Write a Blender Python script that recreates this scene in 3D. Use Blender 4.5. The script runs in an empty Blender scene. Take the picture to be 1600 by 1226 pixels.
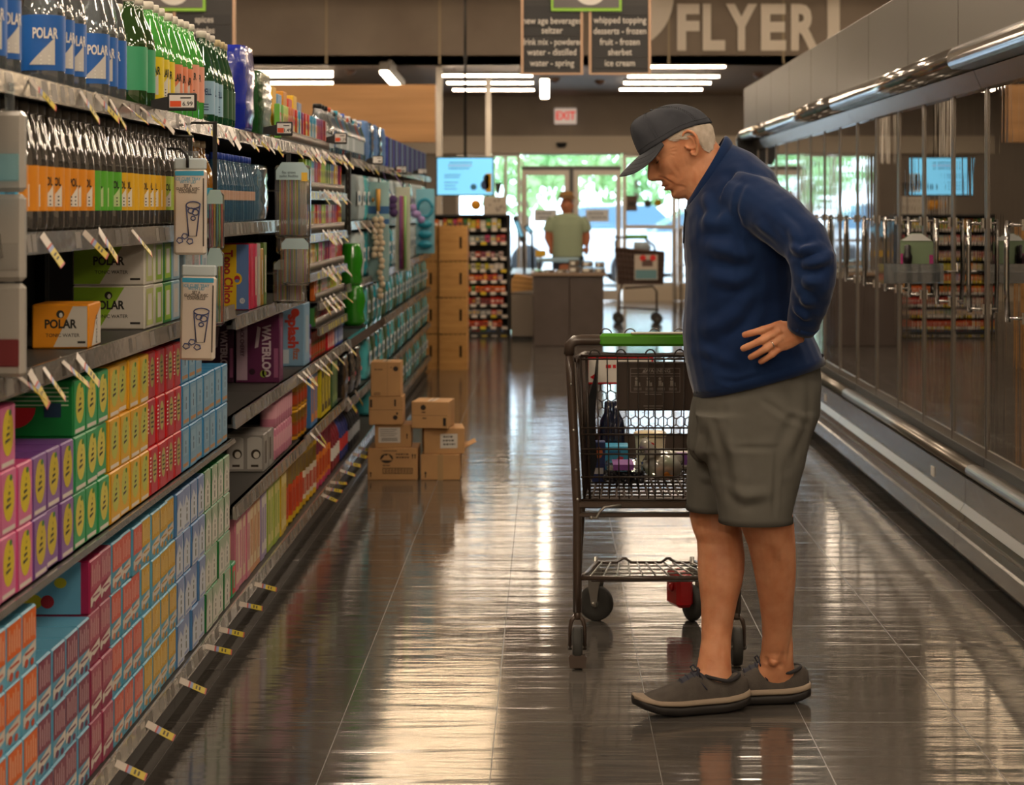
import bpy, bmesh, math, random
from mathutils import Vector, Matrix, Euler
random.seed(7)
PI = math.pi
scene = bpy.context.scene
COL = scene.collection

# ---------------------------------------------------------------- camera, world, exposure
F, VX, VY, EYE = 3110.0, 855.0, 323.0, 1.40      # focal length in pixels, vanishing point of the aisle, eye height
cam_data = bpy.data.cameras.new('camera'); cam = bpy.data.objects.new('camera', cam_data); COL.objects.link(cam)
cam.location = (0, 0, EYE); cam.rotation_euler = (PI/2, 0, 0)
cam_data.sensor_fit = 'HORIZONTAL'; cam_data.sensor_width = 36; cam_data.lens = 36*F/1600
cam_data.shift_x = -(VX-800)/1600; cam_data.shift_y = -(613-VY)/1600
cam_data.clip_end = 300
cam_data.dof.use_dof = True; cam_data.dof.focus_distance = 5.6; cam_data.dof.aperture_fstop = 5.6
scene.camera = cam
world = bpy.data.worlds.new('world'); scene.world = world; world.use_nodes = True
wn = world.node_tree.nodes; wn['Background'].inputs[0].default_value = (0.80, 0.90, 1.0, 1); wn['Background'].inputs[1].default_value = 6.5
scene.view_settings.view_transform = 'Standard'; scene.view_settings.look = 'None'
scene.view_settings.gamma = 1.0; scene.view_settings.use_curve_mapping = False
scene.view_settings.exposure = 0.24
scene.cycles.use_denoising = True
scene.cycles.max_bounces = 8; scene.cycles.diffuse_bounces = 3; scene.cycles.glossy_bounces = 4
scene.cycles.transparent_max_bounces = 24; scene.cycles.transmission_bounces = 6
scene.cycles.caustics_reflective = False; scene.cycles.caustics_refractive = False
scene.cycles.sample_clamp_indirect = 4.0
TUBE_STRENGTH = 62.0
SOFFIT_STRENGTH = 30.0

def at(px, py, Y):
    return Vector(((px-VX)*Y/F, Y, EYE-(py-VY)*Y/F))

# ---------------------------------------------------------------- materials
_M = {}
def srgb(h):
    if isinstance(h, str):
        h = h.lstrip('#'); c = [int(h[i:i+2], 16)/255 for i in (0, 2, 4)]
        return tuple(((x+0.055)/1.055)**2.4 if x > 0.04045 else x/12.92 for x in c)
    return tuple(h)
def mat(name, col='808080', rough=0.5, metal=0.0, spec=0.5, trans=0.0, emit=None, estr=0.0, coat=0.0, bump=None, alpha=None, var=None, ior=1.45, sheen=0.0, sss=0.0):
    if name in _M: return _M[name]
    m = bpy.data.materials.new(name); m.use_nodes = True; nt = m.node_tree; b = nt.nodes['Principled BSDF']
    c = srgb(col)+(1,)
    b.inputs['Base Color'].default_value = c; b.inputs['Roughness'].default_value = rough; b.inputs['Metallic'].default_value = metal
    b.inputs['Specular IOR Level'].default_value = spec; b.inputs['Transmission Weight'].default_value = trans; b.inputs['IOR'].default_value = ior
    b.inputs['Coat Weight'].default_value = coat; b.inputs['Coat Roughness'].default_value = 0.08
    if sheen: b.inputs['Sheen Weight'].default_value = sheen; b.inputs['Sheen Roughness'].default_value = 0.4
    if sss: b.inputs['Subsurface Weight'].default_value = sss; b.inputs['Subsurface Radius'].default_value = (0.012, 0.005, 0.003); b.inputs['Subsurface Scale'].default_value = 1.0
    if emit: b.inputs['Emission Color'].default_value = srgb(emit)+(1,); b.inputs['Emission Strength'].default_value = estr
    if alpha is not None: b.inputs['Alpha'].default_value = alpha
    tc = None
    if bump or var:
        tc = nt.nodes.new('ShaderNodeTexCoord')
    if bump:   # (scale, strength, distance, (stretch x, y, z))
        mp = nt.nodes.new('ShaderNodeMapping'); mp.inputs['Scale'].default_value = bump[3] if len(bump) > 3 else (1, 1, 1)
        n = nt.nodes.new('ShaderNodeTexNoise'); n.inputs['Scale'].default_value = bump[0]; n.inputs['Detail'].default_value = 4
        bp = nt.nodes.new('ShaderNodeBump'); bp.inputs['Strength'].default_value = bump[1]; bp.inputs['Distance'].default_value = bump[2]
        nt.links.new(tc.outputs['Object'], mp.inputs[0]); nt.links.new(mp.outputs[0], n.inputs['Vector']); nt.links.new(n.outputs[0], bp.inputs['Height']); nt.links.new(bp.outputs[0], b.inputs['Normal'])
    if var:    # (second colour, scale, (stretch), lo, hi)
        mp = nt.nodes.new('ShaderNodeMapping'); mp.inputs['Scale'].default_value = var[2] if len(var) > 2 else (1, 1, 1)
        n = nt.nodes.new('ShaderNodeTexNoise'); n.inputs['Scale'].default_value = var[1]; n.inputs['Detail'].default_value = 5
        r = nt.nodes.new('ShaderNodeMapRange'); r.inputs[1].default_value = var[3] if len(var) > 3 else 0.35; r.inputs[2].default_value = var[4] if len(var) > 4 else 0.65
        mx = nt.nodes.new('ShaderNodeMix'); mx.data_type = 'RGBA'; mx.inputs[6].default_value = c; mx.inputs[7].default_value = srgb(var[0])+(1,)
        nt.links.new(tc.outputs['Object'], mp.inputs[0]); nt.links.new(mp.outputs[0], n.inputs['Vector']); nt.links.new(n.outputs[0], r.inputs[0]); nt.links.new(r.outputs[0], mx.inputs[0]); nt.links.new(mx.outputs[2], b.inputs['Base Color'])
    _M[name] = m; return m
def clear(name, tint='ffffff', gloss=0.12, rough=0.03, body=0.0, fres=True):
    """thin clear plastic or glass: transparent, Fresnel-mirrored, optionally a little diffuse body"""
    if name in _M: return _M[name]
    m = bpy.data.materials.new(name); m.use_nodes = True; nt = m.node_tree; nt.nodes.clear()
    out = nt.nodes.new('ShaderNodeOutputMaterial'); t = nt.nodes.new('ShaderNodeBsdfTransparent'); t.inputs[0].default_value = srgb(tint)+(1,)
    g = nt.nodes.new('ShaderNodeBsdfGlossy'); g.inputs['Roughness'].default_value = rough
    last = t
    if body:
        d = nt.nodes.new('ShaderNodeBsdfDiffuse'); d.inputs[0].default_value = srgb(tint)+(1,)
        mb = nt.nodes.new('ShaderNodeMixShader'); mb.inputs[0].default_value = body
        nt.links.new(t.outputs[0], mb.inputs[1]); nt.links.new(d.outputs[0], mb.inputs[2]); last = mb
    mx = nt.nodes.new('ShaderNodeMixShader')
    if fres:
        fr = nt.nodes.new('ShaderNodeFresnel'); fr.inputs[0].default_value = 1.5
        ad = nt.nodes.new('ShaderNodeMath'); ad.operation = 'MULTIPLY_ADD'; ad.inputs[1].default_value = 1.25; ad.inputs[2].default_value = gloss; ad.use_clamp = True
        nt.links.new(fr.outputs[0], ad.inputs[0]); nt.links.new(ad.outputs[0], mx.inputs[0])
    else: mx.inputs[0].default_value = gloss
    nt.links.new(last.outputs[0], mx.inputs[1]); nt.links.new(g.outputs[0], mx.inputs[2]); nt.links.new(mx.outputs[0], out.inputs[0])
    _M[name] = m; return m
def plain(hexcol, rough=0.45, **k):
    return mat('paint_%s_%d' % (hexcol, int(rough*100)), hexcol, rough, **k)

# ---------------------------------------------------------------- mesh builder
_TXT = {}
def text_geo(s, size=1.0, bold=0.0, align='CENTER', spacing=1.0):
    key = (s, bold, align, spacing)
    if key not in _TXT:
        cu = bpy.data.curves.new('txt', 'FONT'); cu.body = s; cu.size = 1; cu.offset = bold; cu.align_x = align; cu.align_y = 'CENTER'; cu.space_character = spacing
        cu.resolution_u = 3
        ob = bpy.data.objects.new('txt', cu); COL.objects.link(ob)
        dg = bpy.context.evaluated_depsgraph_get(); me = ob.evaluated_get(dg).to_mesh()
        _TXT[key] = ([tuple(v.co[:2]) for v in me.vertices], [tuple(p.vertices) for p in me.polygons])
        ob.evaluated_get(dg).to_mesh_clear(); bpy.data.objects.remove(ob); bpy.data.curves.remove(cu)
    v, f = _TXT[key]
    return [(x*size, y*size) for x, y in v], f

class MB:
    def __init__(s): s.v = []; s.f = []; s.m = []; s.s = []
    def add(s, vs, fs, m=0, smooth=False):
        o = len(s.v); s.v += [tuple(v) for v in vs]; s.f += [tuple(i+o for i in f) for f in fs]; s.m += [m]*len(fs); s.s += [smooth]*len(fs); return s
    def box(s, x0, x1, y0, y1, z0, z1, m=0):
        return s.add([(x0,y0,z0),(x1,y0,z0),(x1,y1,z0),(x0,y1,z0),(x0,y0,z1),(x1,y0,z1),(x1,y1,z1),(x0,y1,z1)],
                     [(0,3,2,1),(4,5,6,7),(0,1,5,4),(1,2,6,5),(2,3,7,6),(3,0,4,7)], m)
    def cbox(s, x0, x1, y0, y1, z0, z1, c=0.003, m=0):
        """box with chamfered edges"""
        bm = bmesh.new(); bmesh.ops.create_cube(bm, size=1)
        for v in bm.verts: v.co = Vector(((x0+x1)/2+v.co.x*(x1-x0), (y0+y1)/2+v.co.y*(y1-y0), (z0+z1)/2+v.co.z*(z1-z0)))
        bmesh.ops.bevel(bm, geom=list(bm.edges), offset=c, segments=1, affect='EDGES')
        bm.verts.index_update(); s.add([v.co[:] for v in bm.verts], [[v.index for v in f.verts] for f in bm.faces], m); bm.free(); return s
    def quad(s, a, b, c, d, m=0): return s.add([a,b,c,d], [(0,1,2,3)], m)
    def tube(s, path, r, n=8, m=0, cap=True, smooth=True, flat=None):
        """round tube along a path; r a number or list; flat=(scale, axis vector) squashes the ring"""
        P = [Vector(p) for p in path]; k = len(P); R = r if isinstance(r, (list, tuple)) else [r]*k
        T = [((P[min(i+1,k-1)]-P[max(i-1,0)]).normalized() if (P[min(i+1,k-1)]-P[max(i-1,0)]).length > 1e-9 else Vector((0,0,1))) for i in range(k)]
        up = Vector((0,0,1)) if abs(T[0].z) < 0.9 else Vector((0,1,0))
        a = T[0].cross(up).normalized(); vs = []
        for i in range(k):
            a = (a - T[i]*a.dot(T[i])).normalized(); b = T[i].cross(a)
            for j in range(n):
                t = 2*PI*j/n; d = a*math.cos(t)+b*math.sin(t)
                if flat: ax = Vector(flat[1]).normalized(); d = d - ax*d.dot(ax)*(1-flat[0])
                vs.append(P[i]+d*R[i])
        fs = [(i*n+j, i*n+(j+1)%n, (i+1)*n+(j+1)%n, (i+1)*n+j) for i in range(k-1) for j in range(n)]
        if cap: fs += [tuple(range(n-1,-1,-1)), tuple((k-1)*n+j for j in range(n))]
        return s.add(vs, fs, m, smooth)
    def rings(s, rings, m=0, cap=True, smooth=True, close=True):
        n = len(rings[0]); k = len(rings); vs = [p for r in rings for p in r]
        fs = [(i*n+j, i*n+(j+1)%n, (i+1)*n+(j+1)%n, (i+1)*n+j) for i in range(k-1) for j in range(n if close else n-1)]
        if cap: fs += [tuple(range(n-1,-1,-1)), tuple((k-1)*n+j for j in range(n))]
        return s.add(vs, fs, m, smooth)
    def lathe(s, prof, n=16, m=0, o=(0,0,0), axis='z', smooth=True, cap=True, arc=None):
        rs = []
        for r, z in prof:
            ring = []
            for j in range(n):
                t = 2*PI*j/n if arc is None else arc[0]+(arc[1]-arc[0])*j/(n-1)
                x, y = r*math.cos(t), r*math.sin(t)
                p = (x,y,z) if axis == 'z' else ((z,x,y) if axis == 'x' else (y,z,x))
                ring.append((p[0]+o[0], p[1]+o[1], p[2]+o[2]))
            rs.append(ring)
        return s.rings(rs, m, cap and arc is None, smooth, arc is None)
    def ball(s, c, r, n=12, m=0, rot=None):
        rx, ry, rz = r if isinstance(r, (tuple, list)) else (r, r, r); vs = []; k = max(4, n//2)
        for i in range(1, k):
            ph = PI*i/k
            for j in range(n):
                t = 2*PI*j/n; p = Vector((rx*math.sin(ph)*math.cos(t), ry*math.sin(ph)*math.sin(t), -rz*math.cos(ph)))
                if rot: p = rot @ p
                vs.append(Vector(c)+p)
        a, b = Vector((0,0,-rz)), Vector((0,0,rz))
        if rot: a = rot @ a; b = rot @ b
        vs += [Vector(c)+a, Vector(c)+b]; q = len(vs)
        fs = [(i*n+j, i*n+(j+1)%n, (i+1)*n+(j+1)%n, (i+1)*n+j) for i in range(k-2) for j in range(n)]
        fs += [(q-2, (j+1)%n, j) for j in range(n)] + [(q-1, (k-2)*n+j, (k-2)*n+(j+1)%n) for j in range(n)]
        return s.add(vs, fs, m, True)
    def prism(s, poly, axis, a, b, m=0, smooth=False):
        """2-D polygon extruded along an axis: x -> (y,z), y -> (x,z), z -> (x,y)"""
        def P(u, v, w): return {'x': (w,u,v), 'y': (u,w,v), 'z': (u,v,w)}[axis]
        n = len(poly); vs = [P(u,v,a) for u,v in poly]+[P(u,v,b) for u,v in poly]
        return s.add(vs, [tuple(range(n-1,-1,-1)), tuple(range(n,2*n))]+[(i,(i+1)%n,n+(i+1)%n,n+i) for i in range(n)], m, smooth)
    def flat(s, pts2, o, u, v, m=0):
        """flat polygon: 2-D points in the frame o + a*u + b*v"""
        o, u, v = Vector(o), Vector(u), Vector(v); return s.add([o+u*a+v*b for a, b in pts2], [tuple(range(len(pts2)))], m)
    def rect(s, o, u, v, a0, a1, b0, b1, m=0): return s.flat([(a0,b0),(a1,b0),(a1,b1),(a0,b1)], o, u, v, m)
    def oval(s, o, u, v, a, b, ra, rb, m=0, n=14): return s.flat([(a+ra*math.cos(2*PI*i/n), b+rb*math.sin(2*PI*i/n)) for i in range(n)], o, u, v, m)
    def text(s, t, o, u, v, size, m=0, bold=0.0, align='CENTER', spacing=1.0, sx=1.0):
        p, f = text_geo(t, size, bold, align, spacing); o, u, v = Vector(o), Vector(u), Vector(v)
        return s.add([o+u*(a*sx)+v*b for a, b in p], f, m)
    def xf(s, M, start=0):
        s.v[start:] = [tuple(M @ Vector(p)) for p in s.v[start:]]; return s
    def mesh(s, name, mats, off=(0,0,0)):
        me = bpy.data.meshes.new(name)
        me.from_pydata([(a-off[0], b-off[1], c-off[2]) for a, b, c in s.v], [], s.f)
        for m in (mats if isinstance(mats, (list, tuple)) else [mats]): me.materials.append(m)
        me.polygons.foreach_set('material_index', s.m); me.polygons.foreach_set('use_smooth', s.s); me.update()
        bm = bmesh.new(); bm.from_mesh(me)
        bm.to_mesh(me); bm.free(); return me
    def build(s, name, mats, parent=None, world=True, label=None, normals=False):
        """link as one object; world=True: vertices are in world space, taken relative to the (unrotated) parents"""
        off = Vector((0,0,0))
        if world and parent is not None:
            p = parent
            while p: off += p.location; p = p.parent
        me = s.mesh(name, mats, off)
        if normals:
            bm = bmesh.new(); bm.from_mesh(me); bmesh.ops.recalc_face_normals(bm, faces=bm.faces); bm.to_mesh(me); bm.free()
        ob = bpy.data.objects.new(name, me); COL.objects.link(ob)
        if parent is not None: ob.parent = parent
        if label: ob['label'] = label
        return ob
def obj(name, me, parent=None, loc=(0,0,0), rot=(0,0,0)):
    o = bpy.data.objects.new(name, me); COL.objects.link(o); o.location = loc; o.rotation_euler = rot
    if parent is not None: o.parent = parent
    return o
def tag(o, label=None, cat=None, group=None, kind=None):
    if label: o['label'] = label
    if cat: o['category'] = cat
    if group: o['group'] = group
    if kind: o['kind'] = kind
    return o
def thing(name, label, cat, loc=(0,0,0), rz=0.0, group=None):
    o = bpy.data.objects.new(name, None); COL.objects.link(o); o.location = loc; o.rotation_euler = (0,0,rz); o.empty_display_size = 0.05
    return tag(o, label, cat, group)
def copy_tree(o, parent=None):
    c = o.copy(); COL.objects.link(c)
    if parent is not None: c.parent = parent
    for ch in list(o.children): copy_tree(ch, c)
    return c
def struct(name, mb, mats, **k):
    o = mb.build(name, mats, **k); o['kind'] = 'structure'; return o
def onmesh(mb, name, mats, label, cat, loc=(0,0,0), group=None):
    """a thing that is one mesh, its origin at loc (world-space vertices)"""
    me = mb.mesh(name, mats, loc); o = obj(name, me, None, loc); return tag(o, label, cat, group)
def squiggle(m, o, u, v, x0, x1, y0, y1, lines, k, seed=1):
    """unreadable small print: rows of short strokes"""
    r = random.Random(seed); h = (y1-y0)/lines
    for i in range(lines):
        x = x0+r.uniform(0, .1)*(x1-x0); e = x1-r.uniform(0, .25)*(x1-x0)
        while x < e: w_ = r.uniform(.25, .8)*h; m.rect(o, u, v, x, min(x+w_, e+h*.2), y1-(i+.72)*h, y1-(i+.28)*h, k); x += w_+h*.22
ORD = ['first','second','third','fourth','fifth','sixth','seventh','eighth','ninth','tenth','eleventh','twelfth','thirteenth','fourteenth','fifteenth','sixteenth','seventeenth','eighteenth','nineteenth','twentieth']
def nth(i): return ORD[i] if i < 20 else '%dth' % (i+1)
X3, Y3, Z3 = Vector((1,0,0)), Vector((0,1,0)), Vector((0,0,1))
# ---------------------------------------------------------------- floor
def floor_material():
    m = bpy.data.materials.new('polished_stone_tile'); m.use_nodes = True; nt = m.node_tree; N = nt.nodes; L = nt.links; b = N['Principled BSDF']
    geo = N.new('ShaderNodeNewGeometry'); sep = N.new('ShaderNodeSeparateXYZ'); L.new(geo.outputs['Position'], sep.inputs[0])
    def math_(op, a, bb=None, c=None):
        n = N.new('ShaderNodeMath'); n.operation = op
        for i, x in enumerate((a, bb, c)):
            if x is None: continue
            if isinstance(x, (int, float)): n.inputs[i].default_value = x
            else: L.new(x, n.inputs[i])
        return n.outputs[0]
    def joint(coord, off, pitch, w):
        f = math_('FRACT', math_('DIVIDE', math_('SUBTRACT', coord, off), pitch))
        d = math_('MINIMUM', f, math_('SUBTRACT', 1.0, f))
        return math_('LESS_THAN', d, w/pitch)
    jx = joint(sep.outputs[0], -0.14+40*0.42, 0.42, 0.0011); jy = joint(sep.outputs[1], 6.03-62, 0.62, 0.0014)
    j = math_('MAXIMUM', jx, jy)
    cell = N.new('ShaderNodeCombineXYZ')
    L.new(math_('FLOOR', math_('DIVIDE', math_('SUBTRACT', sep.outputs[0], -0.14+40*0.42), 0.42)), cell.inputs[0]); L.new(math_('FLOOR', math_('DIVIDE', math_('SUBTRACT', sep.outputs[1], 6.03-62), 0.62)), cell.inputs[1])
    wn_ = N.new('ShaderNodeTexWhiteNoise'); L.new(cell.outputs[0], wn_.inputs['Vector'])
    mp = N.new('ShaderNodeMapping'); mp.inputs['Scale'].default_value = (2.0, 26.0, 1); L.new(geo.outputs['Position'], mp.inputs[0])
    n1 = N.new('ShaderNodeTexNoise'); n1.inputs['Scale'].default_value = 1.0; n1.inputs['Detail'].default_value = 6; L.new(mp.outputs[0], n1.inputs['Vector'])
    n2 = N.new('ShaderNodeTexNoise'); n2.inputs['Scale'].default_value = 1.3; n2.inputs['Detail'].default_value = 3; L.new(geo.outputs['Position'], n2.inputs['Vector'])
    k = math_('ADD', math_('MULTIPLY', n1.outputs[0], 0.7), math_('MULTIPLY', wn_.outputs['Value'], 0.3))
    ramp = N.new('ShaderNodeValToRGB'); ramp.color_ramp.elements[0].position = 0.25; ramp.color_ramp.elements[1].position = 0.8
    ramp.color_ramp.elements[0].color = (0.048, 0.043, 0.038, 1); ramp.color_ramp.elements[1].color = (0.105, 0.094, 0.082, 1); L.new(k, ramp.inputs[0])
    mx = N.new('ShaderNodeMix'); mx.data_type = 'RGBA'; L.new(j, mx.inputs[0]); L.new(ramp.outputs[0], mx.inputs[6]); mx.inputs[7].default_value = (0.11, 0.10, 0.09, 1)
    L.new(mx.outputs[2], b.inputs['Base Color'])
    L.new(math_('ADD', math_('MULTIPLY_ADD', n2.outputs[0], 0.11, 0.045), math_('MULTIPLY', j, 0.3)), b.inputs['Roughness'])
    b.inputs['Specular IOR Level'].default_value = 0.8; b.inputs['IOR'].default_value = 1.6
    mp3 = N.new('ShaderNodeMapping'); mp3.inputs['Scale'].default_value = (1.1, 9.0, 1); L.new(geo.outputs['Position'], mp3.inputs[0])
    n3 = N.new('ShaderNodeTexNoise'); n3.inputs['Scale'].default_value = 1.0; n3.inputs['Detail'].default_value = 3; n3.inputs['Distortion'].default_value = 0.6; L.new(mp3.outputs[0], n3.inputs['Vector'])
    h = math_('SUBTRACT', math_('ADD', math_('MULTIPLY', n3.outputs[0], 1.0), math_('MULTIPLY', n1.outputs[0], 0.30)), math_('MULTIPLY', j, 0.15))
    bp = N.new('ShaderNodeBump'); bp.inputs['Strength'].default_value = 0.62; bp.inputs['Distance'].default_value = 0.004; L.new(h, bp.inputs['Height']); L.new(bp.outputs[0], b.inputs['Normal'])
    return m
FLOOR = floor_material()
struct('floor', MB().box(-14, 9, -7, 29.75, -0.1, 0), FLOOR)

wall_m = mat('concrete_panel_grey', '857a6e', 0.75, var=('75695e', 1.4, (1, 1, 1), 0.3, 0.7), bump=(30, 0.1, 0.002))
beige = mat('beige_metal_header', 'c9b9a2', 0.5); dark_ceiling = mat('soffit_brown_grey', '9a8878', 0.6)
CEIL_Z = 5.2
struct('ceiling', MB().box(-14, 9, -7, 23.0, CEIL_Z, CEIL_Z+0.1), mat('ceiling_grey', 'b5aca0', 0.8))
struct('ceiling_soffit', MB().box(-14, 9, 23.0, 29.9, 3.05, 3.15), dark_ceiling)
bh = MB().box(-14, 9, 23.0, 23.25, 3.05, CEIL_Z)
for px in (510, 687, 866, 1045, 1224, 331, 152):        # panel joints
    x = at(px, 0, 23.0).x; bh.box(x-0.012, x+0.012, 22.99, 23.0, 3.05, CEIL_Z, 1)
for k in range(20):                                  # tie holes beside the joints
    pass
struct('wall_bulkhead', bh, [wall_m, mat('panel_joint', '9a8c74', 0.7)])
struct('wall_rear', MB().box(-14, 9, -7.1, -7, 0, CEIL_Z), mat('cream_wall', 'c8beb0', 0.8))
struct('wall_left', MB().box(-14.1, -14, -7, 29.9, 0, CEIL_Z), _M['cream_wall'])
struct('wall_right', MB().box(9, 9.1, -7, 29.9, 0, CEIL_Z), _M['cream_wall'])
# far wall with its openings: glazed front from x=-1.35 to 2.15
YB = 29.6
wall_f = mat('concrete_panel_front', '9c8f80', 0.75, var=('8c7f72', 1.4, (1, 1, 1), 0.3, 0.7))
w = MB().box(-14, -1.35, YB, YB+0.25, 0, 3.05).box(2.15, 9, YB, YB+0.25, 0, 3.05).box(-1.35, 2.15, YB, YB+0.25, 2.42, 3.05)
for x in (-0.95, 0.35, 1.65): w.box(x-0.008, x+0.008, YB-0.008, YB, 2.45, 3.05, 1)
struct('wall_front', w, [wall_f, _M['panel_joint']])
struct('trim_header', MB().box(-3.2, 2.9, YB-0.12, YB+0.05, 2.19, 2.45), beige)
struct('baseboard_front', MB().box(-14, -1.35, YB-0.03, YB, 0, 0.22).box(2.15, 9, YB-0.03, YB, 0, 0.22), beige)
alu = mat('white_aluminium_frame', 'bdb4a8', 0.35, metal=0.3); alud = mat('dark_aluminium_frame', '4b4a4a', 0.4, metal=0.5)
glass = clear('window_glass', 'f4fbff', 0.05)
def window(name, x0, x1, z0, z1, bars_x=(), bars_z=(), t=0.045, fm=alu):
    root = thing(name, None, None, ((x0+x1)/2, YB+0.08, z0)); root['kind'] = 'structure'
    m = MB().box(x0, x0+t, YB+0.02, YB+0.12, z0, z1).box(x1-t, x1, YB+0.02, YB+0.12, z0, z1).box(x0+t, x1-t, YB+0.02, YB+0.12, z1-t, z1).box(x0+t, x1-t, YB+0.02, YB+0.12, z0, z0+t)
    for b in bars_x: m.box(b-t/2, b+t/2, YB+0.03, YB+0.11, z0+t, z1-t)
    for b in bars_z: m.box(x0+t, x1-t, YB+0.03, YB+0.11, b-t/2, b+t/2)
    m.build('window_frame', fm, root)
    MB().box(x0+t, x1-t, YB+0.065, YB+0.07, z0+t, z1-t).build('window_pane', glass, root)
window('window_1', -1.35, -0.85, 0.25, 2.19, (), (0.9,))
window('window_2', -0.83, -0.40, 0.25, 2.19, (-0.62,), ())
window('window_3', 1.12, 1.92, 0.22, 2.19, (), (1.10,), 0.06)
window('window_4', 1.94, 2.15, 0.22, 2.19, (), (1.10,), 0.04)
# transom above the automatic doors
window('window_5', -0.38, 1.10, 1.99, 2.19, (), (), 0.02)
struct('wall_under_windows', MB().box(-1.35, -0.38, YB, YB+0.2, 0, 0.25).box(1.12, 2.15, YB, YB+0.2, 0, 0.22), beige)
def door(name, x0, x1):
    root = thing(name, None, None, ((x0+x1)/2, YB+0.05, 0)); root['kind'] = 'structure'; t = 0.075
    MB().box(x0, x0+t, YB+0.02, YB+0.08, 0, 1.95).box(x1-t, x1, YB+0.02, YB+0.08, 0, 1.95).box(x0+t, x1-t, YB+0.02, YB+0.08, 1.87, 1.95).box(x0+t, x1-t, YB+0.02, YB+0.08, 0.01, 0.16).build('door_frame', alu, root)
    MB().box(x0+t, x1-t, YB+0.045, YB+0.05, 0.16, 1.87).build('door_pane', glass, root)
    xm = (x0+x1)/2
    s = MB().box(xm-0.17, xm+0.17, YB+0.036, YB+0.04, 1.18, 1.36); squiggle(s, (xm, YB+0.034, 1.27), X3, Z3, -.13, .13, -.06, .06, 2, 1)
    s.build('door_sticker', [plain('f2f2f0'), plain('8a9098')], root)
door('door_1', -0.38, 0.33); door('door_2', 0.39, 1.10)
struct('trim_door_head', MB().box(-0.38, 1.10, YB, YB+0.15, 1.95, 2.0).box(0.33, 0.39, YB, YB+0.12, 0, 1.95), alud)
o = onmesh(MB().lathe([(0.001, -0.05), (0.05, -0.045), (0.075, -0.01), (0.08, 0.03)], 14, 0, (0.21, YB-0.16, 2.32)), 'motion_sensor', mat('black_plastic', '141414', 0.35), 'small black door sensor dome on the beige header above the entrance doors', 'sensor', (0.21, YB-0.16, 2.32))
# lettering on the bulkhead
t = MB(); o0 = (0, 22.975, 0); white_l = mat('white_sign_letter', 'cfc6ba', 0.5)
c = at(1170, 44, 22.97); hgt = 73*22.97/F
def block_text(s, px0, px1, py0, py1, Y, bold=0.04):
    mb = MB(); p, f = text_geo(s, 1.0, bold); xs = [a for a, b in p]; ys = [b for a, b in p]
    A = at(px0, py1, Y); B = at(px1, py0, Y)
    sx = (B.x-A.x)/(max(xs)-min(xs)); sz = (B.z-A.z)/(max(ys)-min(ys))
    V = [(A.x+(a-min(xs))*sx, Y, A.z+(b-min(ys))*sz) for a, b in p]; n = len(V)
    mb.add(V+[(x, y+0.03, z) for x, y, z in V], list(f))
    return mb
flyer = thing('wall_lettering', 'large pale letters reading FLYER mounted on the grey bulkhead', 'sign lettering', (at(1170, 44, 22.9).x, 22.95, at(0, 80, 22.95).z))
for ch, a, b in (('F', 1058, 1093), ('L', 1098, 1133), ('Y', 1134, 1183), ('E', 1189, 1228), ('R', 1236, 1280)):
    block_text(ch, a, b, 6, 79, 22.96).build('letter', white_l, flyer)
icon = MB()
icon.oval(at(985, 0, 22.96), X3, Z3, 0, 0.06, 0.50, 0.60, 0, 40); icon.build('round_emblem', white_l, flyer)
MB().box(at(1293, 0, 22.96).x, at(1312, 0, 22.96).x, 22.955, 22.99, at(0, 62, 22.96).z, 4.35).build('end_bar', white_l, flyer)

# ---------------------------------------------------------------- lamps
housing = mat('lamp_housing_grey', '8d8780', 0.4, metal=0.2)
warm_tube = mat('lamp_diffuser_warm', 'fff4e2', 0.5, emit='ffe8cc', estr=TUBE_STRENGTH)
far_tube = mat('lamp_diffuser_warm_far', 'fff4e2', 0.5, emit='ffdcb0', estr=TUBE_STRENGTH*.42)
soff_tube = mat('lamp_diffuser_bright', 'fff8ee', 0.5, emit='ffe6c8', estr=SOFFIT_STRENGTH)
def tube_lamp(x0, x1, Y, z, m, label, group, w=0.055, along='x', drop=0.0, top=None):
    if along == 'x': c = ((x0+x1)/2, Y, z); L_ = x1-x0
    root = thing('linear_lamp', label, 'ceiling lamp', c, 0, group)
    h = MB().cbox(-L_/2, L_/2, -w*0.6, w*0.6, 0.02, 0.06, 0.006)
    if top:
        for s in (-1, 1): h.tube([(s*L_*0.35, 0, 0.06), (s*L_*0.35, 0, top-z)], 0.006, 6)
    h.build('housing', housing, root, world=False)
    prof = [(w/2*math.cos(PI+PI*i/8), 0.02+0.75*w/2*math.sin(PI+PI*i/8)) for i in range(9)]
    MB().prism(prof, 'x', -L_/2+0.01, L_/2-0.01).build('diffuser', m, root, world=False)
    return root
soffit_g = 'tube lamps under the entrance soffit'
rows_m = [(23.7, 'nearest'), (25.1, 'middle'), (26.6, 'farthest')]
for Y, w_ in rows_m: tube_lamp(-1.27, -0.17, Y, 2.95, soff_tube, 'white tube lamp under the soffit, %s of the middle three beside the post' % w_, soffit_g, top=3.05)
for Y, w_ in [(22.2+0.9, 'nearest'), (23.75, 'middle'), (25.1, 'farthest')]: tube_lamp(-3.62, -2.46*Y/22.9, Y, 2.95, soff_tube, 'white tube lamp above the wooden panel, %s of the left three' % w_, soffit_g, top=3.05)
for Y, w_ in [(23.05, 'nearest'), (23.85, 'second nearest'), (25.1, 'third nearest'), (26.5, 'farthest')]: tube_lamp(0.96, 2.07, Y, 2.95+(0.06 if Y < 23.2 else 0), soff_tube, 'white tube lamp under the FLYER letters, %s of the right four' % w_, soffit_g, top=3.06+(0.06 if Y < 23.2 else 0))
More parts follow.
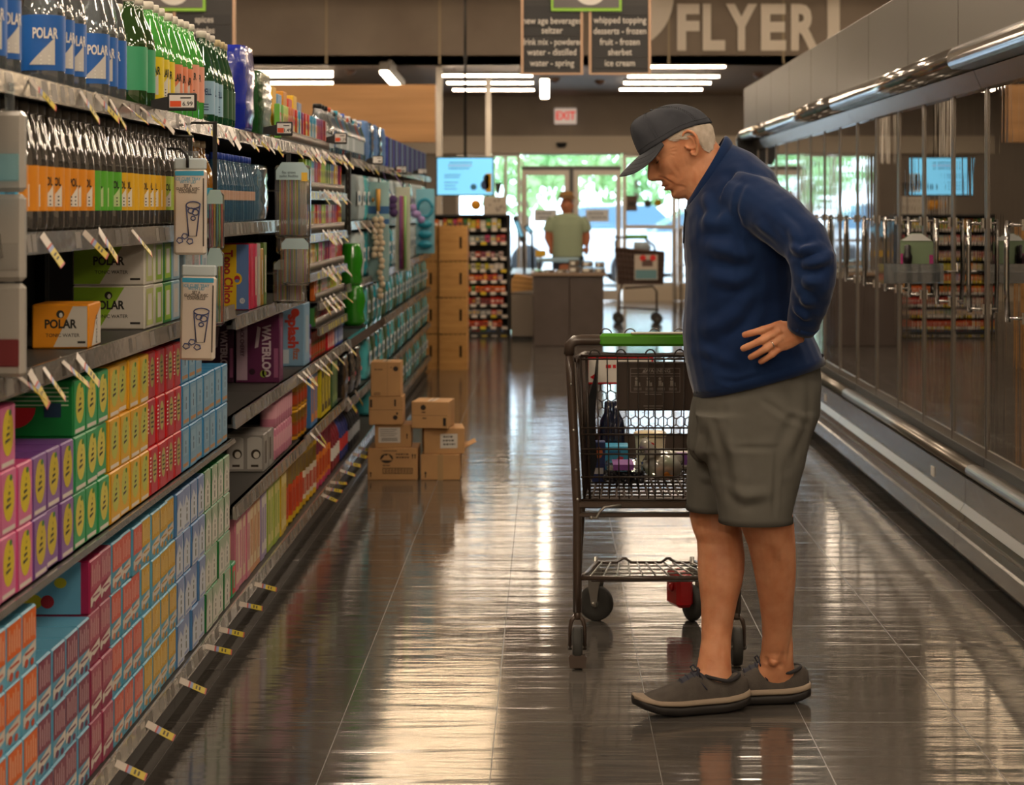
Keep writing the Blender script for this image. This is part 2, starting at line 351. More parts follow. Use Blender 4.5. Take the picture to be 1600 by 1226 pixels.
for Y, w_ in [(23.9, 'nearest'), (25.1, 'middle'), (26.5, 'farthest')]: tube_lamp(3.1, 4.2, Y, 2.95, soff_tube, 'white tube lamp above the freezer end, %s of three' % w_, soffit_g, top=3.05)
for Y in (24.0, 26.5):  # unseen lamps added to brighten the entrance zone
    for X in (-6.5, -9.5, 5.6): tube_lamp(X, X+1.1, Y, 2.95, soff_tube, 'unseen tube lamp added under the soffit to brighten the entrance', 'unseen tube lamps added under the soffit for brightness', top=3.05)
# two lamps that run lengthwise
def long_lamp(px, py0, py1, Y0, dirx, label):
    a = at(px, py0, Y0); root = thing('track_lamp', label, 'ceiling lamp', a)
    h = MB().cbox(-0.06, 0.06, 0, 0.95, 0.05, 0.16, 0.01); 
    h.box(-0.02, 0.02, 0.3, 0.6, 0.16, 0.25)
    h.build('housing', mat('grey_lamp_box', '6f6a64', 0.5), root, world=False)
    MB().cbox(-0.05, 0.05, -0.002, 0.93, 0.02, 0.06, 0.01).build('diffuser', soff_tube, root, world=False)
    root.rotation_euler = (math.radians(-9), 0, dirx)
long_lamp(600, 118, 135, 22.5, -0.12, 'white track lamp in a dark grey box running lengthwise above the wooden panel')
long_lamp(851, 131, 145, 23.6, 0.0, 'short white track lamp running lengthwise left of the EXIT sign')
# ceiling domes between the lamps
for i, (px, py, Y) in enumerate([(867, 137, 25.5), (937, 140, 26.0), (1185, 108, 24.5), (547, 107, 24)]):
    a = at(px, py, Y); a.z = 3.05; onmesh(MB().lathe([(0.07, 0.0), (0.065, -0.03), (0.03, -0.06), (0.001, -0.065)], 12, 0, a), 'ceiling_camera', mat('dome_bronze', '6a5040', 0.3), ['dark dome camera on the soffit beside the short lengthwise lamp', 'brown dome camera on the soffit between the short lengthwise lamp and right tube lamps', 'dome camera on the soffit at right under the FLYER letters', 'dome camera on the soffit above the wooden panel'][i], 'camera', a)
# rows of pendants over the sales floor (above the frame, far rows seen in reflections)
k = 0
for Y in (-5.5, -2.5, 0.5, 3.5, 6.5, 9.5, 12.5, 15.5, 18.2, 20.6):  # rows behind the camera are added fill light for the man
    for X in (-6.4, -1.75, 2.4, 6.4) if Y > 16 else (-6.4, -2.3, 0.9, 4.6):
        tube_lamp(X, X+1.25, Y, 3.9 if Y < 17 else 3.8, warm_tube if Y < 17 else far_tube, 'unseen tube pendant over the sales floor, rows behind the camera added for fill', 'tube pendants over the sales floor', w=0.16, top=CEIL_Z)

# ---------------------------------------------------------------- signs, posts, screen
exit_r = thing('exit_sign', 'white EXIT sign with red letters under the soffit above the entrance', 'exit sign', at(883, 193, 29.4))
a = at(866, 194, 29.4); b_ = at(901, 169, 29.4)
MB().cbox(a.x, b_.x, 29.35, 29.45, a.z, b_.z, 0.01).box((a.x+b_.x)/2-0.02, (a.x+b_.x)/2+0.02, 29.38, 29.6, b_.z-0.05, b_.z-0.02).build('housing', mat('exit_white', 'e8ded2', 0.4, emit='ffe8d8', estr=0.25), exit_r)
m = MB(); m.text('EXIT', ((a.x+b_.x)/2, 29.345, (a.z+b_.z)/2), X3, Z3, 0.17, 0, 0.02, sx=0.85); m.build('lettering', mat('exit_red', 'd02818', 0.4, emit='e02010', estr=0.6), exit_r)

tan = mat('tan_sign_frame', 'b08e72', 0.5); chalk = mat('blackboard_face', '2b2826', 0.55); chalk2 = mat('blackboard_slat', '1f1d1c', 0.5); chalk_t = mat('pale_lettering', 'b8b0a6', 0.6); lime = mat('lime_green_border', '86b53a', 0.5); grey_p = mat('grey_sign_panel', '5b5654', 0.5)
def aisle_sign(px0, Y, lines_l, lines_r, label, only_right=False):
    """two hanging boards below a green-framed number panel; px0 is the left edge of the left board"""
    s = Y/F; X0 = (px0-VX)*s; z = lambda py: EYE-(py-VY)*s
    root = thing('aisle_sign', label, 'aisle sign', (X0+102*s, Y, z(117)))
    for k, (u, lines) in enumerate(((0, lines_l), (106, lines_r))):
        x0 = X0+u*s; x1 = x0+97*s; zt = z(-52); zb = z(117)
        MB().box(x0, x0+4*s, Y-0.02, Y+0.02, zb, zt).box(x1-4*s, x1, Y-0.02, Y+0.02, zb, zt).box(x0+4*s, x1-4*s, Y-0.02, Y+0.02, zb, zb+3*s).box(x0+4*s, x1-4*s, Y-0.02, Y+0.02, zt-3*s, zt).build('board_frame', tan, root)
        MB().box(x0+4*s, x1-4*s, Y-0.008, Y+0.008, zb+3*s, zt-3*s).build('board', chalk, root)
        sl = MB()
        for py, tline in lines:
            sl.box(x0+6*s, x1-6*s, Y-0.014, Y-0.008, z(py+8), z(py-8))
            if tline: tx = MB().text(tline, ((x0+x1)/2, Y-0.0145, z(py)), X3, Z3, 14.5*s, 0, 0.012, sx=0.84 if len(tline) < 18 else 0.74); tx.build('lettering', chalk_t, root)
        sl.build('slat', chalk2, root)
    cx0 = X0+47*s; cx1 = X0+157*s
    MB().box(cx0, cx1, Y-0.035, Y+0.035, z(18), z(-95), 0).build('number_panel_border', lime, root)
    pn = MB().box(cx0+4*s, cx1-4*s, Y-0.04, Y-0.035, z(13), z(-90), 0).build('number_panel', grey_p, root)
    MB().oval(((cx0+cx1)/2+6*s, Y-0.042, z(-18)), X3, Z3, 0, 0, 27*s, 27*s, 0, 30).build('number_disc', mat('disc_white', 'c9c4bd', 0.5), root)
    c_ = MB()
    for xx in (cx0+12*s, cx1-12*s): c_.tube([(xx, Y, z(-95)), (xx, Y, CEIL_Z)], 0.004, 6)
    c_.build('hanger', mat('steel', '9a9a9a', 0.35, metal=0.9), root)
aisle_sign(814, 13.8, [(17, ''), (33, 'new age beverages'), (48, 'seltzer'), (66, 'drink mix - powdered'), (82, 'water - distilled'), (99, 'water - spring')],
           [(17, ''), (32, 'whipped topping'), (49, 'desserts - frozen'), (66, 'fruit - frozen'), (82, 'sherbet'), (99, 'ice cream')], 'black hanging aisle sign with two boards listing frozen food and waters')
aisle_sign(165, 14.0, [(31, ''), (47, ''), (64, ''), (80, '')], [(31, 'spices'), (48, 'staples'), (64, ''), (80, '')], 'black hanging aisle sign over the next aisle, listing spices, behind green bottles')

post_m = mat('pale_post', 'cfc7bb', 0.45)
for px, py1, lb in ((686.5, 530, 'tall white square post at the end of the left shelving, behind wooden crates'), (763, 243, 'thin white post hanging from soffit beside the blue screen')):
    a = at(px, py1, 23.45 if px < 700 else 24.4); z0 = 0 if px < 700 else a.z-0.1
    wq = 0.035 if px < 700 else 0.034
    onmesh(MB().cbox(a.x-wq, a.x+wq, a.y-wq, a.y+wq, z0, 3.05, 0.006), 'post', post_m, lb, 'post', (a.x, a.y, z0))
# wooden slat wall block high at left
a = at(380, 222, 19.6); b_ = at(680, 132, 19.6)
wood = mat('light_oak_panel', 'b98a58', 0.5, var=('a27748', 1.5, (0.6, 1, 9.0), 0.3, 0.7))
o = MB().box(-5.2, b_.x, 19.6, 19.75, a.z, b_.z).box(-5.1, -5.0, 19.62, 19.72, 0, a.z).box(-2.0, -1.9, 19.62, 19.72, 0, a.z)
onmesh(o, 'wood_bulkhead_panel', wood, 'large light oak panel hanging above the far end of left shelving', 'wood panel', (-3.0, 19.6, a.z))
hang = MB(); 
# menu screen
scr = thing('display_screen', 'glowing pale blue advertising screen hanging behind the wooden crates', 'screen', at(727, 304, 22.0))
a = at(683.5, 304, 22.0); b_ = at(770, 247, 22.0)
MB().cbox(a.x-0.015, b_.x+0.015, 21.98, 22.04, a.z-0.015, b_.z+0.015, 0.006).tube([((a.x+b_.x)/2, 22.03, b_.z), ((a.x+b_.x)/2, 22.03, CEIL_Z)], 0.015, 8).build('bezel', _M['black_plastic'], scr)
MB().box(a.x, b_.x, 21.972, 21.98, a.z, b_.z).build('screen_face', mat('screen_blue', '4fbce6', 0.3, emit='84cdf2', estr=0.85), scr)
m = MB(); s = 22/F
for i, (txt, px, py, k) in enumerate([('A STORE-WIDE SAVINGS', 722, 254, 1), ('MEMBERS SAVE EVERY DAY', 724, 258.5, 2), ('ON THE THINGS YOU LOVE', 720, 263, 1), ]):
    squiggle(m, at(px, py, 21.965), X3, Z3, -24*s, 24*s, -2*s, 2*s, 1, k-1, i)
for py, w_ in ((273, 26), (277, 24), (285, 22), (290, 18), (295, 20)): c = at(702, py, 21.965); m.rect(c, X3, Z3, -8*s, (w_-8)*s, -0.6*s, 0.6*s, 2)
m.oval(at(740, 292, 21.965), X3, Z3, 0, 0, 5*s, 5*s, 2); m.build('screen_lettering', [mat('scr_navy', '274a78', 0.5), mat('scr_pink', 'c05a78', 0.5), mat('scr_mid', '4a8fc0', 0.5)], scr)
m = MB(); c = at(761, 283, 21.966); m.rect(c, X3, Z3, -2*s, 7*s, -17*s, 12*s, 0); m.oval(c, X3, Z3, -3*s, -6*s, 7*s, 8*s, 1); m.oval(c, X3, Z3, -1*s, 4*s, 5*s, 7*s, 2)
m.build('screen_picture', [plain('d9a514'), plain('274070'), plain('35404a')], scr)
# ---------------------------------------------------------------- outside the front
struct('ground_parking_lot', MB().box(-40, 45, 29.85, 110, -0.1, -0.02), mat('pale_concrete', 'a3a3a0', 0.8))
leaf = mat('sunlit_leaf', 'a3c888', 0.6, var=('7aa868', 2.5, (1, 1, 1), 0.35, 0.65)); bark = plain('6b5a48', 0.8)
rnd = random.Random(3)
def tree(x, y, h, r, label):
    root = thing('tree', label, 'tree', (x, y, -0.02), 0, 'trees beyond the entrance')
    MB().tube([(0, 0, 0), (0.05, 0, h*0.4), (-0.05, 0.1, h*0.7)], [0.16, 0.12, 0.05], 8).build('trunk', bark, root, world=False)
    m = MB()
    for i in range(420):
        d = Vector((rnd.gauss(0, 1), rnd.gauss(0, 1), rnd.gauss(0, 1))).normalized()*r*rnd.random()**0.4
        c = Vector((0, 0, h*0.68))+Vector((d.x, d.y, d.z*0.8)); q = rnd.uniform(0.12, 0.26)
        R = Euler((rnd.uniform(0, 6), rnd.uniform(0, 6), rnd.uniform(0, 6))).to_matrix()
        m.add([c+R @ Vector(p)*q for p in ((-1, 0, 0), (0, -0.5, 0.15), (1, 0, 0), (0, 0.5, 0.15))], [(0, 1, 2, 3)])
    m.build('foliage', leaf, root, world=False)
for i, (x, y, h, r) in enumerate([(-0.6, 50, 3.6, 1.5), (2.3, 52, 3.7, 1.5), (-3.4, 51, 3.8, 1.6), (5.4, 50, 3.6, 1.4), (0.8, 58, 4.4, 1.8)]):
    tree(x, y, h, r, ['leafy green tree seen through the left door pane', 'leafy green tree seen through the right door pane', 'leafy green tree seen beside the blue screen', 'leafy green tree behind the right window', 'pale green tree farthest behind the entrance doors'][i])
def car(x, y, rz, col, label):
    root = thing('parked_car', label, 'car', (x, y, -0.02), rz, 'cars parked outside the entrance')
    body = [(-2.2, 0.35), (-2.25, 0.7), (-1.5, 0.92), (-0.9, 0.97), (1.9, 0.97), (2.2, 0.85), (2.25, 0.4), (1.9, 0.25), (-1.9, 0.25)]
    m = MB().prism(body, 'y', -0.88, 0.88)
    m.build('body', mat('car_'+col, col, 0.25, coat=0.6), root, world=False)
    MB().prism([(-1.0, 0.95), (-0.25, 1.42), (1.2, 1.45), (1.75, 0.95)], 'y', -0.76, 0.76).build('cabin', mat('car_glass', '5f7d92', 0.08), root, world=False)
    MB().prism([(-0.2, 1.42), (1.15, 1.45), (1.1, 1.50), (-0.1, 1.47)], 'y', -0.74, 0.74).build('roof', _M['car_'+col], root, world=False)
    for sx in (-1.4, 1.4):
        for sy in (-0.85, 0.85):
            MB().lathe([(0.001, -0.1), (0.3, -0.1), (0.33, -0.06), (0.33, 0.06), (0.3, 0.1), (0.001, 0.1)], 18, 0, (sx, sy, 0.33), 'y').build('wheel', mat('tyre', '202022', 0.8), root, world=False)
car(0.9, 41, 0.1, 'e9edf2', 'white car seen through the right entrance door')
car(6.6, 43, 0.1, '8fa6bd', 'pale blue car seen through the window right of the entrance')
car(-4.2, 42, 0.0, 'c9ccd0', 'silver car seen through the left entrance door')
car(2.8, 36, 0.05, 'dfe6ee', 'white car closest outside the window behind the far cart')
# ---------------------------------------------------------------- freezer run along the right side
chrome = mat('brushed_steel', 'a8a5a0', 0.22, metal=0.9, bump=(40, 0.05, 0.001, (1, 0.02, 1)))
steel_d = mat('dark_steel_frame', '8c857c', 0.28, metal=0.8); black_m = mat('black_gap', '0c0c0c', 0.5)
fascia_m = mat('bronze_grey_fascia', '5b554d', 0.42, metal=0.35, bump=(2.0, 0.03, 0.01))
fz_glass = clear('freezer_glass', 'b4b8ba', 0.32, 0.012)
_nt = fz_glass.node_tree; _tc = _nt.nodes.new('ShaderNodeTexCoord'); _mp = _nt.nodes.new('ShaderNodeMapping'); _mp.inputs['Scale'].default_value = (1, 9, .7); _no = _nt.nodes.new('ShaderNodeTexNoise'); _no.inputs['Scale'].default_value = 1.6; _no.inputs['Detail'].default_value = 2; _bp = _nt.nodes.new('ShaderNodeBump'); _bp.inputs['Strength'].default_value = .10; _bp.inputs['Distance'].default_value = .0035
_nt.links.new(_tc.outputs['Object'], _mp.inputs[0]); _nt.links.new(_mp.outputs[0], _no.inputs['Vector']); _nt.links.new(_no.outputs[0], _bp.inputs['Height'])
for _n in _nt.nodes:
    if _n.type in ('BSDF_GLOSSY',): _nt.links.new(_bp.outputs[0], _n.inputs['Normal'])
ins = mat('freezer_liner', '4a4b4c', 0.5); wire = mat('freezer_wire', '6f7274', 0.4, metal=0.5)
PX = 1.72
def extrude(mb, prof, y0, y1, m=0, smooth=False): return mb.prism(prof, 'y', y0, y1, m, smooth)
def freezer(y0, y1, n, label, frozen):
    root = thing('freezer_case', label, 'freezer', (PX+0.4, y0, 0), 0, 'glass-door freezer cases')
    g = 0.004; a, b = y0+g, y1-g
    # toe kick and base
    extrude(MB(), [(1.66, 0.0), (2.55, 0.0), (2.55, 0.1), (1.66, 0.1)], a, b).build('plinth', black_m, root)
    extrude(MB(), [(1.585, 0.075), (1.60, 0.055), (1.66, 0.06), (1.66, 0.2), (1.63, 0.205), (1.62, 0.175), (1.606, 0.172), (1.60, 0.14), (1.588, 0.135)], a, b).build('bumper', chrome, root)
    extrude(MB(), [(1.605, 0.215), (1.63, 0.21), (1.66, 0.21), (1.66, 0.235), (1.625, 0.245)], a, b).build('grille_strip', mat('pale_steel', 'b9b6b2', 0.3, metal=0.8, bump=(60, 0.2, 0.002)), root)
    extrude(MB(), [(1.628, 0.245), (1.64, 0.245), (1.64, 0.345), (1.628, 0.345)], a, b).build('base_panel', mat('base_panel_grey', '8c8882', 0.2, metal=0.75), root)
    r = [(1.655+0.03*math.cos(t), 0.372+0.026*math.sin(t)) for t in [PI*1.45-i*PI*1.0/9 for i in range(10)]]
    extrude(MB(), r+[(1.70, 0.385), (1.70, 0.35)], a, b, 0, True).build('round_rail', steel_d, root)
    extrude(MB(), [(1.665, 0.345), (1.66, 0.30), (2.55, 0.1), (2.55, 0.42), (1.70, 0.42), (1.70, 0.345)], a, b).build('tub', ins, root)
    MB().box(1.624, 1.629, (a*0.8+b*0.2)-0.03, (a*0.8+b*0.2)+0.03, 0.265, 0.305).build('outlet_plate', plain('d9d6cf'), root)
    # header: canopy roll and tall fascia
    cv = [(1.60+0.045*math.cos(t), 1.975+0.05*math.sin(t)) for t in [PI*0.5+i*PI/10 for i in range(9)]]
    extrude(MB(), [(1.76, 2.02)]+cv+[(1.76, 1.93)], a, b, 0, True).build('canopy_roll', mat('canopy_chrome', 'b4b0ab', 0.14, metal=0.95), root)
    extrude(MB(), [(1.66, 1.93), (1.76, 1.93), (1.76, 1.86), (1.69, 1.86)], a, b).build('door_header', mat('header_chrome', '96908a', 0.18, metal=0.9), root)
    fm = MB(); k = max(1, round((y1-y0)/1.08)); st = (y1-y0)/k
    for i in range(k): fm.cbox(1.60, 1.66, y0+i*st+0.003, y0+(i+1)*st-0.003, 2.02, 2.36, 0.003)
    fm.build('fascia', fascia_m, root)
    MB().box(1.66, 2.6, a, b, 2.0, 2.3).build('top_housing', ins, root)
    # cavity
    MB().box(2.5, 2.6, a, b, 0.42, 2.0).box(1.76, 2.5, a, b, 1.92, 2.0).build('liner', ins, root)
    for zz in (0.62, 0.87, 1.12, 1.37, 1.62):
        m = MB().box(1.86, 2.5, a+0.02, b-0.02, zz, zz+0.012).box(1.855, 1.862, a+0.02, b-0.02, zz-0.02, zz+0.03)
        m.build('wire_shelf', wire, root)
    # mullions and doors
    dw = (y1-y0)/n
    mu = MB()
    for i in range(n+1):
        yy = y0+i*dw; h = 0.020 if i in (0, n) else 0.010
        mu.box(PX+0.012, PX+0.03, max(a, yy-h), min(b, yy+h), 0.385, 1.93)
    mu.build('mullion', steel_d, root)
    for i in range(n):
        c, d = y0+i*dw+0.008, y0+(i+1)*dw-0.008
        dr = MB(); x0, x1 = PX-0.012, PX+0.004; t = 0.013
        dr.box(x0, x1, c, c+t, 0.40, 1.92).box(x0, x1, d-t, d, 0.40, 1.92).box(x0, x1, c+t, d-t, 0.40, 0.455).box(x0, x1, c+t, d-t, 1.865, 1.92)
        dd = dr.build('door', steel_d, root)
        MB().box(PX-0.006, PX-0.003, c+t, d-t, 0.455, 1.865).build('glass_pane', fz_glass, dd)
        hy = c+0.075; hd = MB()
        for zz in (1.0, 1.335): hd.tube([(x0, c+0.015, zz), (x0-0.035, c+0.03, zz), (x0-0.045, hy, zz)], 0.007, 6)
        hd.tube([(x0-0.045, hy, 0.985), (x0-0.05, hy, 1.1), (x0-0.05, hy, 1.24), (x0-0.045, hy, 1.35)], 0.010, 8)
        hd.box(x0-0.012, x0, c, c+0.03, 1.315, 1.355).box(x0-0.012, x0, c, c+0.03, 0.98, 1.02)
        hd.build('handle', mat('handle_chrome', 'c9c6c2', 0.12, metal=1.0), dd)
    return root
freezer(4.51, 7.75, 5, 'glass-door freezer case nearest the camera, cut by the right picture edge', 0)
freezer(7.75, 10.99, 5, 'glass-door freezer case behind the man, second from the camera', 0)
freezer(10.99, 14.24, 5, 'glass-door freezer case behind the navy shoulder, third from the camera', 0)
freezer(14.24, 16.19, 3, 'three-door freezer case at the far end of the freezer run', 0)
e = MB().prism([(1.56, 1.80), (1.6, 1.74), (2.6, 1.74), (2.6, 2.0), (1.56, 2.0), (1.54, 1.95)], 'y', 16.195, 16.26).prism([(1.66, 0), (2.6, 0), (2.6, 1.74), (1.66, 1.74)], 'y', 16.195, 16.24)
onmesh(e, 'freezer_end_panel', plain('161514', 0.35), 'black end cap closing the far end of the freezer run', 'end panel', (2.0, 16.2, 0))
# hanging display tray clipped to a freezer door
yh = 8.2; px = 1.5
tr = thing('clip_display_tray', 'clear plastic tray with green card clipped to a freezer door behind the man', 'display tray', (px, yh, 1.05))
c = at(1430, 428, 9.0)
def tr_build():
    s = 8.2/F; z = lambda py: EYE-(py-VY)*s; X = lambda p: (p-VX)*s
    x0, x1 = X(1377), X(1470)
    cl = clear('tray_clear', 'd8dde0', 0.1, 0.05, 0.08)
    MB().box(x0, x1, 8.14, 8.143, z(441), z(412)).box(x0, x1, 8.26, 8.263, z(441), z(412)).box(x0, x0+0.003, 8.143, 8.26, z(441), z(412)).box(x1-0.003, x1, 8.143, 8.26, z(441), z(412)).box(x0, x1, 8.14, 8.263, z(442), z(441)).build('tray', cl, tr)
    MB().box(X(1400), X(1466), 8.16, 8.24, z(440), z(425)).build('carton', plain('1c1c1c', 0.4), tr)
    m = MB().prism([(X(1407), z(412)), (X(1458), z(412)), (X(1458), z(378)), (X(1440), z(364)), (X(1425), z(364)), (X(1407), z(376))], 'y', 8.2, 8.206, 0)
    m.rect((0, 8.199, 0), X3, Z3, X(1407), X(1411), z(412), z(396), 1); m.rect((0, 8.199, 0), X3, Z3, X(1452), X(1458), z(412), z(398), 1)
    m.prism([(X(1409), z(376)), (X(1456), z(376)), (X(1440), z(365)), (X(1425), z(365))], 'y', 8.197, 8.1995, 2)
    m.build('header_card', [plain('6f8062', 0.5), plain('9a2a6a', 0.5), plain('c9cac6', 0.5)], tr)
    m = MB().lathe([(0.001, 0), (0.016, 0), (0.02, 0.03), (0.012, 0.05), (0.014, 0.075), (0.001, 0.08)], 12, 0, (X(1417), 8.185, z(412))); m.build('toy', plain('201a1c', 0.3), tr)
    MB().tube([(x1, 8.2, z(424)), (1.69, 8.2, z(424)), (1.69, 8.2, z(410))], 0.005, 6).build('bracket', _M['handle_chrome'], tr)
tr_build()
# ---------------------------------------------------------------- people
import numpy as np
def bake(mb, voxel, smooth=2, sf=0.5):
    """voxel-union of all shells in a builder, smoothed; returns (verts Nx3, faces)"""
    me = mb.mesh('tmp', [_M['black_plastic']]); ob = bpy.data.objects.new('tmp', me); COL.objects.link(ob)
    bm = bmesh.new(); bm.from_mesh(me); bmesh.ops.recalc_face_normals(bm, faces=bm.faces); bm.to_mesh(me); bm.free()
    r = ob.modifiers.new('r', 'REMESH'); r.mode = 'VOXEL'; r.voxel_size = voxel
    if smooth: s_ = ob.modifiers.new('s', 'SMOOTH'); s_.iterations = smooth; s_.factor = sf
    dg = bpy.context.evaluated_depsgraph_get(); e = ob.evaluated_get(dg); m2 = e.to_mesh()
    n = len(m2.vertices); co = np.empty(n*3, np.float32); m2.vertices.foreach_get('co', co); no = np.empty(n*3, np.float32); m2.vertices.foreach_get('normal', no)
    fs = [tuple(p.vertices) for p in m2.polygons]; e.to_mesh_clear(); bpy.data.objects.remove(ob); bpy.data.meshes.remove(me)
    return co.reshape(-1, 3).astype(float), no.reshape(-1, 3).astype(float), fs
def folds(co, no, fl, rough=1.0):
    """raise soft cloth folds: each (polyline points, amplitude, width) lifts a ridge and sinks a furrow on both sides"""
    d = np.zeros(len(co))
    for pts, A, wd in fl:
        P = [np.array(p) for p in pts]; L = sum(np.linalg.norm(P[i+1]-P[i]) for i in range(len(P)-1)); acc = 0; best = np.full(len(co), 1e9); tt = np.zeros(len(co))
        for i in range(len(P)-1):
            a, b = P[i], P[i+1]; ab = b-a; l = np.linalg.norm(ab); t = np.clip(((co-a) @ ab)/(l*l), 0, 1); q = np.linalg.norm(co-(a+t[:, None]*ab), axis=1)
            mk = q < best; best[mk] = q[mk]; tt[mk] = (acc+t[mk]*l)/L; acc += l
        u = best/wd; tp = np.sin(np.pi*np.clip(tt, 0.02, 0.98))**0.6
        d += 1.35*A*tp*(np.exp(-u*u)-0.45*np.exp(-((u-1.7)/0.8)**2))
    from mathutils import noise
    if rough == 0: return co+no*d[:, None]
    for i in range(len(co)):
        p = co[i]; d[i] += rough*.0035*noise.noise(Vector((p[0]*9, p[1]*7, p[2]*14)))+rough*.0015*noise.noise(Vector((p[0]*26, p[1]*20, p[2]*34)))
    return co+no*d[:, None]
def obj_from(name, co, fs, m, root, smooth=True):
    l = root.location; me = bpy.data.meshes.new(name); me.from_pydata([(a-l.x, b-l.y, c-l.z) for a, b, c in co], [], fs); me.materials.append(m)
    me.polygons.foreach_set('use_smooth', [smooth]*len(fs)); me.update(); o = bpy.data.objects.new(name, me); COL.objects.link(o); o.parent = root; return o
def M(px, py, Y): return at(px, py, Y)
def ring(fp, bp, Y, w, n=28, e=2.3, sh=0.0):
    """closed ring in the plane through a front and a back point (pixels) with half width w across the depth"""
    a, b = M(*fp, Y), M(*bp, Y); c = (a+b)/2; h = (a-b)/2; out = []
    for j in range(n):
        t = 2*PI*j/n; ct, st = math.cos(t), math.sin(t)
        x = abs(ct)**(2/e)*(1 if ct > 0 else -1); y = abs(st)**(2/e)*(1 if st > 0 else -1)
        out.append(c+h*x+Vector((0, w*y, 0)))
    return out
skin = mat('sun_tanned_skin', 'c88e6a', 0.46, sss=0.25, spec=0.4, var=('b47450', 22, (1, 1, 1), 0.35, 0.75), bump=(160, 0.18, 0.0015))
navy = mat('navy_fleece', '182c50', 0.92, spec=0.15, sheen=0.25, bump=(420, 0.35, 0.001), var=('14264a', 9, (1, 1, 1), 0.3, 0.7))
khaki = mat('grey_brown_twill', '605e58', 0.85, spec=0.2, bump=(500, 0.25, 0.0008), var=('56544e', 7, (1, 1, 1), 0.3, 0.7))
cap_m = mat('washed_charcoal_cotton', '43454b', 0.9, spec=0.15, bump=(450, 0.3, 0.0008), var=('3a3c42', 18, (1, 1, 1), 0.35, 0.7))
cap_s = mat('cap_stitching', '34363b', 0.9)

# ---- head in its own frame: x forward, y towards his left (camera), z up, metres
def tab(T, z):
    for i in range(len(T)-1):
        if T[i][0] <= z <= T[i+1][0]:
            u = (z-T[i][0])/(T[i+1][0]-T[i][0]); u = u*u*(3-2*u)*0.35+u*0.65; return T[i][1]*(1-u)+T[i+1][1]*u
    return T[0][1] if z < T[0][0] else T[-1][1]
FT = [(-.128,.070),(-.120,.092),(-.110,.106),(-.097,.112),(-.085,.1105),(-.07,.1135),(-.05,.115),(-.03,.115),(-.01,.113),(.018,.108),(.035,.117),(.05,.117),(.075,.104),(.10,.066),(.116,.02)]
BT = [(-.128,.045),(-.11,.01),(-.09,-.025),(-.07,-.045),(-.05,-.058),(-.02,-.073),(0,-.080),(.02,-.083),(.05,-.080),(.08,-.064),(.10,-.038),(.116,-.005)]
WT = [(-.128,.016),(-.118,.029),(-.105,.038),(-.09,.048),(-.07,.0565),(-.05,.0615),(-.02,.068),(0,.0715),(.02,.0745),(.05,.0745),(.08,.063),(.10,.042),(.116,.014)]
XW = [(-.128,.045),(-.09,.015),(-.05,.0),(0,-.005),(.05,-.005),(.116,.01)]
def G(a, s): return math.exp(-(a/s)**2)
def head_surface(z, t, off=0.0):
    """point on the head at height z, angle t from straight ahead"""
    f, b, w, xw = tab(FT, z), tab(BT, z), tab(WT, z), tab(XW, z); ct, st = math.cos(t), math.sin(t)
    e = 2.25 if ct > 0 else 2.0
    x = abs(ct)**(2/e); y = abs(st)**(2/e)*(1 if st >= 0 else -1)
    X = xw+(f-xw)*x if ct > 0 else xw+(b-xw)*x; Y = w*y
    if ct > -0.1:
        ay = abs(Y); d = 0
        nose = tab([(-.044,0),(-.038,.010),(-.030,.024),(-.022,.031),(-.015,.031),(-.006,.0265),(.004,.020),(.014,.0145),(.024,.009),(.034,.003),(.045,0)], z)
        sg = tab([(-.044,.013),(-.02,.0125),(0,.0095),(.02,.008),(.045,.012)], z)
        d += nose*G(ay, sg)+0.010*G(ay-0.0155, .0065)*G(z+.026, .009)
        d += (0.0085*G(z+.057, .0052)+0.009*G(z+.0705, .0055)-0.0035*G(z+.0635, .0024))*G(ay, .020)
        d -= 0.0025*G(z+.083, .006)*G(ay, .02)
        d += 0.004*G(z+.100, .012)*G(ay, .02)
        d -= 0.0125*G(ay-.031, .0125)*G(z-.017, .0125)
        d += 0.005*G(ay-.030, .018)*G(z-.034, .007)
        d += 0.0045*G(ay-.048, .014)*G(z+.008, .014)
        d -= 0.004*G(ay-.046, .014)*G(z+.045, .02)
        # fold from nostril to mouth corner, and the jowl line
        u = (-.028-z)/.036; 
        if 0 < u < 1.25: d -= 0.0028*G(ay-(.020+.011*u), .0035)*math.sin(PI*min(1, u/1.25))
        if -.095 < z < -.066: d -= 0.002*G(ay-(.030+(-.066-z)*0.2), .004)
        for q in (0, 1, 2): d -= 0.0010*G((z-.014)-(q-1)*.3*(ay-.045)-(q-1)*.004, .0016)*G(ay-.055, .009)
        for q in (.045, .053, .061): d -= .0012*G(z-q, .002)*G(ay, .04)
        X += d
    p = Vector((X, Y, z))
    if off: p += Vector((X-xw, Y, 0)).normalized()*off
    return p
hp = math.radians(34); hy = math.radians(-4)
HF = Vector((-math.cos(hp), 0, -math.sin(hp))); HU = Vector((-math.sin(hp), 0, math.cos(hp))); HL = Vector((0, -1, 0))
Rz = Matrix.Rotation(-hy, 3, 'Z'); HF = Rz @ HF; HU = Rz @ HU; HL = Rz @ HL
HO = M(1073, 226, 5.56); HS = 1.0
def H(p): return HO+(HF*p[0]+HL*p[1]+HU*p[2])*HS

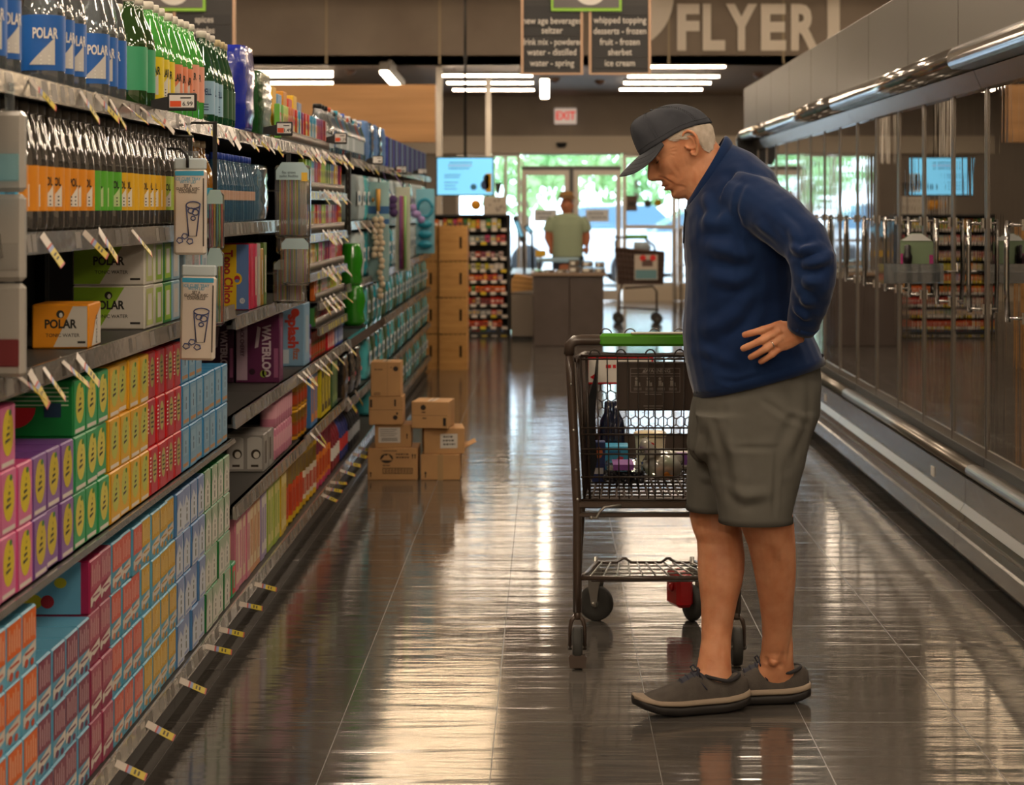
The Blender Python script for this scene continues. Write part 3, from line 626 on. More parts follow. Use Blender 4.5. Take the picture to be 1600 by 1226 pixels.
def build_man():
    foot = M(1190, 1108, 5.55); root = thing('person', 'man in navy fleece, grey shorts and dark cap standing with hand on hip', 'person', (foot.x, 5.56, 0))
    b = MB()
    # head
    zs = [-.128+.244*i/110 for i in range(111)]
    b.rings([[H(head_surface(z, 2*PI*j/120)) for j in range(120)] for z in zs], smooth=True)
    b.ball(H((.012, 0, .104)), (.03, .03, .010), 16)
    for s in (-1, 1):   # eyelids over the eyeballs
        b.ball(H((.0895, s*.031, .0145)), .0125, 16)
        b.tube([H((.093, s*.018, .022)), H((.1015, s*.030, .0245)), H((.093, s*.043, .021))], [.003, .0036, .003], 8)
    # ears
    for s in (-1, 1):
        e = [(.006, .030), (-.004, .036), (-.016, .034), (-.024, .024), (-.026, .010), (-.021, -.006), (-.014, -.018), (-.006, -.029), (.003, -.033), (.009, -.026), (.009, -.016)]
        P = [H((x+.003, s*(.0795+.008*(1-abs(z)/.04)+(-x)*.28), z)) for x, z in e]
        b.tube(P, [.0032, .0042, .0046, .0046, .0044, .0042, .0044, .0055, .0060, .0048, .003], 8)
        P = [H((x+.003, s*(.078+(-x)*.20), z)) for x, z in [(-.004, .022), (-.013, .018), (-.015, .004), (-.012, -.008), (-.004, -.014), (.006, -.010)]]
        b.tube(P, [.0028, .0036, .0038, .0036, .0036, .003], 8)
        ring_ = []
        for k, (sc, yy) in enumerate(((.6, .066), (1.0, .0745), (.9, .0775))):
            ring_.append([H((-.003+.0165*sc*math.cos(2*PI*j/20)-.002*math.sin(2*PI*j/20), s*(yy-.22*(.0165*sc*math.cos(2*PI*j/20))), .001+.030*sc*math.sin(2*PI*j/20))) for j in range(20)])
        b.rings(ring_)
        b.tube([H((.015, s*.074, .002)), H((.0145, s*.080, -.004)), H((.014, s*.074, -.010))], [.003, .004, .003], 8)
    # neck
    b.rings([ring((1040, 268), (1112, 205), 5.56, .058, e=2.1), ring((1062, 300), (1119, 222), 5.56, .060, e=2.0), ring((1078, 318), (1135, 240), 5.56, .064, e=2.0), ring((1085, 350), (1160, 270), 5.56, .075), ring((1092, 400), (1190, 310), 5.56, .13)])
    b.tube([M(1088, 240, 5.52), M(1089, 275, 5.518), M(1092, 305, 5.53)], [.010, .011, .011], 10)
    # trunk inside the clothes
    b.rings([ring((1085, 360), (1170, 280), 5.56, .10), ring((1085, 390), (1200, 310), 5.56, .16), ring((1085, 450), (1228, 400), 5.56, .165), ring((1085, 540), (1235, 500), 5.56, .15), ring((1090, 620), (1262, 580), 5.56, .16), ring((1105, 680), (1250, 660), 5.56, .15), ring((1125, 700), (1225, 690), 5.56, .10)])
    # arms
    b.tube([M(1165, 310, 5.43), M(1215, 345, 5.34), M(1268, 402, 5.235)], [.052, .045, .038], 16)
    b.tube([M(1268, 402, 5.235), M(1268, 440, 5.25), M(1258, 490, 5.31), M(1250, 518, 5.335)], [.038, .038, .032, .027], 16)
    b.tube([M(1165, 310, 5.69), M(1205, 350, 5.77), M(1225, 405, 5.84)], [.06, .052, .045], 16)
    b.tube([M(1225, 405, 5.84), M(1215, 450, 5.84), M(1200, 500, 5.80), M(1192, 520, 5.79)], [.045, .042, .033, .028], 16)
    # near hand on the hip: palm, four separate fingers, thumb behind
    hand(b, M(1250, 520, 5.335), [(1214, 508), (1212, 520), (1215, 532), (1220, 543)], [(1160, 524), (1158, 546), (1170, 560), (1186, 567)], 5.325)
    hand(b, M(1192, 520, 5.79), [(1162, 512), (1160, 522), (1163, 532), (1168, 541)], [(1118, 526), (1116, 542), (1126, 554), (1140, 560)], 5.80, far=True)
    # legs
    def leg(rows, Y0, Y1):
        rg = []
        for i, (y, a, c, k) in enumerate(rows):
            Y = Y0+(Y1-Y0)*max(0, (y-800)/(rows[-1][0]-800)); w = (c-a)/2*Y/F
            rg.append(ring((a, y), (c, y), Y, w*k, 24, 2.0))
        b.rings(rg)
    leg([(640, 1110, 1250, .55), (700, 1122, 1246, .60), (760, 1136, 1240, .78), (800, 1148, 1238, .9), (822, 1157, 1241, .95), (850, 1168, 1243, .9), (883, 1176, 1244, .92), (910, 1181, 1243, .95), (939, 1186, 1240, .95), (970, 1190, 1238.5, .9), (994, 1191, 1237.5, .85), (1018, 1189, 1238, .75), (1040, 1184, 1241, .66), (1066, 1160, 1244, .50)], 5.46, 5.632)
    leg([(640, 1095, 1215, .55), (700, 1090, 1192, .66), (750, 1084, 1166, .85), (785, 1080, 1156, .92), (805, 1077, 1156, .95), (826, 1082, 1159, .95), (845, 1089, 1161, .92), (870, 1090, 1164, .94), (893, 1090, 1163, .95), (915, 1092, 1159, .95), (940, 1095, 1152, .93), (970, 1096, 1146, .9), (1000, 1095.5, 1142.5, .85), (1024, 1092, 1142, .75), (1045, 1088, 1143, .66), (1074, 1060, 1146, .5)], 5.66, 5.535)
    co, no, fs = bake(b, .0026, 2)
    def k3(*a): return tuple(M(*a))
    bl = [([k3(1086, 806, 5.60), k3(1083, 822, 5.59), k3(1087, 838, 5.59)], .006, .015), ([k3(1100, 846, 5.55), k3(1120, 852, 5.545), k3(1142, 842, 5.55)], -.004, .007), ([k3(1106, 818, 5.56), k3(1124, 830, 5.55), k3(1122, 846, 5.55)], .004, .010), ([k3(1128, 860, 5.53), k3(1140, 890, 5.52), k3(1134, 925, 5.51)], .006, .018), ([k3(1094, 880, 5.55), k3(1098, 940, 5.52), k3(1100, 1000, 5.50)], .003, .008),
          ([k3(1232, 985, 5.585), k3(1234, 1035, 5.60)], .005, .010), ([k3(1222, 985, 5.565), k3(1222, 1030, 5.58)], -.004, .007), ([k3(1136, 990, 5.52), k3(1137, 1035, 5.52)], .005, .010), ([k3(1127, 990, 5.50), k3(1126, 1030, 5.50)], -.003, .007), ([k3(1210, 1030, 5.575), k3(1206, 1042, 5.575)], .007, .012), ([k3(1113, 1030, 5.495), k3(1110, 1042, 5.49)], .007, .012),
          ([k3(1215, 845, 5.42), k3(1230, 880, 5.43), k3(1226, 930, 5.46)], .006, .020), ([k3(1180, 860, 5.42), k3(1190, 920, 5.45), k3(1196, 980, 5.52)], .003, .010), ([k3(1118, 870, 5.53), k3(1110, 905, 5.52), k3(1116, 950, 5.50)], .0014, .0030), ([k3(1200, 880, 5.42), k3(1208, 925, 5.45), k3(1202, 965, 5.50)], .0014, .0030),
          ([k3(1204, 512, 5.30), k3(1222, 512, 5.30), k3(1238, 518, 5.31)], .0022, .0035), ([k3(1204, 524, 5.30), k3(1224, 522, 5.30), k3(1240, 524, 5.31)], .0022, .0035), ([k3(1208, 534, 5.30), k3(1226, 530, 5.30)], .0020, .0035)]
    hs = lambda z, t: tuple(H(head_surface(z, t))); hp_ = lambda y, z: tuple(H(head_pt(y, z)))
    n0 = len(bl); bl += [([hp_(.019, -.026), hp_(.027, -.045), hp_(.034, -.066)], -.0026, .0032), ([hp_(.030, -.040), hp_(.038, -.055), hp_(.040, -.070)], .0022, .006), ([hp_(.034, -.072), hp_(.038, -.088), hp_(.036, -.100)], -.0018, .0035), ([hs(-.01, .95), hs(-.035, .92), hs(-.06, .95)], -.0018, .005), ([hs(.012, 1.05), hs(.004, 1.2)], -.0012, .0022), ([hs(.018, 1.05), hs(.014, 1.22)], -.0012, .0022), ([hs(.006, 1.0), hs(-.006, 1.12)], -.0012, .0022),
           ([hs(-.035, 1.45), hs(-.065, 1.25), hs(-.095, 1.0)], .0022, .007), ([k3(1086, 262, 5.50), k3(1088, 285, 5.50), k3(1082, 305, 5.50)], .0025, .006), ([k3(1096, 255, 5.50), k3(1100, 280, 5.50)], -.0022, .004), ([hs(-.02, 1.3), hs(-.05, 1.2)], -.0012, .003)]
    bl[n0:] = [(p_, a_*.45, w_*1.15) for p_, a_, w_ in bl[n0:]]
    co = folds(co, no, bl, 0)
    obj_from('body', co, fs, skin, root)
    # wedding ring
    p0, p1 = Vector(M(1215, 532, 5.325)), Vector(M(1196, 541, 5.30)); c = p0.lerp(p1, .55)+Vector((-.012, -.003, -.006)); d = Vector((-1, -.25, -.55)).normalized(); a = d.cross(Vector((0, 1, 0))).normalized(); q = d.cross(a)
    m = MB(); cc = RINGC
    m.tube([cc+(a*math.cos(t)+q*math.sin(t))*.0103 for t in [2*PI*i/24 for i in range(25)]], .0016, 6, 0, False)
    m.build('finger_ring', mat('white_gold', 'dcd8cf', 0.15, metal=1.0), root)
    # brows, lashes, lips
    m = MB()
    for s in (-1, 1):
        for i in range(46):
            y = .016+.033*i/46+random.uniform(-.001, .001); z = .0345+.004*math.sin(PI*i/46)-.002*(i/46)+random.uniform(-.0018, .0018)
            P = head_pt(y*s, z, .0005); Q = head_pt((y+.0045)*s, z+random.uniform(-.001, .002), .0035)
            m.tube([H(P), H(Q)], [.0007, .0002], 4)
    m.build('eyebrow_hair', mat('grey_brow_hair', '8a7d70', 0.7), root)
    m = MB()
    for s in (-1, 1):
        m.tube([H((.0965, s*.0195, .0085)), H((.1022, s*.027, .0065)), H((.1010, s*.036, .0065)), H((.0945, s*.0435, .0095))], [.0006, .0012, .0012, .0006], 6)
    m.build('eyelashes', mat('dark_lash', '2a1d18', 0.7), root)
    m = MB()
    rg = []
    for i in range(9):
        u = i/8; rg.append([H(head_pt(yy, -.0535-.0235*u if abs(yy) < .001 else -.0635+(.010-.0235*u)*(1-(abs(yy)/.0245)**2), .0007)) for yy in [-.0245+.049*j/16 for j in range(17)]])
    m.rings(rg, cap=False, close=False)
    m.build('lips', mat('lip_skin', 'a8644f', 0.45), root)
    def cap_edge(t):
        a = abs(t)/PI; return tab([(0, .046), (.25, .050), (.45, .048), (.62, .036), (.8, .020), (1.0, .012)], a)
    # hair: short white hair on the back and sides
    m = MB(); rh = random.Random(5)
    n = 0
    while n < 5200:
        z = rh.uniform(-.062, .085); t = rh.uniform(.9, PI)*(1 if rh.random() < .62 else -1); at_ = abs(t)
        if z > .052-.0+.0*at_ + 0.01 and rh.random() < .6: continue
        if z > cap_edge(t)+.004: continue
        P0 = head_surface(z, t, 0)
        if at_ < 1.9:
            if z < -.028 or (P0.x > .045) : continue
            if z < .030 and P0.x > -.022+0.0: continue
            if P0.x > .022 and z < .040: continue
        if at_ > 1.9 and z < -.034-.010*(at_-1.9): continue
        P1 = head_surface(z-.009+rh.uniform(-.002, .002), t+.10*(1 if t > 0 else -1)+rh.uniform(-.03, .03), .0045+rh.uniform(-.001, .002)); P2 = head_surface(z-.017+rh.uniform(-.003, .003), t+.17*(1 if t > 0 else -1), .0065+rh.uniform(-.003, .003))
        a, c, d = H(P0), H(P1), H(P2); sd = (H(head_surface(z, t, .02))-H(P0)).cross(c-a).normalized()*.0010
        m.add([a-sd, a+sd, c+sd, d, c-sd], [(0, 1, 2, 4), (4, 2, 3)], 0, True); n += 1
    m.build('hair', mat('white_grey_hair', 'd6c9ba', 0.7, var=('c2b4a2', 60)), root)
    # cap ---------------------------------------------------------------
    def cap_edge(t):   # height of the sweatband at angle t from straight ahead
        a = abs(t)/PI; return tab([(0, .046), (.25, .050), (.45, .048), (.62, .036), (.8, .020), (1.0, .012)], a)
    def capp(t, u, off=0):
        ze = cap_edge(t); zt = .133
        z = ze+(zt-ze)*math.sin(u*PI/2)
        base = head_surface(ze, t, .0095+off); sc = math.cos(u*PI/2)**.60 if u < 1 else 0
        cx = .010
        fr = max(0, math.cos(t)); bul = -.002*math.sin(PI*min(1, u*1.05))*fr
        px_ = cx+(base.x-cx+bul)*sc+.022*math.sin(u*PI/2)**3.2; return Vector((px_, base.y*sc, z+off*u+(.16*px_-.004)*math.sin(u*PI/2)))
    m = MB(); NU, NT = 26, 96; rg = []
    for i in range(NU+1):
        u = i/NU*.992
        row = []
        for j in range(NT):
            t = -PI+2*PI*j/NT; seam = min(abs((t/(PI/3)) % 1), 1-abs((t/(PI/3)) % 1))*PI/3
            row.append(H(capp(t, u, -.0016*math.exp(-(seam/.05)**2)+.0010*math.sin(t*9+u*7)*math.sin(PI*u))))
        rg.append(row)
    m.rings([[H(capp(-PI+2*PI*j/NT, 0, -.006)) for j in range(NT)]]+rg, cap=True)
    crown = m.build('cap', cap_m, root, normals=True)
    m = MB()
    for k in range(-3, 3):
        for dd in (-.028, .028):
            t = k*PI/3+dd*1.0
            for i in range(2, 22):
                u = i/23
                m.tube([H(capp(t+dd*u*1.2, u, .0006)), H(capp(t+dd*(u+.025)*1.2, u+.022, .0006))], .0007, 4)
    m.tube([H(capp(-PI+2*PI*j/96, .10, .0006)) for j in range(97)], .0006, 4); m.ball(H((.028, 0, .1345)), (.006, .006, .003), 10)
    m.build('cap_stitching', cap_s, crown)
    m = MB(); m.cbox(-.02, .02, -.002, .002, -.008, .008, .001)
    st = m; st.xf(Matrix.Translation(H((-.090, 0, .020))) @ Matrix((( HL.x, HF.x, HU.x, 0), (HL.y, HF.y, HU.y, 0), (HL.z, HF.z, HU.z, 0), (0, 0, 0, 1)))); st.build('cap_strap', cap_s, crown)
    # brim
    def brim(a, r, off):    # a -1..1 across, r 0..1 outward
        t = a*1.08; base = head_surface(cap_edge(t)+.002, t, .0075)
        ext = .082*(1-abs(a)**2.6)**.5 if abs(a) < 1 else 0
        x = base.x+r*ext; y = base.y*(1+.10*r*(1-abs(a)))
        z = base.z-r*(.008+.008*r)*(.6+.4*(1-abs(a)))-7.5*y*y*min(1, r*1.8)*(ext/.082)-.003*abs(a)
        return Vector((x, y, z+off))
    m = MB(); NA = 40; top = [[H(brim(-1+2*j/NA, r/10, .0012)) for j in range(NA+1)] for r in range(11)]; bot = [[H(brim(-1+2*j/NA, r/10, -.0015)) for j in range(NA+1)] for r in range(10, -1, -1)]
    m.rings(top+bot+[top[0]], cap=False, close=False)
    m.build('cap_brim', mat('washed_charcoal_brim', '3c3f45', 0.85, bump=(450, 0.3, 0.0008)), crown, normals=True)
    m = MB()
    for r in (.3, .5, .7, .88): m.tube([H(brim(-1+2*j/NA, r, .0016)) for j in range(3, NA-2)], .0005, 4)
    m.build('brim_stitching', cap_s, crown)
    # jacket -----------------------------------------------------------
    j = MB(); Yc = 5.56
    j.rings([ring((1081, 318), (1131, 222), Yc, .066, e=2.1), ring((1073, 322), (1143, 224), Yc, .076, e=2.1), ring((1069, 345), (1172, 238), Yc, .125), ring((1068, 378), (1207, 266), Yc, .178), ring((1071, 420), (1234, 318), Yc, .198, e=2.4),
             ring((1070, 465), (1247, 385), Yc, .190, e=2.4), ring((1068, 510), (1250, 450), Yc, .180, e=2.4), ring((1069, 548), (1260, 502), Yc, .178, e=2.4), ring((1076, 588), (1276, 540), Yc, .184, e=2.5), ring((1081, 612), (1285, 560), Yc, .186, e=2.5)])
    j.tube([M(1150, 308, 5.46), M(1180, 318, 5.415), M(1222, 346, 5.33), M(1258, 378, 5.27), M(1270, 405, 5.235), M(1271, 440, 5.24), M(1263, 478, 5.285), M(1254, 505, 5.32), M(1251, 514, 5.33)], [.072, .080, .073, .066, .064, .060, .052, .043, .038], 20)
    j.tube([M(1150, 308, 5.66), M(1180, 318, 5.705), M(1205, 350, 5.77), M(1222, 405, 5.84), M(1214, 450, 5.84), M(1200, 495, 5.80), M(1194, 512, 5.79)], [.072, .080, .070, .062, .058, .045, .038], 20)
    co, no, fs = bake(j, .0055, 3)
    def m3(*a): return tuple(M(*a))
    fl = [([m3(1165, 265, 5.36), m3(1150, 330, 5.36), m3(1155, 400, 5.36), m3(1175, 440, 5.36)], -.004, .010),       # armhole seam
          ([m3(1180, 405, 5.36), m3(1140, 392, 5.36), m3(1100, 380, 5.40)], .011, .022), ([m3(1190, 425, 5.36), m3(1150, 440, 5.36), m3(1105, 430, 5.40)], .009, .020),
          ([m3(1195, 445, 5.36), m3(1160, 485, 5.36), m3(1120, 510, 5.38), m3(1085, 520, 5.42)], .011, .022), ([m3(1205, 455, 5.36), m3(1180, 510, 5.36), m3(1140, 560, 5.38)], .010, .020),
          ([m3(1220, 465, 5.36), m3(1210, 520, 5.36), m3(1185, 585, 5.38)], .009, .018), ([m3(1150, 330, 5.36), m3(1120, 350, 5.38), m3(1090, 345, 5.44)], .007, .020),
          ([m3(1175, 345, 5.30), m3(1200, 385, 5.25), m3(1215, 420, 5.22)], .010, .018), ([m3(1210, 330, 5.25), m3(1235, 352, 5.22), m3(1250, 395, 5.20)], .008, .016), ([m3(1225, 385, 5.22), m3(1250, 392, 5.18), m3(1280, 385, 5.20)], .010, .013),
          ([m3(1215, 400, 5.22), m3(1240, 415, 5.17), m3(1270, 412, 5.17), m3(1300, 400, 5.2)], .011, .014), ([m3(1220, 425, 5.2), m3(1250, 440, 5.17), m3(1290, 440, 5.2)], .009, .015), ([m3(1225, 450, 5.22), m3(1250, 470, 5.2), m3(1285, 470, 5.25)], .008, .014),
          ([m3(1230, 480, 5.25), m3(1255, 495, 5.24), m3(1280, 490, 5.3)], .007, .010), ([m3(1100, 300, 5.47), m3(1110, 330, 5.42), m3(1098, 360, 5.40)], .006, .015),
          ([m3(1140, 250, 5.46), m3(1165, 275, 5.40), m3(1200, 295, 5.36)], .006, .018), ([m3(1078, 540, 5.44), m3(1120, 560, 5.38), m3(1170, 570, 5.37)], .007, .016), ([m3(1100, 590, 5.4), m3(1150, 598, 5.38), m3(1230, 575, 5.38)], -.004, .008)]
    co = folds(co, no, fl)
    jk = obj_from('fleece_jacket', co, fs, navy, root)
    m = MB(); rg = []
    m.rings([ring((1083, 303), (1131, 213), Yc, .0655, e=2.1), ring((1077, 301), (1136, 210), Yc, .071, e=2.1), ring((1071, 323), (1147, 224), Yc, .079, e=2.1), ring((1076, 326), (1143, 228), Yc, .070, e=2.1)], cap=False)
    co, no, fs2 = None, None, None
    cb = m.build('collar', navy, jk, normals=True)
    so = cb.modifiers.new('thick', 'SOLIDIFY'); so.thickness = .004; sb_ = cb.modifiers.new('sub', 'SUBSURF'); sb_.levels = sb_.render_levels = 2
    m = MB(); m.rings([ring((1082, 606), (1285, 553), Yc, .188, e=2.5, n=48), ring((1084, 619), (1288, 565), Yc, .1885, e=2.5, n=48), ring((1088, 618), (1284, 564), Yc, .182, e=2.5, n=48), ring((1087, 606), (1280, 553), Yc, .180, e=2.5, n=48)], cap=False); m.build('hem_band', navy, jk, normals=True)
    m = MB(); P = [M(1071.5, 330, 5.545), M(1069, 350, 5.54), M(1068, 380, 5.54)]
    m.tube(P, .0022, 6); m.box(P[0].x-.004, P[0].x, 5.54, 5.548, P[0].z-.012, P[0].z+.006); m.build('zip', mat('dark_zip', '1c2436', 0.4, metal=0.4), jk)
    m = MB(); m.tube([M(1256, 503, 5.318), M(1251, 514, 5.330)], [.0455, .0395], 20); m.build('cuff', navy, jk)
    # shorts -----------------------------------------------------------
    j = MB()
    j.rings([ring((1088, 600), (1278, 556), Yc, .170, e=2.5), ring((1080, 630), (1281, 600), Yc, .181, e=2.5), ring((1075, 665), (1279, 645), Yc, .188, e=2.5), ring((1075, 700), (1262, 690), Yc, .186, e=2.5), ring((1092, 716), (1238, 712), Yc, .16, e=2.3)])
    def sl(rows, Y0, Y1, k):
        rg = []
        for y, a, c, w in rows:
            Y = Y0+(Y1-Y0)*(y-rows[0][0])/(rows[-1][0]-rows[0][0]); rg.append(ring((a, y), (c, y), Y, w, 28, 2.3))
        j.rings(rg)
    sl([(645, 1084, 1275, .090), (700, 1098, 1263, .096), (750, 1110, 1250, .097), (790, 1120, 1240, .096), (813, 1124, 1237, .096)], 5.465, 5.465, 0)
    sl([(645, 1077, 1240, .090), (700, 1074, 1215, .094), (750, 1072, 1180, .095), (780, 1072.5, 1162, .095), (793, 1073, 1158, .094)], 5.66, 5.645, 0)
    co, no, fs = bake(j, .0055, 3)
    fl = [([m3(1120, 690, 5.37), m3(1150, 700, 5.37), m3(1215, 700, 5.37)], -.003, .008), ([m3(1215, 700, 5.37), m3(1212, 760, 5.37), m3(1210, 812, 5.37)], -.0035, .008),
          ([m3(1095, 660, 5.40), m3(1110, 720, 5.37), m3(1128, 790, 5.37)], .010, .020), ([m3(1140, 640, 5.37), m3(1150, 720, 5.37), m3(1160, 800, 5.37)], .006, .020), ([m3(1110, 625, 5.4), m3(1120, 660, 5.37), m3(1150, 720, 5.37)], .006, .016),
          ([m3(1255, 600, 5.40), m3(1262, 650, 5.38), m3(1225, 720, 5.37)], .008, .018), ([m3(1185, 620, 5.37), m3(1230, 650, 5.37), m3(1265, 665, 5.42)], -.005, .010), ([m3(1130, 762, 5.37), m3(1165, 775, 5.37), m3(1205, 770, 5.37)], .006, .016),
          ([m3(1075, 680, 5.56), m3(1090, 715, 5.55), m3(1112, 735, 5.55)], .008, .014), ([m3(1074, 730, 5.58), m3(1092, 745, 5.56), m3(1118, 750, 5.55)], .008, .012), ([m3(1090, 650, 5.42), m3(1092, 700, 5.45), m3(1098, 750, 5.5)], .007, .014)]
    co = folds(co, no, fl); sh = obj_from('shorts', co, fs, khaki, root)
    m = MB(); m.rings([ring((1123, 804), (1239, 804), 5.465, .0985, 40, 2.3), ring((1122.5, 815), (1239, 815), 5.465, .0985, 40, 2.3), ring((1126, 815), (1236, 815), 5.465, .094, 40, 2.3), ring((1127, 804), (1235, 804), 5.465, .094, 40, 2.3)], cap=False)
    m.build('hem', khaki, sh, normals=True)
    m = MB(); m.rings([ring((1071.5, 786), (1160, 786), 5.645, .0965, 40, 2.3), ring((1071.5, 795), (1160, 795), 5.645, .0965, 40, 2.3), ring((1075, 795), (1156, 795), 5.645, .092, 40, 2.3), ring((1075, 786), (1156, 786), 5.645, .092, 40, 2.3)], cap=False)
    m.build('hem', khaki, sh, normals=True)
    # shoes ------------------------------------------------------------
    shoe(root, Vector((M(1166, 1110, 5.555).x, 5.555, 0)), Vector((M(990, 1110, 5.47).x, 5.465, 0)), 'dark grey knit lace-up shoe with tan midsole, front foot')
    shoe(root, Vector((M(1262, 1099, 5.64).x, 5.64, 0)), Vector((M(1092, 1099, 5.61).x, 5.61, 0)), 'dark grey knit lace-up shoe with tan midsole, rear foot')
    return root
def head_pt(y, z, off=0):
    """point on the front of the face at sideways position y"""
    lo, hi = 0.0, PI*.5
    for _ in range(24):
        mid = (lo+hi)/2
        if head_surface(z, mid).y < abs(y): lo = mid
        else: hi = mid
    p = head_surface(z, lo); n = Vector((1, p.y*4, 0)).normalized(); p = p+n*off
    return Vector((p.x, p.y if y >= 0 else -p.y, p.z))
RINGC = Vector((0, 0, 0))
def hand(b, wrist, bases, tips, Y, far=False):
    global RINGC
    k = 1.0; wr = Vector(wrist)
    B = [Vector(M(x, y, Y+dy)) for (x, y), dy in zip(bases, (.004, -.004, -.003, .004))]
    # palm: a flattened loft from the wrist to the knuckles
    axis = Vector((0, 1, 0)); n = 16; rg = []
    c1 = sum(B, Vector())/4; d = (c1-wr).normalized(); sd = (B[0]-B[3]).normalized()
    thn = d.cross(sd).normalized()
    for u, hw, ht in ((-.10, .026, .020), (.1, .028, .019), (.4, .036, .017), (.75, .041, .0155), (1.0, .040, .0135), (1.1, .036, .011)):
        c = wr.lerp(c1, u); sv = (Vector((0, 0, 1))*(1-u)+sd*u) if False else sd
        rg.append([c+sv*hw*math.cos(2*PI*j/n)+thn*ht*math.sin(2*PI*j/n) for j in range(n)])
    b.rings(rg)
    rad = (.0102, .0104, .0100, .0088)
    for i, (p, (tx, ty)) in enumerate(zip(B, tips)):
        t = Vector(M(tx, ty, Y+.012)); v = t-p; out = Vector((0, -1, 0))*(1 if not far else 1)
        pts = [p-v*.15, p+v*.02, p+v*.20+out*.008, p+v*.42+out*.013, p+v*.62+out*.011, p+v*.82+out*.005, p+v*.95-out*.002, t-out*.003]
        r = rad[i]; b.tube(pts, [r*1.05, r*1.08, r*1.0, r*1.08, r*.96, r*.95, r*.86, r*.55], 12)
        if i == 2 and not far: RINGC = pts[2].copy()
        if not far: b.ball(p+out*.004, (.010, .008, .010), 10)
    # thumb leaves the side of the palm near its base and goes back round the hip
    a = wr.lerp(B[0], .30)+sd*.012; b.tube([a, a+Vector((.004, .014, .018)), a+Vector((.012, .032, .026)), a+Vector((.028, .050, .022)), a+Vector((.042, .062, .014))], [.014, .0125, .0108, .0105, .007], 12)
def shoe(root, heel, toe, label):
    d = (toe-heel); L = d.length; u = d.normalized(); v = Vector((0, 0, 1)).cross(u)
    def P(x, y, z): return heel+u*x*L+v*y+Vector((0, 0, z))
    hw = lambda x: tab([(0, .022), (.05, .032), (.2, .042), (.4, .043), (.6, .047), (.75, .050), (.88, .045), (.95, .034), (.985, .022), (1.0, .010)], x)
    rock = lambda x: tab([(0, .016), (.12, .004), (.25, 0), (.62, 0), (.8, .008), (.92, .022), (1.0, .036)], x)
    def loft(z0, z1, grow0, grow1, m, n=24, xs=40):
        rg = []
        for i in range(xs+1):
            x = i/xs; w0 = hw(x)+grow0; w1 = hw(x)+grow1; a, c = z0(x), z1(x); ring_ = []
            for j in range(n):
                t = 2*PI*j/n; ct, st = math.cos(t), math.sin(t); y = abs(ct)**.6*(1 if ct > 0 else -1); z = (a+c)/2+(c-a)/2*abs(st)**.6*(1 if st > 0 else -1)
                k = (z-a)/(c-a) if c > a else 0; ring_.append(P(-.012+x*1.02, y*(w0*(1-k)+w1*k), z))
            rg.append(ring_)
        m.rings(rg)
    m = MB(); loft(lambda x: rock(x), lambda x: rock(x)*.8+.032, .001, .006, m); sole = m.build('outsole', mat('black_rubber_sole', '1e1a18', 0.6), root, label=None)
    m = MB(); loft(lambda x: rock(x)*.7+.027, lambda x: rock(x)*.5+.047+.004*(1-x), .007, .002, m); m.build('midsole', mat('tan_foam_midsole', '8d7d6b', 0.7, bump=(50, 0.3, 0.002)), root)
    # knit upper
    top = lambda x: tab([(0, .080), (.06, .096), (.13, .092), (.25, .084), (.36, .088), (.43, .104), (.50, .098), (.62, .078), (.78, .060), (.90, .048), (.97, .040), (1.0, .036)], x)
    rg = []
    for i in range(49):
        x = i/48; w = hw(x)-.001; z0 = .038+rock(x)*.5; z1 = top(x)+.008; r_ = []
        for jx in range(28):
            t = PI*jx/27; ct, st = math.cos(t), math.sin(t); e = .75
            r_.append(P(x, w*abs(ct)**e*(1 if ct > 0 else -1)*(1-.13*st*(1 if x < .55 else .5)), z0+(z1-z0)*abs(st)**.8))
        r_.append(P(x, 0, z0)); rg.append(r_)
    m = MB(); m.rings(rg); up = m.build('shoe_upper', mat('charcoal_knit', '403a35', 0.9, bump=(300, 0.5, 0.001), var=('4a443e', 30)), root, label=label, normals=True)
    # collar lining, tongue, laces, heel tab
    m = MB(); m.tube([P(.07+.30*(.5-.5*math.cos(t)), .0385*math.sin(t), tab([(.07, .100), (.2, .090), (.37, .100)], .07+.30*(.5-.5*math.cos(t)))) for t in [2*PI*i/28 for i in range(29)]], .0055, 8, 0, False)
    m.build('shoe_collar', mat('dark_lining', '2c2a2c', 0.95), up)
    m = MB(); m.rings([[P(x, yy*.018, top(x)+.006+.004*(1-yy*yy)) for yy in (-1, -.5, 0, .5, 1)]+[P(x, yy*.018, top(x)-.004) for yy in (1, 0, -1)] for x in (.36, .42, .48, .54, .60)]); m.build('tongue', mat('slate_tongue', '3a3b44', 0.9), up)
    m = MB(); lace = mat('navy_grey_lace', '2b2c3a', 0.8)
    for x in (.43, .48, .53, .58): m.tube([P(x-.01, -.026, top(x)-.008), P(x, -.012, top(x)+.010), P(x+.01, .012, top(x)+.010), P(x-.01, .026, top(x)-.008)], .0024, 6)
    c = P(.43, 0, top(.43)+.012)
    for s in (-1, 1):
        m.tube([c, c+v*s*.018+Vector((0, 0, .012))+u*.008, c+v*s*.032+Vector((0, 0, .004))+u*.012, c+v*s*.026-Vector((0, 0, .012))+u*.004, c], .0022, 6)
        m.tube([c, c+v*s*.014+u*.010-Vector((0, 0, .006)), c+v*s*.030+u*.004-Vector((0, 0, .026)), c+v*s*.040-u*.012-Vector((0, 0, .046))], .0020, 6)
    m.ball(c, .006, 8); m.build('laces', lace, up)
    m = MB(); m.prism([(0, 0), (.016, 0), (.012, .036), (.002, .034)], 'y', -.004, .004)
    m.xf(Matrix.Translation(P(.012, 0, .062)) @ Matrix(((u.x, v.x, 0, 0), (u.y, v.y, 0, 0), (0, 0, 1, 0), (0, 0, 0, 1)))); m.build('heel_tab', mat('dark_lining', '2c2a2c'), up)
build_man()

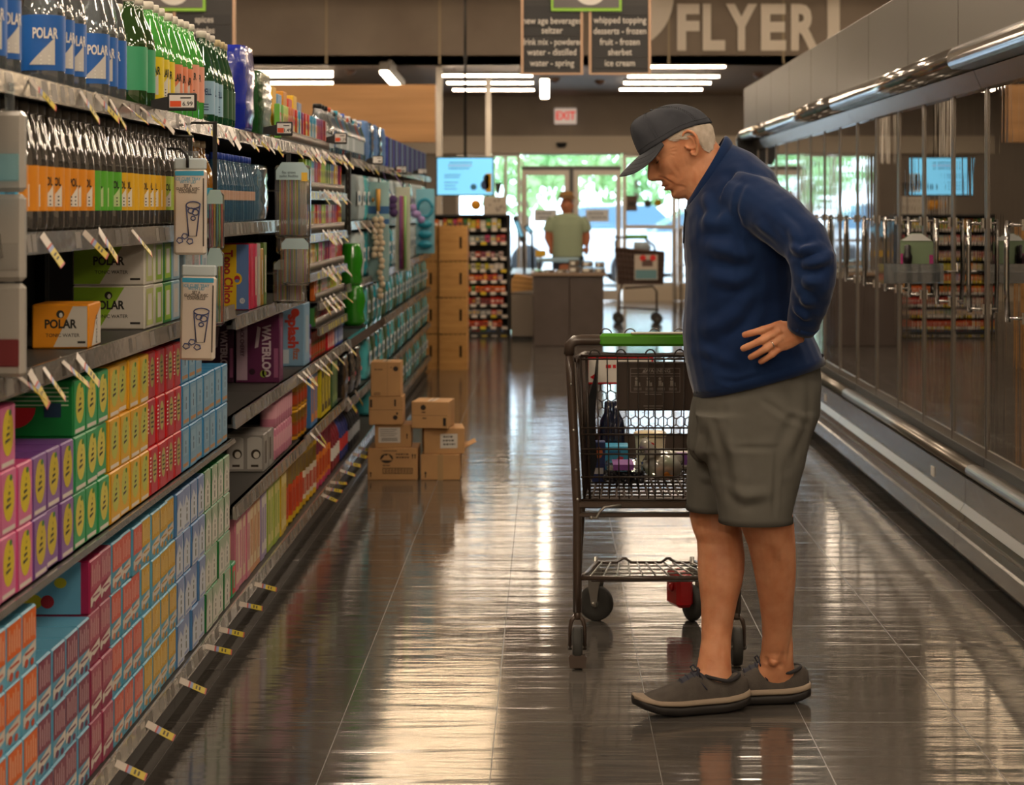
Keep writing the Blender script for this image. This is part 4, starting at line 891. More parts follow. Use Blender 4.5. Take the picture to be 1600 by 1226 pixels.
# ---- the man at the far end, behind the baked goods counter
def build_far_man():
    Y = 26.2; root = thing('person', 'man in straw hat and pale green t-shirt standing behind the baked goods counter', 'person', (at(886, 400, Y).x, Y, 0))
    q = lambda x, y, d=0: at(x, y, Y+d)
    b = MB(); s = Y/F
    b.ball(q(885.5, 321), (.085, .10, .125), 18); b.tube([q(886, 328), q(886, 342)], [.06, .07], 12); b.ball(q(884.5, 323, -.1), (.016, .02, .022), 8)
    for x in (-.085, .085): b.ball(q(885.5, 322)+Vector((x, 0, 0)), (.012, .02, .03), 8)
    b.rings([ring((862, 342), (910, 342), Y, .11), ring((860, 370), (912, 370), Y, .12), ring((864, 405), (910, 405), Y, .13), ring((866, 430), (908, 430), Y, .12)])
    for x0, xs in ((862, (857, 855, 860)), (911, (916, 918, 916))):
        b.tube([q(x0, 346), q(xs[0], 358), q(xs[1], 372), q(xs[2], 384)], [.055, .05, .042, .034], 12)
        b.ball(q(xs[2]+.5, 390), (.035, .03, .055), 10)
        for k in range(4): b.tube([q(xs[2]-2+k*1.3, 392), q(xs[2]-1.5+k*1.2, 398)], [.010, .008], 6)
        b.tube([q(xs[2]+(3 if x0 < 880 else -3), 388), q(xs[2]+(4 if x0 < 880 else -4), 394)], [.011, .008], 6)
    zz = [(405, .15), (430, .13), (470, .085), (500, .06), (525, .05)]
    for x in (876, 898): b.tube([at(x, 400, Y), Vector((at(x, 0, Y).x, Y, .45)), Vector((at(x, 0, Y).x, Y, .06))], [.10, .07, .05], 12)
    co, no, fs = bake(b, .008, 2); obj_from('body', co, fs, mat('far_skin', 'a9694c', 0.6), root)
    j = MB(); sage = mat('pale_green_cotton', '8e9a80', 0.9)
    j.rings([ring((874, 333), (898, 333), Y, .075), ring((864, 338), (908, 338), Y, .11), ring((861, 350), (912, 350), Y, .14), ring((862, 370), (911, 370), Y, .155), ring((863, 400), (911, 400), Y, .16), ring((864, 402), (910, 402), Y, .155)])
    j.tube([q(866, 342), q(859, 352), q(856.5, 362)], [.08, .078, .07], 12); j.tube([q(906, 342), q(914, 352), q(917, 362)], [.08, .078, .07], 12)
    co, no, fs = bake(j, .010, 3); obj_from('t_shirt', co, fs, sage, root)
    j = MB(); j.rings([ring((866, 398), (910, 398), Y, .14), ring((866, 412), (910, 412), Y, .15)])
    for x in (876, 899): X = at(x, 0, Y).x; j.tube([(X, Y, .75), (X, Y, .4), (X, Y, .05)], [.12, .095, .085], 14)
    co, no, fs = bake(j, .012, 3); obj_from('trousers', co, fs, mat('dark_blue_denim', '26303f', 0.9), root)
    m = MB(); c = q(885, 309); m.lathe([(.001, .085), (.05, .09), (.085, .075), (.098, .02), (.10, 0), (.155, -.012), (.165, -.008), (.155, -.004), (.10, .006)], 28, 0, c); h = m.build('straw_hat', mat('straw', '8a6438', 0.8, bump=(60, .5, .004)), root)
    MB().lathe([(.1015, 0), (.1015, .028)], 24, 0, c, cap=False).build('hat_band', plain('5d4a3a', .8), h)
    for x in (876, 899):
        X = at(x, 0, Y).x; MB().ball((X, Y-.06, .045), (.05, .14, .045), 12).build('shoe', plain('303030', .7), root)
build_far_man()
# ---------------------------------------------------------------- shopping carts
cbrown = mat('cart_brown_coating', '43352b', 0.35, spec=0.6, coat=0.3); cplast = mat('cart_brown_plastic', '3f322a', 0.5); cgreen = mat('cart_green_grip', '4f9c1c', 0.3, coat=0.4)
cmetal = mat('cart_zinc', 'a7a39c', 0.3, metal=0.9); crub = mat('cart_wheel_rubber', '33322f', 0.7); chub = mat('cart_wheel_hub', '6e6c68', 0.5)
def lerp(a, b, t): return a+(b-a)*t
def patch(a, b, c, d):   # bilinear: a-b along u at v=0, d-c at v=1
    a, b, c, d = map(Vector, (a, b, c, d)); return lambda u, v: (a*(1-u)+b*u)*(1-v)+(d*(1-u)+c*u)*v
def honeycomb(m, f, nu, nv, r):
    for i in range(nu):
        for j in range(nv):
            u = (i+.5*(j % 2)+.25)/(nu+.5); v = (j+.5)/nv; du = 1/(nu+.5); dv = 1/nv; P = []
            for k in range(6):
                t = PI/6+k*PI/3; P.append(f(min(1, max(0, u+du*.57*math.cos(t))), min(1, max(0, v+dv*.66*math.sin(t)))))
            m.tube(P+[P[0]], r, 4, 0, False)
def wheel(name, parent, c, R, w, ang, hub=True):
    """wheel standing on the floor; ang turns its rolling direction from +y"""
    m = MB(); m.lathe([(R*.62, -w*.45), (R*.93, -w*.5), (R, -w*.3), (R, w*.3), (R*.93, w*.5), (R*.62, w*.45)], 26, 0, (0, 0, 0), 'x')
    m.lathe([(.001, -w*.38), (R*.22, -w*.48), (R*.3, -w*.25), (R*.55, -w*.22), (R*.64, -w*.42), (R*.64, w*.42), (R*.55, w*.22), (R*.3, w*.25), (R*.22, w*.48), (.001, w*.38)], 26, 1)if False else None
    m.lathe([(.001, -w*.40), (R*.22, -w*.48), (R*.3, -w*.25), (R*.55, -w*.22), (R*.64, -w*.42), (R*.64, w*.42), (R*.55, w*.22), (R*.3, w*.25), (R*.22, w*.48), (.001, w*.40)], 26, 1, (0, 0, 0), 'x')
    m.xf(Matrix.Translation(Vector(c)) @ Matrix.Rotation(ang, 4, 'Z')); return m.build(name, [crub, chub], parent)
def build_cart():
    CX = .335; YR, YFr = 6.07, 6.88
    root = thing('shopping_cart', 'brown shopping cart with green handle beside the man', 'shopping cart', (CX, 6.4, 0))
    X = lambda s, w: CX+s*w
    # outer frame: two rear posts bent into the top bar and legs
    for s in (-1, 1):
        m = MB(); m.tube([(X(s, .268), YR, .955), (X(s, .262), YR, .86), (X(s, .252), YR, .66), (X(s, .243), YR, .48), (X(s, .243), YR, .30), (X(s, .243), YR, .165)], .0135, 12)
        m.tube([(X(s, .225), YR+.05, .50), (X(s, .236), YR+.02, .34), (X(s, .240), YR+.01, .20)], .009, 10)
        for z in (.86, .72, .60, .51): m.ball((X(s, .262-.02*(.86-z)/.35), YR-.013, z), .005, 8, 1)
        m.build('rear_post', [cbrown, cmetal], root)
    m = MB(); m.tube([(X(-1, .268), YR, .95), (X(-1, .266), YR, .978), (X(-1, .250), YR, .992), (X(-1, .23), YR, .994), (X(1, .23), YR, .994), (X(1, .250), YR, .992), (X(1, .266), YR, .978), (X(1, .268), YR, .95)], .0165, 12); m.build('handle_bar', cbrown, root)
    m = MB(); m.cbox(X(-1, .175), X(1, .175), YR-.022, YR+.022, .976, 1.014, .008); m.cbox(CX-.08, CX+.175, YR-.020, YR+.01, 1.012, 1.018, .002, 1); m.build('handle_grip', [cgreen, plain('b9b3a0', .5)], root)
    m = MB()
    for k in range(5): cx = X(-1, .155)+k*.075; m.tube([(cx+.018*math.cos(t), YR+.04, 1.008+.018*math.sin(t)) for t in [PI*i/8 for i in range(9)]], .0022, 5)
    m.tube([(X(-1, .20), YR+.04, 1.006), (X(1, .20), YR+.04, 1.006)], .003, 6); m.build('wire_loops', cbrown, root)
    # basket corners
    rl, rr = (CX-.245, YR+.02, .935), (CX+.245, YR+.02, .935); fl, fr_ = (CX-.205, YFr, .89), (CX+.205, YFr, .89)
    bl, br = (CX-.222, YR+.04, .50), (CX+.222, YR+.04, .50); gl, gr = (CX-.165, YFr-.05, .54), (CX+.165, YFr-.05, .54)
    m = MB(); m.tube([rl, fl, fr_, rr], .012, 8); m.build('basket_rim', cplast, root)
    m = MB(); f = patch(gl, gr, fr_, fl); honeycomb(m, patch(f(0, .22), f(1, .22), f(1, .97), f(0, .97)), 11, 9, .0022)
    a, b_, c, d = f(0, 0), f(1, 0), f(1, .22), f(0, .22); m.add([a, b_, c, d, a+Vector((0, .006, 0)), b_+Vector((0, .006, 0)), c+Vector((0, .006, 0)), d+Vector((0, .006, 0))], [(0, 1, 2, 3), (7, 6, 5, 4), (3, 2, 6, 7), (0, 4, 5, 1)])
    m.tube([gl, fl], .009, 8); m.tube([gr, fr_], .009, 8); m.build('front_panel', cplast, root)
    for s, (A, B, C, D) in ((-1, (bl, gl, fl, rl)), (1, (br, gr, fr_, rr))):
        m = MB(); f = patch(A, B, C, D)
        for i in range(30):
            u = i/29; m.tube([f(u, 0), f(u, 1)], .0028, 4)
        for i in range(1, 7): m.tube([f(0, i/7), f(1, i/7)], .0026, 4)
        m.build('side_panel', cplast, root)
    m = MB(); f = patch(bl, br, gr, gl)
    for i in range(19): m.tube([f(i/18, 0), f(i/18, 1)], .0042, 4)
    for i in range(14): m.tube([f(0, i/13), f(1, i/13)], .0038, 4)
    m.tube([bl, br], .009, 8); m.build('basket_floor', cplast, root)
    m = MB(); m.cbox(CX-.243, CX+.243, YR-.012, YR+.02, .482, .502, .004); m.cbox(CX-.243, CX+.243, YR-.012, YR+.02, .455, .468, .003); m.build('rear_crossbar', cbrown, root)
    m = MB(); m.tube([(CX-.20, YR-.02, .455), (CX-.185, YR-.022, .455), (CX-.175, YR-.025, .475), (CX-.16, YR-.022, .488), (CX-.11, YR-.018, .492)], .0045, 8); m.ball((CX-.20, YR-.02, .455), .007, 8); m.build('gate_hook', cmetal, root)
    # hinged rear gate
    m = MB(); y = YR+.0
    xs = [-.222, -.205, -.175, -.145, -.115, -.085, -.055, -.025, -.005, .02, .05, .08, .11, .14, .17, .20, .222]
    for x in xs: m.tube([(CX+x*1.05, y+.012, .945), (CX+x, y+.012, .505)], .0022 if abs(x) < .2 else .0045, 5)
    for z, h in ((.945, .0045), (.935, .003), (.725, .003), (.705, .003), (.66, .003), (.645, .003), (.575, .003), (.505, .0045)): m.tube([(CX-.232, y+.008, z), (CX+.232, y+.008, z)], h, 6)
    for x in (-.19, -.11, -.02, .07, .16): m.tube([(CX+x+.016*math.cos(t), y+.01, .945+.028*math.sin(t)*.7) for t in [PI*i/8 for i in range(9)]], .0026, 5)
    m.build('rear_gate', mat('cart_gate_brown', '2c221b', .4), root)
    # child seat flap with the warning print
    z0, z1 = .775, .925; x0, x1 = CX-.122, CX+.16
    m = MB(); m.cbox(x0, x1, YR+.03, YR+.042, z0, z1, .004); m.box(x0+.02, x1, YR+.028, YR+.03, z0+.14, z0+.147)
    fp = m.build('child_seat_flap', cplast, root)
    m = MB(); yy = YR+.0285; o = (0, yy, 0); lx0, lx1, lz0, lz1 = CX-.08, CX+.072, .832, .906; t = .0012
    for a in ((lx0, lx1, lz1-t, lz1), (lx0, lx1, lz0, lz0+t), (lx0, lx0+t, lz0, lz1), (lx1-t, lx1, lz0, lz1), (lx0, lx1, .889, .890), (lx0, lx1, .881, .882)): m.rect(o, X3, Z3, *a)
    m.text('WARNING', ((lx0+lx1)/2+.008, yy, .8975), X3, Z3, .015, 0, .03, spacing=1.1); m.flat([(lx0+.036, .892), (lx0+.048, .892), (lx0+.042, .903)], o, X3, Z3)
    for k in range(4):
        cx = lx0+.022+k*.036; m.oval((cx-.004, yy, .874), X3, Z3, 0, 0, .004, .004); m.rect((cx, yy, .86), X3, Z3, -.008, .001, -.006, .008); m.rect((cx, yy, .86), X3, Z3, .002, .008, -.008, .002); m.rect((cx, yy, .852), X3, Z3, -.009, .009, -.0012, .0012)
        for q in range(3): m.rect((cx, yy, .845-q*.003), X3, Z3, -.012, .012, -.0006, .0006)
    for q, w_ in ((.826, .05), (.790, .06), (.783, .05)): m.rect((CX-.01, yy, q), X3, Z3, -w_/2, w_/2, -.0009, .0009)
    m.build('warning_print', mat('print_grey', '8d857c', .6), fp)
    # framed advertisement inside the front
    m = MB(); y = 6.845; xa, xb, za, zb = CX-.20, CX+.03, .79, .885
    m.cbox(xa, xb, y, y+.008, za, zb, .002, 0); m.rect((0, y-.001, 0), X3, Z3, xa+.007, xb-.007, za+.007, zb-.007, 1); m.flat([(xa+.012, .815), (xa+.032, .802), (xa+.032, .828)], (0, y-.002, 0), X3, Z3, 0)
    squiggle(m, ((xa+xb)/2, y-.002, .85), X3, Z3, -.05, .07, -.012, .015, 1, 0); m.build('advert_frame', [plain('c0141c', .4), plain('d8d2c8', .5)], root)
    # strap
    m = MB(); m.rings([[(x-w_, 6.3, z), (x+w_, 6.3, z), (x+w_, 6.31, z), (x-w_, 6.31, z)] for x, w_, z in ((CX-.175, .003, .93), (CX-.18, .006, .86), (CX-.195, .014, .78), (CX-.20, .016, .68), (CX-.19, .014, .60), (CX-.195, .005, .54))], smooth=False); m.build('seat_belt', plain('12151a', .7), root)
    # undercarriage
    m = MB(); zr = .268
    m.tube([(X(-1, .245), YR, zr), (X(1, .245), YR, zr)], .0075, 8); m.tube([(X(-1, .20), YR+.03, zr-.012), (X(1, .20), YR+.03, zr-.012)], .005, 8)
    for s in (-1, 1): m.tube([(X(s, .243), YR, zr), (X(s, .21), YR+.25, zr-.035), (X(s, .165), YFr-.12, zr-.075), (X(s, .165), YFr-.12, .17)], .009, 8)
    m.tube([(X(-1, .165), YFr-.14, zr-.072)]+[(CX+x, YFr-.14, zr-.072+.018*max(0, 1-abs(abs(x)-.075)/.022)) for x in [-.11+.01*i for i in range(23)]]+[(X(1, .165), YFr-.14, zr-.072)], .005, 8)
    m.build('lower_frame', cbrown, root)
    m = MB()
    for i in range(11): u = -1+2*i/10; m.tube([(CX+u*.205, YR+.02, zr), (CX+u*.15, YFr-.14, zr-.072)], .0032, 5)
    for k in (.25, .5, .75): w_ = .205-.055*k; m.tube([(CX-w_, YR+.02+k*.65, zr-.072*k), (CX+w_, YR+.02+k*.65, zr-.072*k)], .003, 5)
    m.build('lower_rack', cmetal, root)
    # rear casters: rolling towards the camera, with a brown fork and foot
    for s in (-1, 1):
        cx = X(s, .243)+.0; m = MB()
        m.lathe([(.008, .0), (.012, .01), (.010, .03)], 12, 0, (cx, YR, .142))
        for q in (-1, 1): m.tube([(cx+q*.006, YR, .155), (cx+q*.018, YR, .138), (cx+q*.0225, YR, .115), (cx+q*.0225, YR, .05)], [.007, .007, .0055, .0055], 8, 0, True, True)
        m.tube([(cx-.03, YR, .058), (cx+.03, YR, .058)], .005, 8, 1)
        fk = m.build('caster_fork', [cbrown, cmetal], root); wheel('wheel', fk, (cx, YR, .060), .058, .030, 0)
        if s < 0: MB().prism([(-.024, .006), (.024, .006), (.027, .04), (.022, .046), (-.022, .046), (-.027, .04)], 'y', -.055, -.045).xf(Matrix.Translation((cx, YR, 0))).build('brake_shoe', cbrown, fk)
    # front casters
    for s, ang in ((-1, math.radians(68)), (1, math.radians(20))):
        cx, cy = X(s, .150)-(.02 if s < 0 else -.005), YFr-.14; R = .060
        m = MB(); m.lathe([(.02, 0), (.02, .012), (.008, .014), (.008, .05)], 12, 0, (0, 0, .165))
        for q in (-1, 1): m.prism([(-.026, .17), (.022, .17), (.018, .11), (.008, .055), (-.006, .05), (-.012, .07)], 'x', q*.022-.002, q*.022+.002)
        m.tube([(-.03, 0, .06), (.03, 0, .06)], .007, 8)
        m.xf(Matrix.Translation((cx, cy, 0)) @ Matrix.Rotation(ang, 4, 'Z')); fk = m.build('caster_fork', cmetal, root); wheel('wheel', fk, (cx, cy, .060), R, .030, ang)
        if s > 0:
            m = MB(); m.cbox(-.078, -.018, -.058, .045, .055, .175, .012); m.lathe([(.001, -.012), (.012, -.010), (.014, 0)], 12, 0, (-.078, -.01, .12), 'x'); m.xf(Matrix.Translation((cx, cy, 0)) @ Matrix.Rotation(.35, 4, 'Z'))
            m.text('LOCK', (cx-.08, cy-.075, .13), Vector((.94, .34, 0)), Z3, .018, 1, .02) if False else None
            m.build('lock_cover', mat('red_plastic', 'b8141c', 0.35, coat=.4), fk, label='red wheel lock cover')
    return root
build_cart()
def build_groceries():
    CX = .335; zf = lambda y: .508+(y-6.11)*.055
    t = thing('yogurt_tub', 'large cream yogurt tub with blue base standing in the cart basket', 'yogurt tub', (at(1016, 735, 6.62).x, 6.62, zf(6.62))); c = t.location.copy()
    MB().lathe([(.001, .001), (.043, .001), (.0445, .018), (.0505, .095), (.0515, .105)], 28, 0, c).build('tub', mat('cream_plastic', 'e2d7b6', .35), t)
    MB().lathe([(.001, .118), (.05, .117), (.055, .113), (.055, .103), (.051, .103)], 28, 0, c).build('lid', mat('translucent_lid', 'c3b48e', .3), t)
    m = MB(); m.lathe([(.0436, .002), (.0452, .020)], 28, 1, c, cap=False); m.text('dannon', c+Vector((0, -.0515, .058)), X3, Z3, .030, 0, .03); m.oval(c+Vector((0, -.0515, .080)), X3, Z3, 0, 0, .011, .007, 2); m.rect(c+Vector((0, -.051, .036)), X3, Z3, -.02, .02, -.002, .002, 0); m.build('label', [plain('1e1a18'), plain('2a4a86'), plain('c02030')], t)
    def bx(name, label, cat, px0, px1, py0, py1, Y, col, dep=.07, extra=None):
        a, b_ = at(px0, py1, Y), at(px1, py0, Y); lo = max(a.z, zf(Y)); t = thing(name, label, cat, ((a.x+b_.x)/2, Y+dep/2, lo)); MB().cbox(a.x, b_.x, Y, Y+dep, lo, b_.z, .003).build('carton', plain(col, .45), t)
        if extra:
            m = MB(); cx, cz, w_, h = (a.x+b_.x)/2, (lo+b_.z)/2, (b_.x-a.x)/2, (b_.z-lo)/2; cols = extra(m, (cx, Y-.0008, cz), w_, h); m.build('print', cols, t)
        return t
    def e1(m, o, w_, h): m.flat([(w_*.3, -h*.5), (w_*.55, h*.1), (w_*.1, h*.2), (-w_*.1, -h*.2)], o, X3, Z3, 0); m.rect(o, X3, Z3, -w_*.8, w_*.3, h*.4, h*.6, 1); return [plain('c03a50'), plain('1f6a9c')]
    bx('drink_carrier', 'pale blue cardboard bottle carrier standing in the cart basket', 'bottle carrier', 946, 983, 697, 742, 6.55, '3f9cc4', .10, e1)
    def e2(m, o, w_, h): m.oval(o, X3, Z3, 0, h*.45, w_*.6, h*.28, 0); m.rect(o, X3, Z3, -w_, w_, -h, -h*.1, 1); m.text('CHIPS', (o[0], o[1]-.0005, o[2]-h*.5), X3, Z3, .016, 2, .03) if False else m.rect((o[0], o[1]-.0005, o[2]), X3, Z3, -w_*.7, w_*.7, -h*.6, -h*.3, 2); return [plain('c86a3c'), plain('1a2c66'), plain('d8d8dc')]
    bx('snack_box', 'dark blue snack box with a brown picture at the cart basket corner', 'box', 925, 946, 690, 762, 6.36, '22376f', .05, e2)
    m = MB()
    for k, px in enumerate((950, 962)):
        a = at(px, 742, 6.72); a.z = zf(6.72); m = MB(); m.lathe([(.001, 0), (.03, .0), (.031, .01), (.031, .11), (.026, .14), (.013, .165), (.012, .20), (.001, .205)], 18, 0, a); onmesh(m, 'bottle', mat('dark_blue_glass', '141a30', .12, coat=.6), 'dark glass bottle in the cart basket, %s' % ('beside the seat belt' if k == 0 else 'behind the pale blue carrier'), 'bottle', a)
    a = at(975, 745, 6.30); t = thing('clamshell_pack', 'clear clamshell pack with purple label lying in the cart', 'produce pack', (a.x, 6.35, .60)); s = 6.3/F
    cl = clear('clamshell_plastic', 'e6ecec', .12, .04, .10)
    z = zf(6.3)+.045
    t.location.z = z; MB().cbox(a.x-.055, a.x+.06, 6.28, 6.42, z, z+.022, .006).build('tray', cl, t); MB().box(a.x-.035, a.x+.03, 6.277, 6.41, z+.0225, z+.0235).box(a.x-.035, a.x+.03, 6.2765, 6.279, z+.006, z+.0235).build('label', plain('7a3c8c', .5), t)
    rg = random.Random(9); m = MB(); gx = at(976, 760, 6.26).x
    for i in range(150): m.ball((gx+rg.uniform(-.06, .06), 6.35+rg.uniform(-.055, .055), zf(6.35)+.009+rg.random()*.030), .0095, 8)
    o = onmesh(m, 'dark_grapes', mat('black_grape', '1b1c26', .25, coat=.3), 'loose heap of black grapes on the floor of the cart basket', 'grapes', (gx, 6.35, zf(6.35))); o['kind'] = 'stuff'
    a = at(1040, 770, 6.28); c = Vector((a.x, 6.38, zf(6.38))); t = thing('produce_bag', 'white plastic produce bag with something green and orange in the cart', 'produce bag', c)
    rb = random.Random(4); vs = []; m = MB(); n = 22; rr_ = []
    for i in range(12):
        ph = PI*(i+.5)/12; rr_.append([c+Vector(((.062+.01*math.sin(5*tt+i))*math.sin(ph)*math.cos(tt), (.055+.008*math.cos(4*tt+i*.7))*math.sin(ph)*math.sin(tt), .052-.048*math.cos(ph)+.004*math.sin(7*tt))) for tt in [2*PI*j/n for j in range(n)]])
    m.rings(rr_); m.tube([c+Vector((-.035, -.02, .08)), c+Vector((-.052, -.02, .115)), c+Vector((-.065, -.01, .12))], [.03, .014, .022], 10); m.build('bag', clear('bag_plastic', 'eceadf', .10, .12, .45), t)
    MB().ball(c+Vector((.02, -.01, .06)), (.022, .02, .018), 12).build('greens', plain('7fb83a', .5), t); MB().ball(c+Vector((.005, -.015, .03)), (.035, .03, .02), 12).build('fruit', plain('d88a3a', .5), t)
    a = at(1060, 735, 6.55); t = thing('clamshell_pack', 'white pack with a purple sticker behind the produce bag in the cart', 'produce pack', (a.x, 6.6, zf(6.6)+.0)); z = zf(6.6)
    MB().cbox(a.x-.045, a.x+.05, 6.56, 6.66, z, z+.05, .008).build('tray', mat('white_foam', 'd9d6cf', .5), t); MB().box(a.x-.02, a.x+.03, 6.5585, 6.6, z+.015, z+.0515).build('label', plain('7a4a9c', .5), t)
build_groceries()

# ---- cart beyond the counter
def far_cart():
    Y = 23.9; q = lambda x, y, d=0: at(x, y, Y+d); root = thing('shopping_cart', 'brown plastic cart with green handle parked near the entrance doors', 'shopping cart', (q(1000, 0).x, Y, 0)); s = Y/F
    W = .22
    def side(P, d): return [tuple(v) for v in [q(x, y, d) for x, y in P]]
    m = MB(); P = [(961, 388), (1038, 395), (1036, 443), (966, 443)]
    for d in (-W, W):
        for k in range(14): u = k/13; m.tube([q(lerp(961, 1038, u), lerp(388, 395, u), d), q(lerp(966, 1036, u), 443, d*.9)], .008, 4)
        for k in range(7): v = k/6; m.tube([q(lerp(961, 966, v), lerp(388, 443, v), d*(1-.1*v)), q(lerp(1038, 1036, v), lerp(395, 443, v), d*(1-.1*v))], .010 if k else .02, 4)
    V = side(P, -W*.85)+side(P, W*.85); m.add(V, [(0, 1, 2, 3), (7, 6, 5, 4), (0, 3, 7, 4), (1, 5, 6, 2), (3, 2, 6, 7)])
    m.build('basket', mat('far_cart_brown', '4f3a30', .5), root)
    m = MB(); m.tube([q(963, 370, -W), q(963, 370, W)], .02, 8, 0)
    for d in (-W, W): m.tube([q(963, 392, d), q(962, 378, d), q(966, 371, d), q(1005, 370, d), q(1022, 384, d), q(1024, 394, d)], .014, 8)
    m.build('handle_frame', cbrown, root)
    MB().tube([q(978, 370, -W-.01), q(1012, 370, -W-.01)], .024, 8).build('handle_grip', cgreen, root)
    m = MB()
    for d in (-W*.9, W*.9): m.tube([q(972, 443, d), q(968, 460, d), q(967, 478, d), q(966, 494, d)], .014, 8); m.tube([q(976, 450, d), q(1020, 447, d), q(1026, 455, d), q(1026, 488, d)], .014, 8); m.tube([q(967, 480, d), q(1030, 484, d)], .012, 8)
    for k in range(6): m.tube([q(970+k*10, 482, -W), q(970+k*10, 482, W)], .008, 5)
    m.build('lower_frame', cbrown, root)
    for x in (966, 1026):
        for d in (-W*.85, W*.85): wheel('wheel', root, (q(x, 0).x, Y+d, .065), .065, .035, 1.3)
    m = MB(); o = (0, Y-W-.012, 0); a, b_ = q(990, 436), q(1026, 397)
    m.box(a.x, b_.x, Y-W-.014, Y-W, a.z, b_.z, 0); m.rect((0, Y-W-.016, 0), X3, Z3, a.x+.01, b_.x-.01, a.z+.01, a.z+.12, 1); m.oval((a.x+.10, Y-W-.017, b_.z-.04), X3, Z3, 0, 0, .038, .038, 2); m.oval((a.x+.22, Y-W-.017, b_.z-.04), X3, Z3, 0, 0, .038, .038, 2); m.rect((0, Y-W-.017, 0), X3, Z3, a.x+.09, b_.x-.06, b_.z-.14, b_.z-.06, 3)
    m.build('advert', [plain('b9ada0'), plain('5f8a92'), plain('d4201c'), plain('5a4038')], root)
    t = thing('tote_bag', 'pale grey tote bag hanging inside the far cart', 'bag', q(1004, 392)); m = MB(); m.rings([ring((990, y), (990+w_, y), Y, .12, 12) for y, w_ in ((394, 24), (386, 28), (378, 22))]); m.build('bag', plain('9aa5ac', .7), t); MB().tube([q(1008, 380), q(1011, 371), q(1014, 380)], .008, 6).build('strap', plain('4a4a4a'), t)
far_cart()
# ---------------------------------------------------------------- between the aisle and the entrance
def boxstack_material(): return mat('kraft_cardboard', 'c09462', .75, var=('b0865a', 6), bump=(60, .1, .001))
kraft = boxstack_material(); kraft_d = mat('kraft_print', '2a211a', .7); tape = mat('packing_tape', 'a8875c', .3)
def carton_case(label, cx, y, z, w_, d, h, rz, prints, rx=0, ry=0):
    t = thing('cardboard_box', label, 'cardboard box', (cx, y, z)); t.rotation_euler = (rx, ry, rz)
    m = MB(); m.cbox(-w_/2, w_/2, 0, d, 0, h, .003); m.build('box', kraft, t, world=False)
    tp = MB(); tp.box(-.02, .02, .02, d-.02, h, h+.0008); tp.box(-.002, .002, .0, d, h+.0008, h+.0012, 1); tp.build('tape', [tape, kraft_d], t, world=False)
    if prints: m = MB(); mats = prints(m, w_, h, d); m.build('print', mats, t, world=False)
    return t
def arrow(m, x, z, s, k=0): o = (x, -.0012, z); m.rect(o, X3, Z3, -s*.18, s*.18, -s, s*.3, k); m.flat([(-s*.5, s*.3), (s*.5, s*.3), (0, s)], o, X3, Z3, k)
def pr1(m, w_, h, d):
    m.oval((-w_*.12, -.0012, h*.68), X3, Z3, 0, 0, w_*.13, h*.15); m.flat([(-.03, -.01), (.03, -.01), (.008, .022), (-.002, .012), (-.008, .018)], (-w_*.12, -.0014, h*.68), X3, Z3, 1)
    squiggle(m, (0, -.0013, 0), X3, Z3, -w_*.2, -w_*.03, h*.42, h*.5, 1, 0, 1); squiggle(m, (0, -.0013, 0), X3, Z3, -w_*.25, w_*.2, h*.88, h*.95, 1, 0, 2); squiggle(m, (0, -.0013, 0), X3, Z3, w_*.06, w_*.34, h*.66, h*.86, 2, 0, 3)
    for s in (.40, .45): arrow(m, w_*s, h*.75, .012)
    arrow(m, -w_*.44, h*.18, .014)
    x0, x1, z0, z1 = -w_*.2, w_*.40, h*.2, h*.38
    for a in ((x0, x1, z0, z0+.003), (x0, x1, z1-.003, z1), (x0, x0+.003, z0, z1), (x1-.003, x1, z0, z1)): m.rect((0, -.0013, 0), X3, Z3, *a)
    for i in range(26): x = lerp(x0+.01, x1-.012, i/25); m.rect((0, -.0013, 0), X3, Z3, x, x+(.0015, .003, .001)[i % 3], z0+.005, z1-.005)
    return [kraft_d, kraft]
def pr2(m, w_, h, d):
    m.rect((0, -.0012, 0), X3, Z3, -w_*.40, w_*.20, h*.22, h*.88, 1)
    for i in range(4): m.rect((0, -.0014, 0), X3, Z3, -w_*.36, w_*(.1-.05*(i % 2)), h*(.78-.09*i), h*(.80-.09*i))
    for i in range(20): x = -w_*.32+i*w_*.022; m.rect((0, -.0014, 0), X3, Z3, x, x+(.001, .0025)[i % 2], h*.28, h*.44)
    arrow(m, w_*.38, h*.5, .014); return [kraft_d, plain('d2cbc0', .6)]
def pr3(m, w_, h, d):
    m.rect((0, -.0012, 0), X3, Z3, -w_/2, w_/2, h*.53, h*.54); m.oval((w_*.28, -.0013, h*.26), X3, Z3, 0, 0, .012, .012); m.rect((0, -.0013, 0), X3, Z3, -w_*.46, -w_*.40, h*.62, h*.9); m.rect((0, -.0013, 0), X3, Z3, w_*.25, w_*.30, h*.66, h*.9); m.rect((0, -.0013, 0), X3, Z3, w_*.31, w_*.36, h*.36, h*.45); return [kraft_d]
def pr4(m, w_, h, d):
    m.rect((0, -.0012, 0), X3, Z3, w_*.05, w_*.055, 0, h); m.oval((w_*.33, -.0013, h*.80), X3, Z3, 0, 0, .013, .013); squiggle(m, (0, -.0013, 0), X3, Z3, -w_*.38, -w_*.12, h*.74, h*.82, 1, 0, 4); squiggle(m, (0, -.0013, 0), X3, Z3, -w_*.4, -w_*.15, h*.03, h*.13, 2, 0, 5); m.rect((0, -.0013, 0), X3, Z3, w_*.15, w_*.20, h*.83, h*.85); return [kraft_d]
def pr5(m, w_, h, d): arrow(m, -w_*.38, h*.22, .016); m.rect((0, -.0012, 0), X3, Z3, -.014, .014, 0, h, 1); return [kraft_d, tape]
